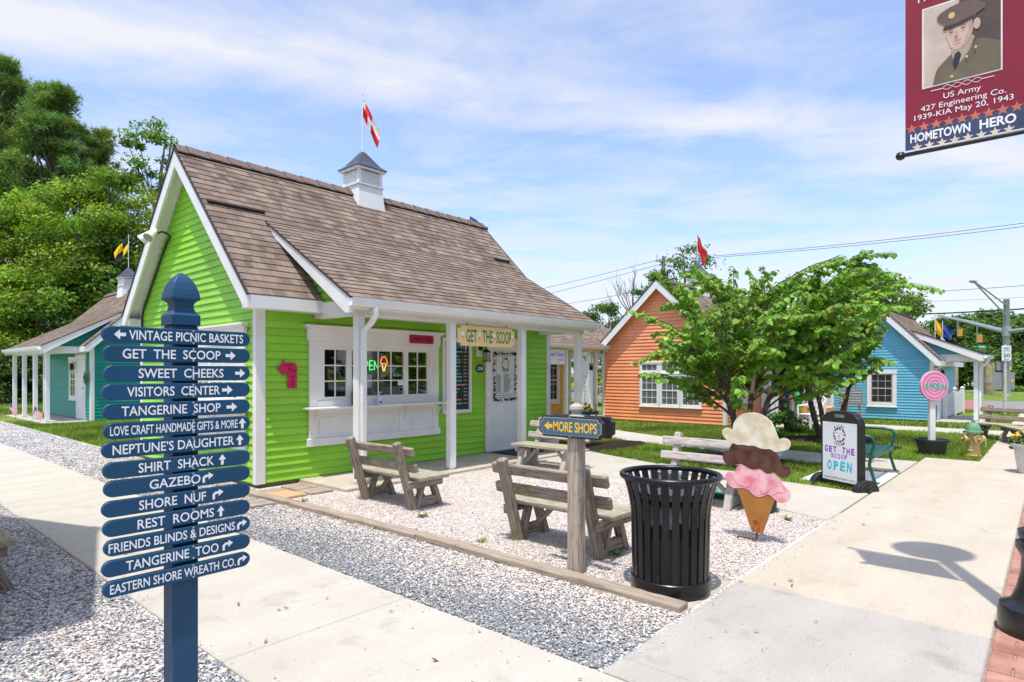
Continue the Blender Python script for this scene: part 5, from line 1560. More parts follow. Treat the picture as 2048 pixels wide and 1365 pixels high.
# ------------------------------------------------------------------ green steel bench
t = thing('steel_bench', 'dark green slatted steel bench on a pale concrete pad', 'bench', (9.62, 1.86, .022))
Lb = 1.42
for x in (0, Lb):
    b = MB()
    b.tube([(x, -.02, .0), (x, .0, .04), (x, .06, .25), (x, .03, .42), (x, -.01, .56), (x, .03, .63), (x, .14, .655), (x, .46, .655), (x, .52, .68)], .022, 10)
    b.tube([(x, .62, .0), (x, .60, .05), (x, .52, .25), (x, .50, .42), (x, .56, .70), (x, .66, .90)], .022, 10)
    b.tube([(x, .045, .36), (x, .51, .36)], .02, 8)
    b.box(x - .06, -.06, -.0, x + .06, .03, .012); b.box(x - .06, .58, 0, x + .06, .67, .012)
    b.build('side_frame', M['greenbench'], t, smooth=True)
b = MB()
for k in range(30):
    x = .04 + (Lb - .08) * k / 29
    pts = [(x, .0, .365), (x, .06, .40), (x, .25, .39), (x, .44, .385), (x, .515, .43), (x, .55, .62), (x, .60, .78), (x, .66, .88)]
    for p, q in zip(pts, pts[1:]): b.beam(p, q, .03, .006, (0, -.3, 1))
b.build('slat_panel', M['greenbench'], t)
b = MB(); b.tube([(0, .03, .34), (Lb, .03, .34)], .016, 8); b.tube([(0, .50, .36), (Lb, .50, .36)], .016, 8); b.build('rail', M['greenbench'], t)

# ------------------------------------------------------------------ round OPEN sign in a tub
t = thing('lollipop_sign', 'round pink sign with red rings on a white pole in a grey tub', 'round sign', (13.75, 1.72, 0), R(46))
b = MB(); b.lathe([(.19, 0), (.2, .02), (.24, .22), (.25, .26), (.275, .265), (.285, .29), (.285, .31), (.262, .31), (.25, .275), (0, .265)], 28); b.build('tub', pm('charcoal_tub', (.045, .045, .05), .55, .15, 8), t, smooth=True)
b = MB(); b.box(-.03, -.055, .2, .03, .055, 1.15); b.build('pole', M['white'], t, bevel=.004)
b = MB(); n = 40; b.prism([(.275 * math.cos(2 * math.pi * k / n), .275 * math.sin(2 * math.pi * k / n)) for k in range(n)], (-.032, 0, 1.30), U, Zv, -X, .045); b.build('disc', M['pinkp'], t, bevel=.006, seg=2)
b = MB()
for r in (.235, .165, .105, .05):
    for k in range(n):
        a0, a1 = 2 * math.pi * k / n, 2 * math.pi * (k + 1) / n
        r0, r1 = r, r - .011
        b.flat([(r0 * math.cos(a0), r0 * math.sin(a0)), (r0 * math.cos(a1), r0 * math.sin(a1)), (r1 * math.cos(a1), r1 * math.sin(a1)), (r1 * math.cos(a0), r1 * math.sin(a0))], (-.0785, 0, 1.30), U, Zv)
b.build('rings', M['pink'], t)
b = MB()
rn = random.Random(8)
for i, c in enumerate('OPEN'):
    a = (.1, -.12, .08, -.2)[i]; u_ = Vector(U) * math.cos(a) + Zv * math.sin(a); v_ = Zv * math.cos(a) - Vector(U) * math.sin(a)
    b.text(c, (-.08, .165 - i * .112, 1.285), u_, v_, .115, .088, bold=.035)
b.build('lettering', pm('mint_ink', (.02, .52, .34), .5, .05), t)

# ------------------------------------------------------------------ hydrant
t = thing('fire_hydrant', 'chipped yellow fire hydrant with a green bonnet on the grass corner', 'fire hydrant', (14.0, 1.12, 0))
yh = pm('chipped_yellow', (.68, .47, .16), .55, .1, 9, .2, 40, col2=(.55, .44, .28), thr=(.5, .62))
b = MB(); b.lathe([(.13, 0), (.13, .04), (.105, .045), (.10, .10), (.105, .11), (.105, .13), (.095, .14), (.095, .42), (.10, .44)], 20); b.build('barrel', yh, t, smooth=True)
b = MB(); b.lathe([(.10, .44), (.155, .445), (.155, .48), (.12, .49), (.115, .53), (.095, .585), (.05, .625), (.03, .63), (.03, .665), (0, .67)], 20); b.build('bonnet', pm('bonnet_green', (.13, .28, .17), .55, .2, 9, .2, 40), t, smooth=True)
def nozzle(nm, d, l, r):
    b = MB(); d = Vector(d); c = Vector((0, 0, .34))
    b.tube([c + d * .07, c + d * (.07 + l)], r * .85, 14); b.tube([c + d * (.07 + l * .45), c + d * (.07 + l)], r, 14); b.tube([c + d * (.07 + l), c + d * (.11 + l)], r * .25, 6)
    b.build(nm, yh, t, smooth=True)
nozzle('side_cap', (.62, -.78, 0), .11, .06); nozzle('side_cap', (-.62, .78, 0), .11, .06); nozzle('front_cap', (-.78, -.62, 0), .08, .075)
b = MB(); c = Vector((.62, -.78, 0)) * .22
for k in range(6): b.lathe([(.011, -.006), (.015, 0), (.011, .006)], 8, (c.x, c.y, .32 - k * .026))
b.build('chain', M['metal'], t)

# ------------------------------------------------------------------ flower pot at the right edge
t = thing('flower_pot', 'white ribbed pot of yellow and purple pansies at the right edge', 'flower pot', (12.16, .28, .02))
b = MB(); b.lathe([(.14, 0), (.15, .02), (.20, .38), (.235, .40), (.24, .45), (.215, .45), (.2, .41), (0, .40)], 26); b.build('pot', pm('white_pot', (.66, .65, .64), .6, .06, 8, .15, 60), t, smooth=True)
rn = random.Random(11)
def blossoms(nm, n, mt, r, z0, z1, s, cx=0, cy=0, seed=0):
    b = MB(); q = random.Random(seed)
    for i in range(n):
        a, d = q.uniform(0, 6.28), r * math.sqrt(q.random()); c = Vector((cx + d * math.cos(a), cy + d * math.sin(a), q.uniform(z0, z1) - d * .3))
        nn = Vector((q.uniform(-1, 1), q.uniform(-1, 1), q.uniform(.2, 1.2))).normalized(); e = nn.orthogonal().normalized(); f = nn.cross(e); k = s * q.uniform(.7, 1.2)
        b.poly([c + (e * math.cos(w) + f * math.sin(w)) * k for w in [2 * math.pi * j / 6 for j in range(6)]])
    return b.build(nm, mt, t)
leafg = pm('pansy_leaf', (.07, .19, .03), .7, .4, 10)
blossoms('foliage', 260, leafg, .25, .44, .62, .03, seed=1)
blossoms('yellow_blossoms', 70, M['yellowflag'], .25, .52, .66, .026, seed=2); blossoms('purple_blossoms', 40, M['purple'], .24, .52, .66, .024, seed=3)

# ------------------------------------------------------------------ lamp post with banner
LX, LY = 4.745, .05
t = thing('lamp_post', 'black cast iron lamp post with fluted base on the brick strip', 'lamp post', (LX, LY, .018))
b = MB(); b.lathe([(.21, 0), (.215, .02), (.215, .13), (.205, .155), (.165, .175), (.15, .19), (.125, .26), (.105, .36), (.10, .44), (.115, .47), (.13, .50), (.13, .53), (.105, .545), (.12, .57), (.12, .60), (.085, .62), (.075, .70)], 32); b.build('base', M['black'], t, smooth=True)
b = MB(); b.lathe([(.072, .68), (.058, 4.1), (.075, 4.12), (.075, 4.18), (.05, 4.2), (.05, 4.3), (.10, 4.36)], 20); b.v = [(p[0], p[1], p[2] if p[2] < 1 else .68 + (p[2] - .68) * 1.2) for p in b.v]; b.build('shaft', M['black'], t, smooth=True)
b = MB(); b.lathe([(.10, 4.36), (.17, 4.5), (.21, 4.65), (.21, 4.8), (.17, 4.95), (.06, 5.04)], 24); b.v = [(p[0], p[1], p[2] + .74) for p in b.v]; b.build('globe', pm('milk_glass', (.75, .74, .7), .3), t, smooth=True)
b = MB(); b.lathe([(.22, 4.94), (.30, 4.96), (.20, 5.05), (.05, 5.12), (.02, 5.2), (0, 5.22)], 24); b.v = [(p[0], p[1], p[2] + .74) for p in b.v]; b.build('lamp_cap', M['black'], t, smooth=True)
zb = 2.96
for z, nm_ in ((zb, 'banner_arm'), (zb + 1.42, 'banner_arm')):
    b = MB(); b.tube([(0, .05, z), (0, .70, z)], .014, 10); k = len(b.v)
    b.lathe([(0, -.03), (.022, -.02), (.03, 0), (.022, .02), (0, .03)], 14, (0, .715, z))
    b.build(nm_, M['black'], t, smooth=True)
bt = thing('banner', 'maroon hometown hero banner with a soldier portrait hanging from the lamp post', 'banner', (LX, LY, .018))
def bw(y, z): return -.004 - .02 * y
y0, y1, z0, z1 = .085, .685, zb + .02, zb + 1.40
def cloth(nm, ya, yb_, za, zb_, mt, off):
    b = MB(); n1, n2 = 14, 22
    V = [(bw(ya + (yb_ - ya) * i / n1, za + (zb_ - za) * j / n2) - off, ya + (yb_ - ya) * i / n1, za + (zb_ - za) * j / n2) for j in range(n2 + 1) for i in range(n1 + 1)]
    b.add(V, [(j * (n1 + 1) + i, j * (n1 + 1) + i + 1, (j + 1) * (n1 + 1) + i + 1, (j + 1) * (n1 + 1) + i) for j in range(n2) for i in range(n1)])
    return b.build(nm, mt, bt, smooth=True)
cloth('cloth', y0, y1, z0, z1, pm('maroon_cloth', (.255, .016, .040), .6, .1, 4, spec=.3), 0)
cloth('navy_band', y0, y1, z0, z0 + .135, pm('navy_band', (.045, .065, .14), .6, .15, 6), .0012)
U = -Y
def on_b(pts, off):               # lay an outline onto the rippled cloth; pts in (right, up) from the banner's left bottom corner
    return [(bw(y1 - a, z0 + c) - off, y1 - a, z0 + c) for a, c in pts]
def lay(b, s, cx, cz, h, w=None, off=.0026, bold=.0, ang=0.0):
    P, fs = text_geo(s, bold, 1.0, 1.0)
    mn, mx_ = P.min(0), P.max(0); k = h / (mx_[1] - mn[1]); kx = k if w is None else w / (mx_[0] - mn[0])
    q = (P - (mn + mx_) / 2) * np.array([kx, k])
    b.add(on_b([(cx + a, cz + c + a * ang) for a, c in q], off), fs)
star_m = [pm('salmon_star', (.55, .15, .10), .6), pm('cream_star', (.72, .60, .48), .6)]
for i in range(9):
    for rr, zz_, in ((.034, .135), (.030, .01)):
        cx = .035 + .53 * i / 8 + (.03 if zz_ < .1 else 0)
        st_ = [(cx + (rr if k % 2 == 0 else rr * .42) * math.sin(math.pi * k / 5), zz_ + (rr if k % 2 == 0 else rr * .42) * math.cos(math.pi * k / 5)) for k in range(10)]
        if cx < .59: b = MB(); b.poly(on_b(st_, .0018)); b.build('star', star_m[0 if zz_ > .1 else 1], bt)
b = MB(); lay(b, 'HOMETOWN', .185, .072, .058, .315, bold=.03); lay(b, 'HERO', .475, .072, .058, .175, bold=.03)
lay(b, '1939-KIA May 20, 1943', .30, .195, .045, .50); lay(b, '427 Engineering Co.', .30, .245, .045, .43); lay(b, 'US Army', .30, .297, .045, .19)
for i in range(24):
    a = i / 24; a2 = (i + 1) / 24
    for ph in (0, math.pi):
        f_ = lambda q: (.20 + .2 * q, .352 + .014 * math.sin(q * 4 * math.pi + ph))
        p, q = f_(a), f_(a2); b.poly(on_b([p, q, (q[0], q[1] + .003), (p[0], p[1] + .003)], .0026))
b.poly(on_b([(.14, .350), (.2, .350), (.2, .354), (.14, .354)], .0026)); b.poly(on_b([(.40, .350), (.46, .350), (.46, .354), (.40, .354)], .0026))
lay(b, 'Hometown Hero', .30, .97, .06, .46)
b.build('lettering', M['letter'], bt)
# portrait print
def printed(nm, shapes, off):
    for i, (pts, c) in enumerate(shapes):
        b = MB(); b.poly(on_b(pts, off + .0004 * i)); b.build(nm[i] if isinstance(nm, list) else nm, pm('print_%s_%d' % (nm[i] if isinstance(nm, list) else nm, i), c, .55, .12, 9, spec=.3), bt)
px_, pz_ = .10, .385
E_ = lambda cx, cz, rx, rz, n=24, a0=0, a1=360: [(px_ + cx + rx * math.cos(R(a0 + (a1 - a0) * k / n)), pz_ + cz + rz * math.sin(R(a0 + (a1 - a0) * k / n))) for k in range(n + (0 if a1 - a0 == 360 else 1))]
Pp = lambda L_: [(px_ + a, pz_ + c) for a, c in L_]
def grid_print(nm, pts, c, off):
    b = MB(); b.poly(on_b(pts, off)); b.build(nm, pm('print_' + nm, c, .55, .12, 9, spec=.3), bt)
W_, H_ = .39, .50
seq = [('portrait_border', Pp([(-.008, -.008), (W_ + .008, -.008), (W_ + .008, H_ + .008), (-.008, H_ + .008)]), (.80, .76, .73)),
       ('portrait_backdrop', Pp([(0, 0), (W_, 0), (W_, H_), (0, H_)]), (.60, .47, .39)),
       ('portrait_shadow', Pp([(.20, .26), (.24, .16), (.33, .14), (W_, .13), (W_, H_), (.19, H_), (.17, .42)]), (.10, .068, .06)),
       ('portrait_tunic', Pp([(.05, 0), (.06, .06), (.075, .10), (.13, .155), (.155, .175), (.21, .12), (.25, .19), (.28, .225), (.32, .21), (W_, .17), (W_, 0)]), (.17, .13, .082)),
       ('portrait_lapel', Pp([(.15, .165), (.17, .09), (.20, .03), (.25, .10), (.285, .215), (.265, .20), (.21, .11), (.175, .15)]), (.15, .115, .08)),
       ('portrait_collar', Pp([(.145, .18), (.155, .13), (.19, .10), (.24, .17), (.265, .24), (.24, .27), (.15, .22)]), (.42, .33, .26)),
       ('portrait_tie', Pp([(.165, .165), (.185, .175), (.197, .15), (.185, .10), (.165, .06), (.152, .11)]), (.03, .03, .045)),
       ('portrait_face', Pp([(.125, .335), (.118, .29), (.128, .255), (.14, .215), (.16, .19), (.185, .185), (.215, .20), (.24, .235), (.255, .28), (.262, .33), (.262, .38), (.13, .38)]), (.60, .42, .34)),
       ('portrait_cheek', Pp([(.235, .37), (.262, .37), (.262, .33), (.255, .28), (.24, .235), (.215, .20), (.19, .186), (.215, .235), (.232, .29)]), (.50, .33, .26)),
       ('portrait_hair', Pp([(.255, .375), (.275, .375), (.27, .335), (.258, .30), (.252, .33)]), (.07, .045, .035)),
       ('portrait_ear', E_(.275, .315, .018, .034), (.62, .43, .35)),
       ('portrait_cap', Pp([(.105, .345), (.112, .365), (.085, .385), (.07, .415), (.085, .44), (.14, .465), (.20, .475), (.27, .465), (.315, .43), (.315, .40), (.27, .375), (.262, .355), (.21, .36), (.17, .35), (.135, .335)]), (.15, .10, .085)),
       ('portrait_peak', Pp([(.10, .33), (.115, .352), (.17, .352), (.235, .37), (.262, .375), (.255, .352), (.20, .335), (.14, .325)]), (.06, .04, .038)),
       ('portrait_badge', E_(.148, .41, .017, .02, 14), (.66, .45, .20)),
       ('portrait_brow', Pp([(.132, .318), (.155, .322), (.155, .316), (.133, .312)]), (.22, .13, .10)), ('portrait_brow', Pp([(.19, .328), (.225, .332), (.225, .326), (.19, .322)]), (.22, .13, .10)),
       ('portrait_eye', E_(.147, .303, .009, .004, 10), (.12, .09, .09)), ('portrait_eye', E_(.207, .310, .010, .0042, 10), (.12, .09, .09)),
       ('portrait_nose', Pp([(.168, .31), (.162, .275), (.168, .27), (.182, .272), (.178, .30)]), (.50, .33, .26)),
       ('portrait_mouth', Pp([(.152, .243), (.170, .247), (.195, .247), (.195, .241), (.172, .239)]), (.42, .18, .16)),
       ('portrait_button', E_(.225, .125, .007, .008, 10), (.62, .47, .26)), ('portrait_button', E_(.27, .17, .007, .009, 10), (.62, .47, .26)), ('portrait_button', E_(.15, .025, .008, .009, 10), (.62, .47, .26))]
for i, (nm_, pts, c) in enumerate(seq): grid_print(nm_, pts, c, .0014 + .00045 * i)

# ------------------------------------------------------------------ orange porch: chair, table, floats, easel
cx, cy = g2(1622, 16.6)
t = thing('patio_chair', 'white plastic patio armchair on the lawn behind the second redbud trunk', 'chair', (cx, cy, 0), R(60))
b = MB(); b.box(-.22, -.22, .40, .22, .22, .43); b.build('seat', M['white'], t, bevel=.01)
for sx in (-1, 1):
    for sy in (-1, 1):
        b = MB(); b.tube([(sx * .24, sy * .25, 0), (sx * .21, sy * .21, .42)], [.022, .028], 6); b.build('leg', M['white'], t)
    b = MB(); b.tube([(sx * .23, .22, .42), (sx * .26, .20, .64), (sx * .26, -.1, .65), (sx * .23, -.24, .78)], .022, 6); b.build('armrest', M['white'], t, smooth=True)
b = MB(); b.tube([(-.23, -.22, .42), (-.23, -.29, .80), (-.12, -.32, .88), (.12, -.32, .88), (.23, -.29, .80), (.23, -.22, .42)], .022, 6)
for k in range(5): b.beam((-.16 + k * .08, -.23, .43), (-.16 + k * .08, -.32, .86), .04, .012, Y)
b.build('backrest', M['white'], t)
tx, ty = g2(1637, 17.6)
t = thing('display_table', 'small white display table draped with orange cloth, behind the patio chair', 'table', (tx, ty, 0), R(20))
b = MB(); b.box(-.35, -.3, .55, .35, .3, .58); b.build('tabletop', M['white'], t)
for sx in (-.3, .3):
    for sy in (-.25, .25): b = MB(); b.lathe([(.04, 0), (.025, .1), (.04, .3), (.025, .5), (.035, .55)], 8, (sx, sy, 0)); b.build('leg', M['white'], t, smooth=True)
orange_c = pm('orange_cloth', (.62, .27, .06), .8, .3, 12)
b = MB(); rn = random.Random(6)
n = 12; V = []
for j in range(n + 1):
    for i in range(n + 1):
        u, v = -.42 + .84 * i / n, -.38 + .76 * j / n
        z = .59 - (max(0, abs(u) - .35) + max(0, abs(v) - .3)) * 2.6
        V.append((u * (.9 if abs(u) > .36 else 1), v * (.9 if abs(v) > .32 else 1), z + rn.uniform(-.01, .01)))
b.add(V, [(j * (n + 1) + i, j * (n + 1) + i + 1, (j + 1) * (n + 1) + i + 1, (j + 1) * (n + 1) + i) for j in range(n) for i in range(n)])
tag(b.build('table_cloth', orange_c), 'rumpled orange cloth over the small display table', 'cloth').location = (tx, ty, .003)
b = MB(); b.add([(-.2, 0, 0), (.2, 0, 0), (.2, .08, .3), (-.2, .08, .3), (-.2, .15, 0), (.2, .15, 0), (.17, .16, .28), (-.17, .16, .28)], [(0, 1, 2, 3), (4, 7, 6, 5), (0, 3, 7, 4), (1, 5, 6, 2), (3, 2, 6, 7), (0, 4, 5, 1)])
o = tag(b.build('cushion', pm('blue_pattern', (.03, .07, .25), .9, 0, 24, col2=(.75, .74, .70), thr=(.49, .51)), bevel=.04, seg=3), 'blue and white patterned cushion propped on the orange cloth', 'cushion'); o.location = (tx, ty, .60)
for i, (px, Zd, z, c, lb) in enumerate([(1585, 17.8, .95, (.72, .60, .24), 'pale yellow fishing float hanging from the orange porch'), (1596, 18.2, .75, (.02, .42, .16), 'green fishing float hanging from the orange porch'), (1614, 17.9, 1.25, (.68, .48, .42), 'pinkish fishing float hanging beside a white porch post'), (1574, 18.6, 1.0, (.03, .1, .42), 'blue fishing float hanging from the orange porch'), (1622, 18.4, 1.5, (.85, .42, .02), 'long orange float hanging on the orange porch')]):
    x_, y_ = g2(px, Zd)
    t = thing('fishing_float', lb, 'float', (x_, y_, z), 0, 'painted floats hanging on the orange porch')
    b = MB(); b.lathe([(.02, -.26), (.075, -.2), (.085, 0), (.075, .12), (.03, .2), (.02, .22)], 12); b.build('float_body', pm('float_%d' % i, c, .5, .15, 7), t, smooth=True)
    b = MB(); b.tube([(0, 0, .2), (0, 0, 1.95 - z)], .006, 5); b.build('rope', M['wood_pale'], t)
x_, y_ = g2(1562, 18.2)
t = thing('rubbish_bin', 'dark round bin standing on the orange porch under the tree', 'bin', (x_, y_, .04))
b = MB(); b.lathe([(.2, 0), (.24, .6), (.26, .62), (.26, .66), (.2, .7), (.05, .74), (0, .74)], 18); b.build('bin_body', M['blackmat'], t, smooth=True)
b = MB(); b.tube([(-.06, 0, .735), (0, 0, .79), (.06, 0, .735)], .012, 6); b.build('handle', M['black'], t)
ex, ey = g2(1700, 17.2)
t = thing('chalkboard_easel', 'wooden easel holding a grey chalkboard in front of the blue wall', 'easel', (ex, ey, 0), R(-60))
ew = wood('easel_wood', (.36, .16, .09), (.5, .26, .16))
for sx in (-1, 1):
    b = MB(); b.beam((sx * .30, -.08, 0), (sx * .14, .0, 1.25), .035, .025, Y); b.build('leg', ew, t)
b = MB(); b.beam((0, .5, 0), (0, .03, 1.15), .035, .025, Y); b.build('rear_leg', ew, t)
b = MB(); b.beam((-.26, -.07, .24), (.26, -.07, .24), .03, .05); b.build('crossbar', ew, t)
b = MB(); b.beam((-.3, -.07, .66), (.3, -.07, .66), .07, .04); b.build('ledge', ew, t)
t2 = thing('chalkboard', 'grey chalkboard with faint writing resting on the easel ledge', 'chalkboard', (ex, ey, .68), R(-60))
b = MB(); b.obox((0, -.055, .2), (.62, .02, .40), Matrix.Rotation(R(-7), 3, 'X')); b.build('slate', pm('slate_grey', (.20, .21, .23), .8, .2, 6), t2)
b = MB(); rn = random.Random(12)
for k in range(4):
    xx = -.26
    while xx < .2:
        w = rn.uniform(.03, .09); b.beam((xx, -.092 + k * .009, .08 + k * .075), (xx + w, -.092 + k * .009, .082 + k * .075), .001, .022, Zv); xx += w + .02
b.build('chalk_writing', M['chalk_w'], t2)

# planter tub, blue leaning sign and bucket near the yellow cottage
px2, py2 = g2(1168, 14.8)
t = thing('planter', 'black planter tub with small orange flowers, between lime and orange cottages', 'planter', (px2, py2, 0))
b = MB(); b.lathe([(.25, 0), (.3, .5), (.36, .56), (.36, .62), (.31, .62), (.28, .55), (0, .54)], 22); b.build('tub', M['blackmat'], t, smooth=True)
b = MB(); b.tube([(.38, 0, .52), (.46, -.02, .60), (.47, -.02, .74), (.42, -.02, .80)], .012, 6); b.build('handle', M['blackmat'], t)
blossoms('foliage', 120, leafg, .26, .6, .76, .035, seed=5); blossoms('orange_blossoms', 26, orange_c, .22, .68, .86, .04, seed=6)
px2, py2 = g2(1184, 13.4)
t = thing('yard_sign', 'small blue and white yard sign stuck in the lawn', 'yard sign', (px2, py2, 0), R(-55))
b = MB(); b.box(-.2, -.008, .28, .2, .008, .62); b.build('sign_sheet', pm('blue_white_print', (.05, .08, .42), .5, 0, 14, col2=(.70, .72, .78), thr=(.50, .54)), t)
b = MB(); b.tube([(-.15, .012, 0), (-.15, .012, .5)], .005, 5); b.tube([(.15, .012, 0), (.15, .012, .5)], .005, 5); b.build('wire_leg', M['grey'], t)
px2, py2 = g2(1098, 11.7)
t = thing('bucket', 'grey metal bucket on the ground by the right green corner', 'bucket', (px2, py2, .02))
b = MB(); b.lathe([(.15, 0), (.2, .26), (.21, .27), (.195, .27), (.145, .03), (0, .03)], 20); b.build('pail', M['grey'], t, smooth=True)
b = MB(); b.tube([(.2 * math.cos(R(a)), 0, .26 + .16 * math.sin(R(a))) for a in range(0, 181, 20)], .005, 5); b.build('handle', M['grey'], t)
px2, py2 = g2(1440, 7.6)
t = thing('green_hose_tray', 'green plastic tray under the pale bench by the litter bin', 'tray', (px2, py2, .022))
b = MB(); b.lathe([(.16, 0), (.2, .06), (.21, .065), (.2, .07), (.15, .02), (0, .02)], 20); b.build('tray_body', pm('green_plastic', (.01, .16, .10), .4, .1), t, smooth=True)
t = thing('black_pot', 'black flower pot with tiny red flowers behind the ice cream cutout', 'flower pot', (6.95, 2.42, .01))
b = MB(); b.lathe([(.12, 0), (.165, .26), (.18, .27), (.18, .31), (.16, .31), (.15, .27), (0, .26)], 22); b.build('pot', M['blackmat'], t, smooth=True)
blossoms('foliage', 60, leafg, .13, .32, .46, .03, seed=7); blossoms('red_blossoms', 16, M['red'], .14, .38, .50, .022, seed=8)

# ------------------------------------------------------------------ white picket fence by the blue cottage
fx, fy = g2(1890, 20.2); ex_, ey_ = g2(1925, 23.2)
t = thing('picket_fence', 'low white vinyl picket fence beside the blue cottage porch', 'fence', (fx, fy, 0), math.atan2(ey_ - fy, ex_ - fx))
Lf = math.hypot(ex_ - fx, ey_ - fy)
b = MB()
for z in (.18, .72): b.box(0, -.02, z, Lf, .02, z + .08)
n = int(Lf / .13)
b.build('rail', M['white'], t)
b = MB()
for k in range(n): b.box(Lf * (k + .5) / n - .04, -.035, .08, Lf * (k + .5) / n + .04, -.021, .86)
b.build('pickets', M['white'], t)
for k in range(3): b = MB(); x_ = Lf * k / 2; b.box(x_ - .06, -.06, 0, x_ + .06, .06, .95); b.lathe([(.1, .95), (.1, .97), (0, 1.03)], 4, (x_, 0, 0), sides=True); b.build('fence_post', M['white'], t)

# ------------------------------------------------------------------ far street furniture
sx_, sy_ = g2(2013, 40.0)
t = thing('signal_pole', 'tall galvanised traffic signal pole with two mast arms at the crossing', 'traffic pole', (sx_, sy_, 0))
b = MB(); b.lathe([(.28, 0), (.28, .05), (.20, .1), (.165, 6.25), (.17, 6.26), (.17, 6.3), (0, 6.3)], 16); b.build('pole', M['metal'], t, smooth=True)
ax, ay = g2(1876, 56.0)
A0 = Vector((0, 0, 4.25)); A1 = Vector((ax - sx_, ay - sy_, 6.85 - .2))
A1.z = zz(631, 56.0)
A0.z = zz(664, 40.0)
b = MB(); b.tube([A0, A0.lerp(A1, .5) + Vector((0, 0, .05)), A1], [.15, .12, .07], 10); b.build('mast_arm', M['metal'], t, smooth=True)
bx_, by_ = g2(2090, 38)
B1_ = Vector((bx_ - sx_, by_ - sy_, A0.z + .15))
b = MB(); b.tube([A0, B1_], [.14, .12], 10); b.build('mast_arm', M['metal'], t, smooth=True)
b = MB(); b.tube([A0 + Vector((0, 0, -.3)), A0 + Vector((0, 0, .35))], .24, 14); b.build('clamp', M['grey'], t)
lx, ly = g2(1948, 36.0); LZ = zz(564, 36.0)
L1 = Vector((lx - sx_, ly - sy_, LZ))
b = MB(); b.tube([Vector((0, 0, 5.9)), L1 + Vector((0, 0, .02))], .045, 8); b.tube([Vector((0, 0, 5.2)), L1], .045, 8); b.build('lamp_arm', M['metal'], t)
b = MB(); d = L1.normalized(); b.obox(L1 - Vector((d.x, d.y, 0)) * -.25, (.62, .26, .14), Matrix.Rotation(math.atan2(d.y, d.x), 3, 'Z')); b.build('street_light', M['grey'], t, bevel=.05, seg=2)
for f_, px_d in ((.40, 0), (.66, 1)):
    p = A0.lerp(A1, 1 - f_ if False else f_)
for nm_, f_, lb in (('a', .64, 'traffic signal hanging from the mast arm, farther from the pole'), ('b', .35, 'traffic signal hanging from the mast arm, nearer the pole')):
    p = A0.lerp(A1, f_)
    s = thing('traffic_signal', lb, 'traffic light', (sx_ + p.x, sy_ + p.y, p.z), R(-18), 'signals on the mast arm')
    b = MB(); b.tube([(0, 0, .25), (0, 0, -1.35)], .045, 8); b.tube([(0, 0, -1.3), (.5, 0, -1.3)], .035, 6); b.build('hanger', M['metal'], s)
    b = MB(); b.box(.35, -.13, -1.32, .55, .13, -.72); b.build('housing', pm('signal_yellow', (.75, .36, .02), .5), s, bevel=.02)
    b = MB(); b.box(.55, -.16, -1.35, .58, .16, -.69)
    for k in range(3): b.tube([(.58, 0, -.81 - k * .2), (.95, 0, -.83 - k * .2)], .10, 12)
    b.build('visor', M['black'], s)
    if nm_ == 'b':
        g_ = thing('street_plate', 'green street name plate under the nearer traffic signal', 'street sign', (sx_ + p.x, sy_ + p.y, p.z - 1.62), R(-18))
        b = MB(); b.box(.1, -.02, -.16, 1.4, .02, .16); b.build('plate', pm('sign_green', (.0, .22, .13), .5), g_)
        b = MB(); b.beam((.25, -.022, 0), (1.2, -.022, 0), .002, .10, Zv); b.build('print', M['letter'], g_)
gx_, gy_ = g2(1893, 30.0)
t = thing('street_plate', 'green street name plate seen under the blue cottage porch roof', 'street sign', (gx_, gy_, 0), R(-46))
b = MB(); b.tube([(0, .03, 0), (0, .03, zz(713, 30) + .1)], .03, 8); b.build('pole', M['grey'], t)
b = MB(); b.box(-.45, -.012, zz(731, 30), .45, .012, zz(714, 30)); b.build('plate', pm('sign_green_2', (.0, .25, .16), .5), t)
b = MB(); b.text('Mill St', (0, -.0135, (zz(731, 30) + zz(714, 30)) / 2), X, Zv, .2, .75); 
b.build('print', M['letter'], t)

wx, wy = g2(2010, 22.6)
t = thing('speed_sign', 'white WEST and 20 sign on a rusty white post at the roadside', 'road sign', (wx, wy, 0), R(-50))
b = MB(); b.lathe([(.05, 0), (.05, 2.55), (0, 2.56)], 10); b.build('post', pm('peeling_post', (.66, .62, .58), .7, .1, 7, .2, 40, col2=(.30, .17, .11), thr=(.58, .66)), t, smooth=True)
b = MB(); b.box(-.17, -.075, 2.27, .17, -.06, 2.52); b.box(-.17, -.075, 1.98, .17, -.06, 2.262); b.build('plate', M['letter'], t, bevel=.003)
b = MB(); b.text('WEST', (0, -.077, 2.43), X, Zv, .075, .24, bold=.015); b.beam((-.13, -.0765, 2.36), (.13, -.0765, 2.36), .001, .018, Zv); b.beam((-.16, -.0765, 2.315), (.16, -.0765, 2.315), .001, .006, Zv); b.text('20', (0, -.077, 2.165), X, Zv, .14, .25, bold=.02)
b.flat([(-.10, 0), (-.05, .03), (-.05, .01), (.10, .01), (.10, -.01), (-.05, -.01), (-.05, -.03)], (0, -.077, 2.03), X, Zv); b.build('lettering', M['ink'], t)
b = MB(); b.box(-.26, .06, 1.62, .30, .075, 1.94); b.box(-.38, .06, .92, .40, .075, 1.56); b.build('sign_back', M['metal'], t)
b = MB(); b.box(.2, .052, 1.64, .29, .0595, 1.74); b.box(.26, .052, 1.2, .36, .0595, 1.28); b.build('sticker', M['yellowflag'], t)
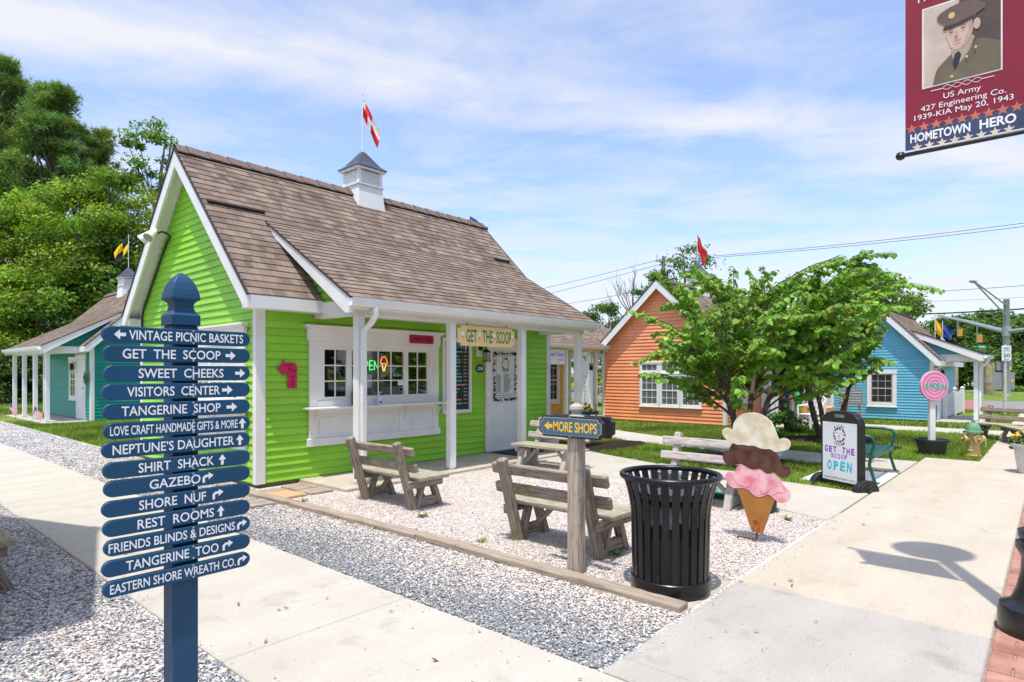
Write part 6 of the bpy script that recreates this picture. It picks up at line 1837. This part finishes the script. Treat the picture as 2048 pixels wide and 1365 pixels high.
for i, (px, py, Zd, lb) in enumerate([(1903, 797, 38, 'thick wooden bollard seen through the blue cottage porch'), (1978, 789, 44, 'thick wooden bollard right of the blue cottage porch posts'), (1969, 789, 45.5, 'thick wooden bollard standing just behind its neighbour')]):
    x_, y_ = g2(px, Zd)
    t = thing('bollard', lb, 'bollard', (x_, y_, 0), 0, 'thick wooden bollards beyond the road')
    b = MB(); b.lathe([(.34, 0), (.34, 2.1), (.28, 2.2), (0, 2.22)], 12); b.build('pile', pm('pile_wood_%d' % i, (.30, .25, .14), .9, .3, 3, .4, 20), t, smooth=True)
    b = MB(); b.lathe([(.35, .75), (.36, .75), (.36, .95), (.35, .95)], 12); b.build('band', M['grey'], t, smooth=True)

def simple_house(name, label, px, Zd, rz, L, W, h, zr, wall, roof, wins):
    x_, y_ = g2(px, Zd)
    t = thing(name, label, 'house', (x_, y_, 0), rz)
    b = MB()
    siding(b, (0, 0, 0), X, -Y, lambda z: (0, L), 0, h, .2); siding(b, (0, 0, 0), Y, -X, lambda z: (0, W) if z < h else ((z - h) / (zr - h) * W / 2, max(W - (z - h) / (zr - h) * W / 2, (z - h) / (zr - h) * W / 2 + .01)), 0, zr, .2)
    siding(b, (L, 0, 0), Y, X, lambda z: (0, W) if z < h else ((z - h) / (zr - h) * W / 2, max(W - (z - h) / (zr - h) * W / 2, (z - h) / (zr - h) * W / 2 + .01)), 0, zr, .2)
    siding(b, (0, W, 0), X, Y, lambda z: (0, L), 0, h, .2)
    b.build('wall', M[wall], t)
    b = MB(); e = .3
    s = (zr - h) / (W / 2)
    courses(b, (-e, -e, h - e * s + .05), (L + e, -e, h - e * s + .05), (-e, W / 2, zr + .05), (L + e, W / 2, zr + .05), .2)
    courses(b, (L + e, W + e, h - e * s + .05), (-e, W + e, h - e * s + .05), (L + e, W / 2, zr + .05), (-e, W / 2, zr + .05), .2)
    b.build('roof', M[roof], t)
    for w in wins: window(t, (w[0], -.02, w[1]), X, -Y, w[2], w[3], 2, 2, 'trim', .09)
    return t
simple_house('white_house', 'white clapboard house across the road, seen under the blue porch', 1850, 74, R(-50), 11, 7, 3.4, 5.6, 'white', 'shingle', [(1.5, 1.7, .9, 1.5), (3.4, 1.7, .9, 1.5), (6.4, 1.7, 1.2, 1.6), (9, 1.7, .9, 1.5)])
# pavilion between the yellow and orange cottages
vx, vy = g2(1180, 27.5)
t = thing('pavilion', 'white open pavilion with a grey shingle roof and curved braces', 'pavilion', (vx, vy, 0), R(-10))
for x_ in (0, 1.5, 3.0):
    for y_ in (0, 3):
        b = MB(); b.box(x_ - .11, y_ - .11, 0, x_ + .11, y_ + .11, 2.35); b.build('post', M['white'], t, bevel=.01)
    for s in (-1, 1):
        b = MB(); b.tube([(x_ + s * .11, 0, 1.55), (x_ + s * .18, 0, 1.85), (x_ + s * .45, 0, 2.12), (x_ + s * .62, 0, 2.3)], .045, 6); b.build('brace', M['white'], t, smooth=True)
b = MB(); b.box(-.3, -.13, 2.35, 3.3, .13, 2.65); b.box(-.3, 2.87, 2.35, 3.3, 3.13, 2.65); b.build('beam', M['white'], t)
b = MB(); courses(b, (-.6, -.6, 2.62), (3.6, -.6, 2.62), (.9, 1.5, 3.9), (2.1, 1.5, 3.9), .2); courses(b, (3.6, 3.6, 2.62), (-.6, 3.6, 2.62), (2.1, 1.5, 3.9), (.9, 1.5, 3.9), .2); courses(b, (-.6, 3.6, 2.62), (-.6, -.6, 2.62), (.9, 1.5, 3.9), (.9, 1.5, 3.9), .2); b.build('roof', M['shingle'], t)
b = MB(); b.box(-.1, .02, .45, 3.1, .06, .55); b.box(-.1, .02, .85, 3.1, .06, .95); 
for k in range(20): b.box(k * .155, .0, .5, k * .155 + .05, .019, .9)
b.build('railing', M['white'], t)
hx, hy = g2(1183, 22.8)
t = thing('hanging_basket', 'dark hanging flower basket in front of the white pavilion', 'hanging basket', (hx, hy, 1.75))
b = MB(); b.lathe([(0, -.14), (.12, -.1), (.2, .04), (.18, .06), (0, .05)], 16); b.build('basket', M['dark'], t, smooth=True)
b = MB(); b.tube([(0, 0, .05), (0, 0, .55)], .008, 5); b.build('hanger', M['dark'], t)
blossoms('red_blossoms', 30, M['red'], .2, .06, .2, .035, seed=14); blossoms('foliage', 40, leafg, .22, .0, .16, .04, seed=15)

# utility pole and wires
ux, uy = g2(1327, 48.0); UZ = zz(515, 48.0)
t = thing('utility_pole', 'wooden utility pole with one crossarm behind the orange gable', 'utility pole', (ux, uy, 0), R(-48))
b = MB(); b.tube([(0, 0, 0), (0, 0, UZ)], [.19, .13], 10); b.build('pole', pm('pole_wood', (.24, .21, .18), .9, .25, 3), t, smooth=True)
b = MB(); b.box(-.62, -.07, UZ - .35, .62, .07, UZ - .22); b.build('crossarm', M['wood_pale'], t)
for s in (-.55, -.3, .3, .55): b = MB(); b.lathe([(.04, 0), (.05, .06), (.02, .14), (0, .15)], 8, (s, 0, UZ - .22)); b.build('insulator', M['grey'], t, smooth=True)
def wire(lb, pts, r=.016, name='overhead_wire'):
    P = [Vector(p) for p in pts]
    path = []
    for a, c in zip(P, P[1:]):
        for k in range(14): q = k / 14; path.append(a.lerp(c, q) - Vector((0, 0, (a - c).length * .012 * 4 * q * (1 - q))))
    path.append(P[-1])
    b = MB(); b.tube(path, r, 5); return tag(b.build(name, M['blackmat']), lb, 'wire', 'overhead wires')
def at3(px, py, Zd): x_, y_ = g2(px, Zd); return (x_, y_, zz(py, Zd))
wire('upper of the thin wires running left from the utility pole crossarm', [at3(700, 650, 75), at3(1314, 521, 48)])
wire('lower thin wire running left from the utility pole', [at3(700, 670, 75), at3(1327, 527, 48)])
wire('low thin wire passing left behind the orange gable', [at3(1000, 622, 70), at3(1327, 572, 48)])
wire('topmost wire running right from the utility pole crossarm', [at3(1316, 520, 48), at3(2300, 412, 34)])
wire('second wire running right, close under the topmost', [at3(1338, 521, 48), at3(2300, 420, 34)])
wire('thin wire above the street light at the right', [at3(1650, 590, 55), at3(2300, 549, 34)])
wire('faint wire just below the street light head', [at3(1650, 606, 60), at3(2300, 578, 40)], .012)
wire('thick black cable crossing behind the signal pole at the right', [at3(1700, 632, 52), at3(2300, 598, 36)], .05)

# cars parked across the street behind the viewer, seen only mirrored in the serving windows
def parked_car(label, x, y, c):
    t = thing('parked_car', label, 'car', (x, y, 0), 0, 'cars mirrored in the serving window')
    m = pm('car_paint_%d' % int(x * 10), c, .25, .05, 3, spec=.6)
    b = MB(); b.prism([(-2.1, .3), (2.1, .3), (2.15, .75), (1.3, .92), (.75, 1.42), (-1.0, 1.45), (-1.6, .98), (-2.15, .9)], (0, -.85, 0), X, Zv, Y, 1.7); b.build('body', m, t, bevel=.07, seg=3)
    b = MB(); b.prism([(-.95, .98), (1.15, .95), (.68, 1.36), (-.9, 1.38)], (0, .851, 0), X, Zv, Y, .006); b.build('window', M['glassd'], t)
    for s in (-1.3, 1.3): b = MB(); b.tube([(s, .70, .32), (s, .87, .32)], .32, 20); b.build('wheel', M['blackmat'], t, smooth=True)
    for s in (-1, 1): b = MB(); b.box(s * 2.05, .3, .6, s * 2.16, .7, .72); b.build('lamp', M['letter'], t)
parked_car('dark blue car mirrored in the left panes of the serving window', 11.6, -5.6, (.02, .05, .14))
parked_car('silver car mirrored in the middle panes of the serving window', 16.4, -5.6, (.55, .57, .6))
parked_car('red car mirrored in the right panes of the serving window', 21.2, -5.6, (.45, .02, .03))

# ------------------------------------------------------------------ trees
M['leaf'] = attr_mat('leaf', .55, .35, .3)
M['needle'] = attr_mat('needle', .7, .35, .2)
M['bark'] = pm('bark', (.13, .10, .08), .95, .35, 7, .7, 25)
M['bark_red'] = pm('redbud_bark', (.10, .075, .06), .9, .35, 9, .6, 30)
def limb(rnd, p, d, l, n=6, bend=.12, up=.05):
    pts = [Vector(p)]
    d = Vector(d).normalized()
    for _ in range(n):
        d = (d + Vector((rnd.uniform(-bend, bend), rnd.uniform(-bend, bend), rnd.uniform(-bend, bend) + up))).normalized()
        pts.append(pts[-1] + d * l / n)
    return pts
def leaf_quads(rng_, C, size, up=.5, out=None, k=None):
    """one diamond per centre, tilted at random but mostly facing the sky"""
    n = len(C)
    N_ = rng_.normal(0, 1, (n, 3)); N_[:, 2] = np.abs(N_[:, 2]) + up
    if out is not None: N_ += out * .8
    N_ /= np.linalg.norm(N_, axis=1)[:, None]
    T = rng_.normal(0, 1, (n, 3)); T -= N_ * (T * N_).sum(1)[:, None]; T /= np.linalg.norm(T, axis=1)[:, None]
    Bv = np.cross(N_, T)
    s = size * rng_.uniform(.6, 1.25, (n, 1))
    V = np.stack([C - T * s, C + Bv * s * .48, C + T * s, C - Bv * s * .48], 1)
    return V.reshape(-1, 3)
def tree(label, px, Zd, top, cr, kind='broad', n=9000, ls=.13, col=(.085, .19, .022), base=.25, seed=0, group='trees behind the cottages', clumps=70, loc=None, h=None, name=None):
    x, y = g2(px, Zd) if loc is None else loc
    h = zz(top, Zd) if h is None else h
    rnd = random.Random(seed); rg_ = np.random.default_rng(seed + 100)
    t = thing(name or {'pine': 'pine_tree', 'broad': 'broadleaf_tree', 'sparse': 'young_tree', 'shrub': 'shrub', 'bare': 'bare_tree'}[kind], label, 'tree' if kind != 'shrub' else 'shrub', (x, y, 0), rnd.uniform(0, 6), group)
    b = MB()
    tr = limb(rnd, (0, 0, 0), (rnd.uniform(-.05, .05), rnd.uniform(-.05, .05), 1), h * (.93 if kind != 'shrub' else .5), 9, .05, .1)
    r0 = max(.05, .016 * h + .03)
    b.tube(tr, [r0 * (1 - .88 * i / 9) for i in range(10)], 8)
    cen = []
    z0 = h * base
    for i in range(clumps):
        f = rnd.random() ** (.85 if kind != 'pine' else .7)
        z = z0 + (h - z0) * f
        if kind == 'pine': rr = cr * (1.0 - .72 * f ** 1.6) * (.1 + .9 * rnd.random() ** .7) * (1 if f > .12 else .6)
        elif kind == 'shrub': rr = cr * math.sqrt(max(.02, 1 - f ** 2)) * (.2 + .8 * rnd.random() ** .6)
        else: rr = cr * (math.sin(math.pi * min(1, .12 + .88 * f)) ** .55 if f < .98 else .15) * (.25 + .8 * rnd.random() ** .6)
        a = rnd.uniform(0, 6.283)
        cen.append((rr * math.cos(a), rr * math.sin(a), min(z, h * .985)))
    for c in cen[::(2 if kind != 'bare' else 1)]:
        k = min(8, max(1, int(9 * min(.93, c[2] / h) * .8)))
        p = tr[k]
        q = Vector(c); m = p.lerp(q, .5) + Vector((rnd.uniform(-.2, .2), rnd.uniform(-.2, .2), rnd.uniform(-.1, .25)))
        rl = r0 * .32
        b.tube([p, m, q], [rl, rl * .6, rl * .2], 5)
        if kind == 'bare':
            for _ in range(7):
                s0 = m.lerp(q, rnd.random()); e = limb(rnd, s0, (q - p).normalized() + Vector((rnd.uniform(-.7, .7), rnd.uniform(-.7, .7), rnd.uniform(-.2, .7))), rnd.uniform(.4, 1.2), 4, .3)
                b.tube(e, [.016, .012, .009, .007, .004], 3)
    b.build('trunk', M['bark'], t, smooth=True)
    if kind == 'bare': return t
    cen = np.array(cen)
    w = rg_.uniform(.4, 1.6, len(cen)); w /= w.sum()
    idx = rg_.choice(len(cen), n, p=w)
    rc = cr * (.25 if kind != 'sparse' else .24) * rg_.uniform(.6, 1.3, len(cen))
    if kind == 'pine': rc *= .62
    off = rg_.normal(0, 1, (n, 3)); off /= np.linalg.norm(off, axis=1)[:, None]
    off *= (rg_.random((n, 1)) ** .5) * rc[idx][:, None] * np.array([1.15, 1.15, .7 if kind != 'pine' else 1.0])
    C = cen[idx] + off
    C[:, 2] = np.maximum(C[:, 2], .1)
    o = off / (np.linalg.norm(off, axis=1)[:, None] + 1e-6)
    tone = rg_.uniform(.6, 1.4, len(cen))[idx] * rg_.uniform(.7, 1.3, n)
    yel = rg_.uniform(-.12, .25, len(cen))[idx] + rg_.uniform(-.1, .1, n)
    colr = np.array(col)[None] * tone[:, None]
    colr[:, 0] *= 1 + yel; colr[:, 2] *= 1 - yel * .5
    if kind == 'pine':
        # tufts of needles: thin blades fanned from a point
        nb = 5
        Cn = np.repeat(C, nb, 0); D = rg_.normal(0, 1, (len(Cn), 3)); D[:, 2] += .5; D /= np.linalg.norm(D, axis=1)[:, None]
        Sd = np.cross(D, rg_.normal(0, 1, D.shape)); Sd /= np.linalg.norm(Sd, axis=1)[:, None]
        V = np.stack([Cn - Sd * .028, Cn + Sd * .028, Cn + D * ls * 2.0], 1).reshape(-1, 3)
        np_mesh('crown', V, 3, M['needle'], t, np.repeat(np.repeat(colr, nb, 0), 3, 0))
    else:
        V = leaf_quads(rg_, C, ls, .35, o)
        np_mesh('crown', V, 4, M['leaf'], t, np.repeat(colr, 4, 0))
    return t
LT = 'trees behind the teal cottage'
PINE = (.17, .27, .075)
YG = (.195, .315, .028)
DG = (.075, .16, .022)
tree('dark tall pine at the far left edge, highest of the left trees', 12, 44, 128, 3.6, 'pine', 10500, .21, PINE, .30, 1, LT, 190)
tree('dark tall pine with a broad crown, right of the highest left pine', 108, 43, 178, 3.9, 'pine', 12500, .21, PINE, .28, 2, LT, 220)
tree('slender pine behind the bright green trees, third of the left pines', 198, 45, 262, 2.7, 'pine', 6500, .21, PINE, .28, 3, LT, 120)
tree('yellow-green tree in front of the tall pines, topmost bright crown at left', 60, 37, 395, 4.2, 'broad', 19500, .118, YG, .2, 4, LT, 90)
tree('bright green tree beside the yellow-green one, in front of the pines', 150, 36, 372, 4.2, 'broad', 21000, .118, YG, .2, 5, LT, 90)
tree('dense green tree just left of the lime cottage roof', 238, 36, 345, 3.7, 'broad', 18000, .118, (.16, .275, .026), .18, 6, LT, 80)
tree('thin airy tree whose twigs rise above the lime gable', 302, 39, 238, 2.6, 'sparse', 5200, .13, (.10, .20, .025), .35, 7, LT, 46)
tree('leafy tree hidden behind the lime gable', 345, 41, 380, 3.4, 'broad', 9000, .118, DG, .2, 8, LT, 60)
tree('dark tree at the left edge beneath the highest pine', -20, 39, 330, 4.0, 'broad', 13500, .118, DG, .15, 9, LT, 70)
tree('low yellow-green tree above the teal porch roof', 25, 34, 560, 3.4, 'broad', 10000, .13, YG, .1, 10, LT, 70)
tree('low bright green tree above the teal roof slope', 120, 33.5, 545, 3.3, 'broad', 10000, .13, (.15, .265, .026), .1, 11, LT, 70)
tree('dark green tree beside the teal cupola', 215, 34, 480, 3.0, 'broad', 9000, .13, DG, .1, 12, LT, 64)
tree('dark tree closing the gap between teal and lime cottages', 285, 35, 500, 2.8, 'broad', 7000, .13, DG, .1, 13, LT, 56)
for i, (px, Zd, tp, cr, lb) in enumerate([(-20, 31.5, 700, 2.2, 'dark shrub at the wood edge, leftmost'), (28, 31, 715, 2.0, 'dark shrub seen between the teal porch posts, left one'), (75, 31, 690, 2.2, 'dark shrub seen between the teal porch posts, right one'), (125, 32, 700, 2.2, 'dark shrub behind the teal cottage wall')]):
    tree(lb, px, Zd, tp, cr, 'shrub', 6000, .10, (.045, .10, .016), .02, 20 + i, 'shrubs at the wood edge', 50)
RT = 'distant trees on the right'
tree('round green tree behind the yellow cottage roof', 1212, 47, 612, 2.6, 'broad', 9000, .118, (.085, .19, .025), .1, 31, RT, 60)
tree('small tree left of the round one behind the yellow roof', 1172, 50, 628, 2.3, 'broad', 6000, .118, (.07, .16, .025), .1, 32, RT, 50)
tree('bright shrub low above the yellow cottage eave', 1196, 40, 668, 1.5, 'shrub', 2600, .12, YG, .05, 33, RT, 40)
tree('bare leafless tree left of the orange gable', 1262, 38, 540, 2.3, 'bare', 0, 0, seed=34, group=RT, clumps=34, base=.3)
tree('airy tree rising behind the orange cottage cupola', 1372, 46, 492, 3.6, 'sparse', 4200, .14, (.09, .18, .03), .3, 35, RT, 60)
tree('leafy tree beside the utility pole behind the orange gable', 1300, 50, 548, 2.0, 'broad', 3900, .118, (.07, .16, .025), .25, 36, RT, 40)
tree('broad light green tree behind the redbud and blue roof', 1725, 37, 545, 3.3, 'broad', 11000, .13, (.11, .22, .03), .2, 37, RT, 80)
tree('green tree behind the redbud, between orange and blue cottages', 1600, 40, 560, 3.4, 'broad', 12000, .118, (.09, .19, .03), .15, 38, RT, 70)
for i, (px, Zd, tp, cr, lb) in enumerate([(1862, 66, 655, 4.6, 'dark green tree across the road, behind the blue porch roof'), (1918, 62, 640, 4.4, 'dark green tree across the road, under the mast arm'), (1972, 64, 632, 4.6, 'dark green tree across the road, left of the signal pole'), (2035, 62, 640, 4.8, 'dark green tree across the road, right of the signal pole'), (2100, 60, 628, 5, 'dark green tree across the road at the right edge'), (1940, 56, 700, 3.2, 'low green tree behind the bollards across the road'), (2060, 54, 712, 3, 'low green tree by the parked van')]):
    tree(lb, px, Zd, tp, cr, 'broad', 9000, .20, (.075, .155, .026), .24 if i < 2 else .12, 40 + i, 'trees across the road', 80)
tree('clipped hedge shrub beside the far parked van', 2025, 50, 778, 1.6, 'shrub', 2200, .11, (.09, .19, .03), .0, 50, 'hedge shrubs across the road', 30)
tree('clipped hedge shrub at the right edge across the road', 2070, 50, 778, 1.6, 'shrub', 2200, .11, (.09, .19, .03), .0, 51, 'hedge shrubs across the road', 30)
for i, (lx_, ly_, hh, kd) in enumerate([(-16, -19, 11, 'broad'), (-8, -21, 13, 'broad'), (0, -22, 12, 'broad'), (8, -21, 14, 'broad'), (16, -22, 12, 'broad'), (24, -23, 13, 'broad'), (33, -23, 12, 'broad')]):
    tree('street tree behind the viewer, mirrored in the shop windows', 0, 0, 0, 4.8, kd, 3500, .36, DG, .06, 60 + i, 'trees mirrored in the windows', 70, loc=(lx_, ly_), h=hh)

# ------------------------------------------------------------------ the redbuds
def redbud(label, x, y, cz, rx, rzz, nb, seed, lean=(0, 0), zlow=1.05):
    rnd = random.Random(seed); rg_ = np.random.default_rng(seed)
    t = thing('redbud_tree', label, 'tree', (x, y, 0), 0, 'redbud trees in mulch beds')
    b = MB()
    stems = []
    h = cz + rzz; rad = rx
    for k in range(4):
        a = k * 1.6 + rnd.uniform(-.3, .3)
        s = limb(rnd, (.06 * math.cos(a), .06 * math.sin(a), -.05), (.34 * math.cos(a), .34 * math.sin(a), 1), h * rnd.uniform(.70, .82), 8, .13, .04)
        b.tube(s, [.062 * (1 - .85 * i / 8) + .006 for i in range(9)], 8)
        stems.append(s)
    LV, LN, LD, tone = [], [], [], []
    pods = []
    for i in range(nb):
        # aim every branch at a point of the crown
        ph = rnd.uniform(0, 6.283); cs = rnd.choice((-.72, -.3, .1, .5, .9)) + rnd.uniform(-.13, .13); cs = min(.96, cs); rr = rnd.uniform(.45, 1.1)
        sn = math.sqrt(1 - cs * cs) ** .5
        lump = 1 + .10 * math.sin(3 * ph + seed) + .08 * math.sin(7 * ph + 5 * cs)
        q = Vector((rx * rr * sn * math.cos(ph) * lump + lean[0], rx * rr * sn * math.sin(ph) * lump + lean[1], cz + rzz * rr * cs * lump))
        up_ = max(0, cs) if seed == 5 else 0; q.x += .30 * up_ * rx / 2; q.y -= .34 * up_ * rx / 2; q.z = min(q.z, cz + rzz * 1.0)
        s = min(stems, key=lambda s_: (s_[6] - q).length + rnd.uniform(0, .8))
        zf = max(.30, min(.95, (q.z - .45 * (Vector((q.x, q.y, 0)).length)) / h + .10))
        k = min(7, int(zf * 8)); p = s[k].lerp(s[k + 1], zf * 8 - k)
        m = p.lerp(q, .55) + Vector((rnd.uniform(-.12, .12), rnd.uniform(-.12, .12), .16 * (q - p).length * rnd.uniform(.3, 1)))
        reach = (q - p).length
        br = []
        for j in range(10):
            u = j / 9
            br.append(p * (1 - u) ** 2 + m * 2 * u * (1 - u) + q * u * u + Vector((rnd.uniform(-.02, .02), rnd.uniform(-.02, .02), rnd.uniform(-.02, .02))))
        b.tube(br, [.017 * (1 - .8 * j / 9) + .003 for j in range(10)], 5)
        subs = [br]
        for _ in range(3):
            j = rnd.randint(3, 8)
            d = (br[j] - br[j - 1]).normalized()
            sb = limb(rnd, br[j], d * Vector((1, 1, .55)) + Vector((rnd.uniform(-.9, .9), rnd.uniform(-.9, .9), rnd.uniform(-.3, .22))), reach * rnd.uniform(.22, .40), 6, .15, -.05)
            b.tube(sb, [.007 - .0008 * q_ for q_ in range(7)], 4); subs.append(sb)
        tn = rnd.uniform(.72, 1.25)
        for sb in subs:
            L_ = sum((q_ - p2).length for p2, q_ in zip(sb, sb[1:]))
            n = int(L_ / .023)
            for q_ in range(n):
                u = (q_ + rnd.random()) / n
                if sb is br and u < .25: continue
                jj = min(len(sb) - 2, int(u * (len(sb) - 1))); pt = sb[jj].lerp(sb[jj + 1], u * (len(sb) - 1) - jj)
                d = (sb[jj + 1] - sb[jj]).normalized()
                side = d.cross(Zv); side = side.normalized() if side.length > .1 else Vector((1, 0, 0))
                sg = 1 if q_ % 2 else -1
                ax = (side * sg * rnd.uniform(.2, .8) + d * rnd.uniform(.0, .5) + Vector((0, 0, rnd.uniform(-1.0, -.15)))).normalized()
                nn = (Zv * .75 + side * sg * .55 + d * .25 + Vector((rnd.gauss(0, .3), rnd.gauss(0, .3), rnd.gauss(0, .2))))
                nn = nn - ax * nn.dot(ax)
                nn.normalize()
                pt = pt + ax * .03
                if pt.z < zlow - .25 + rnd.random() * .3: continue
                LV.append(pt); LD.append(ax); LN.append(nn); tone.append(tn * (1.5 if rnd.random() < .05 else 1))
            if rnd.random() < .35 and sb is br:
                for _ in range(16):
                    u = rnd.uniform(.15, .8); jj = int(u * 9); pods.append(br[min(8, jj)].lerp(br[min(9, jj + 1)], rnd.random()))
    b.build('trunk', M['bark_red'], t, smooth=True)
    P, D, N_ = [np.array([list(v) for v in A]) for A in (LV, LD, LN)]
    n = len(P)
    Sd = np.cross(D, N_)
    s = rg_.uniform(.065, .122, (n, 1))
    w = s * rg_.uniform(.50, .62, (n, 1))
    fold = N_ * s * .10
    b0, tip = P, P + D * s - N_ * s * .12
    L1, L2 = P + D * s * .12 + Sd * w * .8 + fold, P + D * s * .55 + Sd * w * .92 + fold
    R1, R2 = P + D * s * .12 - Sd * w * .8 + fold, P + D * s * .55 - Sd * w * .92 + fold
    V = np.stack([b0, L1, L2, tip, b0, tip, R2, R1], 1).reshape(-1, 3)
    tn = np.array(tone) * rg_.uniform(.75, 1.25, n)
    c = np.array([[.19, .365, .045]]) * tn[:, None]
    yl = rg_.random(n) < .10
    c[yl] = np.array([.34, .42, .06]) * rg_.uniform(.7, 1.1, (yl.sum(), 1))
    br_ = rg_.random(n) < .012
    c[br_] = np.array([.22, .09, .04])
    np_mesh('crown', V, 4, M['leaf'], t, np.repeat(c, 8, 0))
    if pods:
        C = np.array([list(p) for p in pods]); n = len(C)
        a = rg_.uniform(0, 6.28, n); dz = np.stack([np.cos(a) * .25, np.sin(a) * .25, -np.ones(n)], 1) * rg_.uniform(.05, .09, (n, 1))
        sd = np.stack([np.cos(a + 1), np.sin(a + 1), np.zeros(n)], 1) * .008
        o = rg_.normal(0, .03, (n, 3))
        V = np.stack([C + o, C + o + sd + dz * .4, C + o + dz, C + o - sd + dz * .4], 1).reshape(-1, 3)
        np_mesh('seed_pods', V, 4, M['leaf'], t, np.repeat(np.array([[.26, .13, .09]]) * rg_.uniform(.6, 1.3, (n, 1)), 4, 0))
    return t
redbud('spreading redbud tree nearest the ice cream cutout, in a mulch bed', 10.9, 4.15, 2.42, 2.0, 1.2, 128, 5, lean=(.13, -.13), zlow=1.15)
redbud('redbud tree farther back, beside the sandwich board and blue wall', 15.2, 3.95, 2.52, 1.7, 1.1, 92, 9, lean=(0, 0), zlow=1.25)
def low_shrub(label, px, Zd, r, h, seed):
    return tree(label, px, Zd, 0, r, 'shrub', 1500, .045, (.09, .2, .03), .02, seed, 'low plants by the porch', 30, h=h)
low_shrub('low leafy plant growing by the orange porch under the redbuds', 1570, 15.8, .5, .55, 71)
low_shrub('low leafy plant beside the first redbud trunks', 1540, 12.6, .35, .35, 72)

# ------------------------------------------------------------------ grass blades
def blocked(x, y):
    m = np.zeros(len(x), bool)
    def r_(x0, y0, x1, y1): return (x > x0) & (x < x1) & (y > y0) & (y < y1)
    m |= r_(-9, -9, 3.93, 40) | r_(2.6, -9, 8.8, 8.4) | r_(3.9, 6.8, 10.25, 12.3) | (y < .98) | ((y < 1.77) & (x < 13.2))
    m |= (x < np.interp(y, [1.7, 3.2, 4.9, 6.3, 6.8], [8.82, 9.07, 9.32, 9.77, 9.97])) & (y < 6.8)
    lo = np.interp(y, [1.7, 3.2, 4.9, 7.2, 8.9, 10.4], [10.9, 11.2, 11.6, 12.1, 12.7, 13.1]); hi = np.interp(y, [1.7, 3.35, 5.3, 7.1, 8.9, 10.4], [12.5, 12.62, 12.8, 13.4, 14.1, 14.6])
    m |= (x > lo) & (x < hi) & (y < 10.4)
    m |= r_(9.35, 1.7, 10.85, 2.75) | r_(19, .9, 20.5, 5.8) | r_(11.6, 11, 17, 17) | r_(17, 6.95, 24, 12) | r_(17.6, 5.6, 23.2, 7) | r_(22.9, 1.5, 29, 5.7) | r_(4.4, 22.4, 10, 29)
    for cx, cy, rx, ry in ((10.75, 4.35, 1.0, .95), (15.2, 3.9, 1, 1), (11.0, 7.0, 1.25, .55), (14.3, 2.75, .7, .5)):
        m |= ((x - cx) / rx) ** 2 + ((y - cy) / ry) ** 2 < .95
    return m
M['blade'] = attr_mat('grass_blade', .75, .3, .15)
def grass(name, n, x0, y0, x1, y1, hgt, wid):
    x, y = rg.uniform(x0, x1, n), rg.uniform(y0, y1, n)
    ok = ~blocked(x, y); x, y = x[ok], y[ok]
    n = len(x); nb = 3
    x, y = np.repeat(x, nb) + rg.normal(0, .012, n * nb), np.repeat(y, nb) + rg.normal(0, .012, n * nb)
    n = len(x)
    a = rg.uniform(0, 6.283, n); h = hgt * rg.uniform(.5, 1.2, n); w = wid * rg.uniform(.7, 1.3, n)
    lx_, ly_ = rg.normal(0, .45, n) * h, rg.normal(0, .45, n) * h
    z = np.zeros(n)
    V = np.stack([np.stack([x - np.cos(a) * w, y - np.sin(a) * w, z], 1), np.stack([x + np.cos(a) * w, y + np.sin(a) * w, z], 1), np.stack([x + lx_, y + ly_, h], 1)], 1).reshape(-1, 3)
    pt = .75 + .35 * np.sin(x * 1.3 + np.sin(y * 1.7)) * np.sin(y * 1.1 + 2)
    c = np.array([[.26, .39, .055]]) * (pt * rg.uniform(.6, 1.4, n))[:, None]
    dry = rg.random(n) < .1
    c[dry] = np.array([.30, .29, .12]) * rg.uniform(.7, 1.1, (dry.sum(), 1))
    np_mesh(name, V, 3, M['blade'], col=np.repeat(c, 3, 0), kind='stuff')
grass('lawn_grass', 46000, 8.8, .98, 18.8, 8.5, .065, .006)
grass('lawn_grass', 26000, 12, .98, 31, 13, .08, .009)
grass('lawn_grass', 20000, 3.93, 12.3, 9, 24, .07, .009)
grass('lawn_grass', 16000, 3.5, 28, 16, 40, .10, .014)

# ------------------------------------------------------------------ far parked van
vx, vy = g2(2040, 56)
t = thing('parked_van', 'white van parked beyond the hedge at the far right', 'van', (vx, vy, 0), R(-55))
b = MB(); b.prism([(-2.4, .35), (2.4, .35), (2.45, 1.0), (1.75, 1.15), (1.1, 2.0), (-2.35, 2.05), (-2.45, 1.2)], (0, -.9, 0), X, Zv, Y, 1.8); b.build('body', M['white'], t, bevel=.06, seg=2)
b = MB()
for x0, x1 in ((-2.1, -.9), (-.7, .3), (.5, 1.25)): b.box(x0, -.915, 1.25, x1, -.9005, 1.8)
b.build('window', M['glassd'], t)
for x_ in (-1.5, 1.5): b = MB(); b.tube([(x_, -.92, .36), (x_, -.7, .36)], .36, 18); b.build('wheel', M['blackmat'], t)
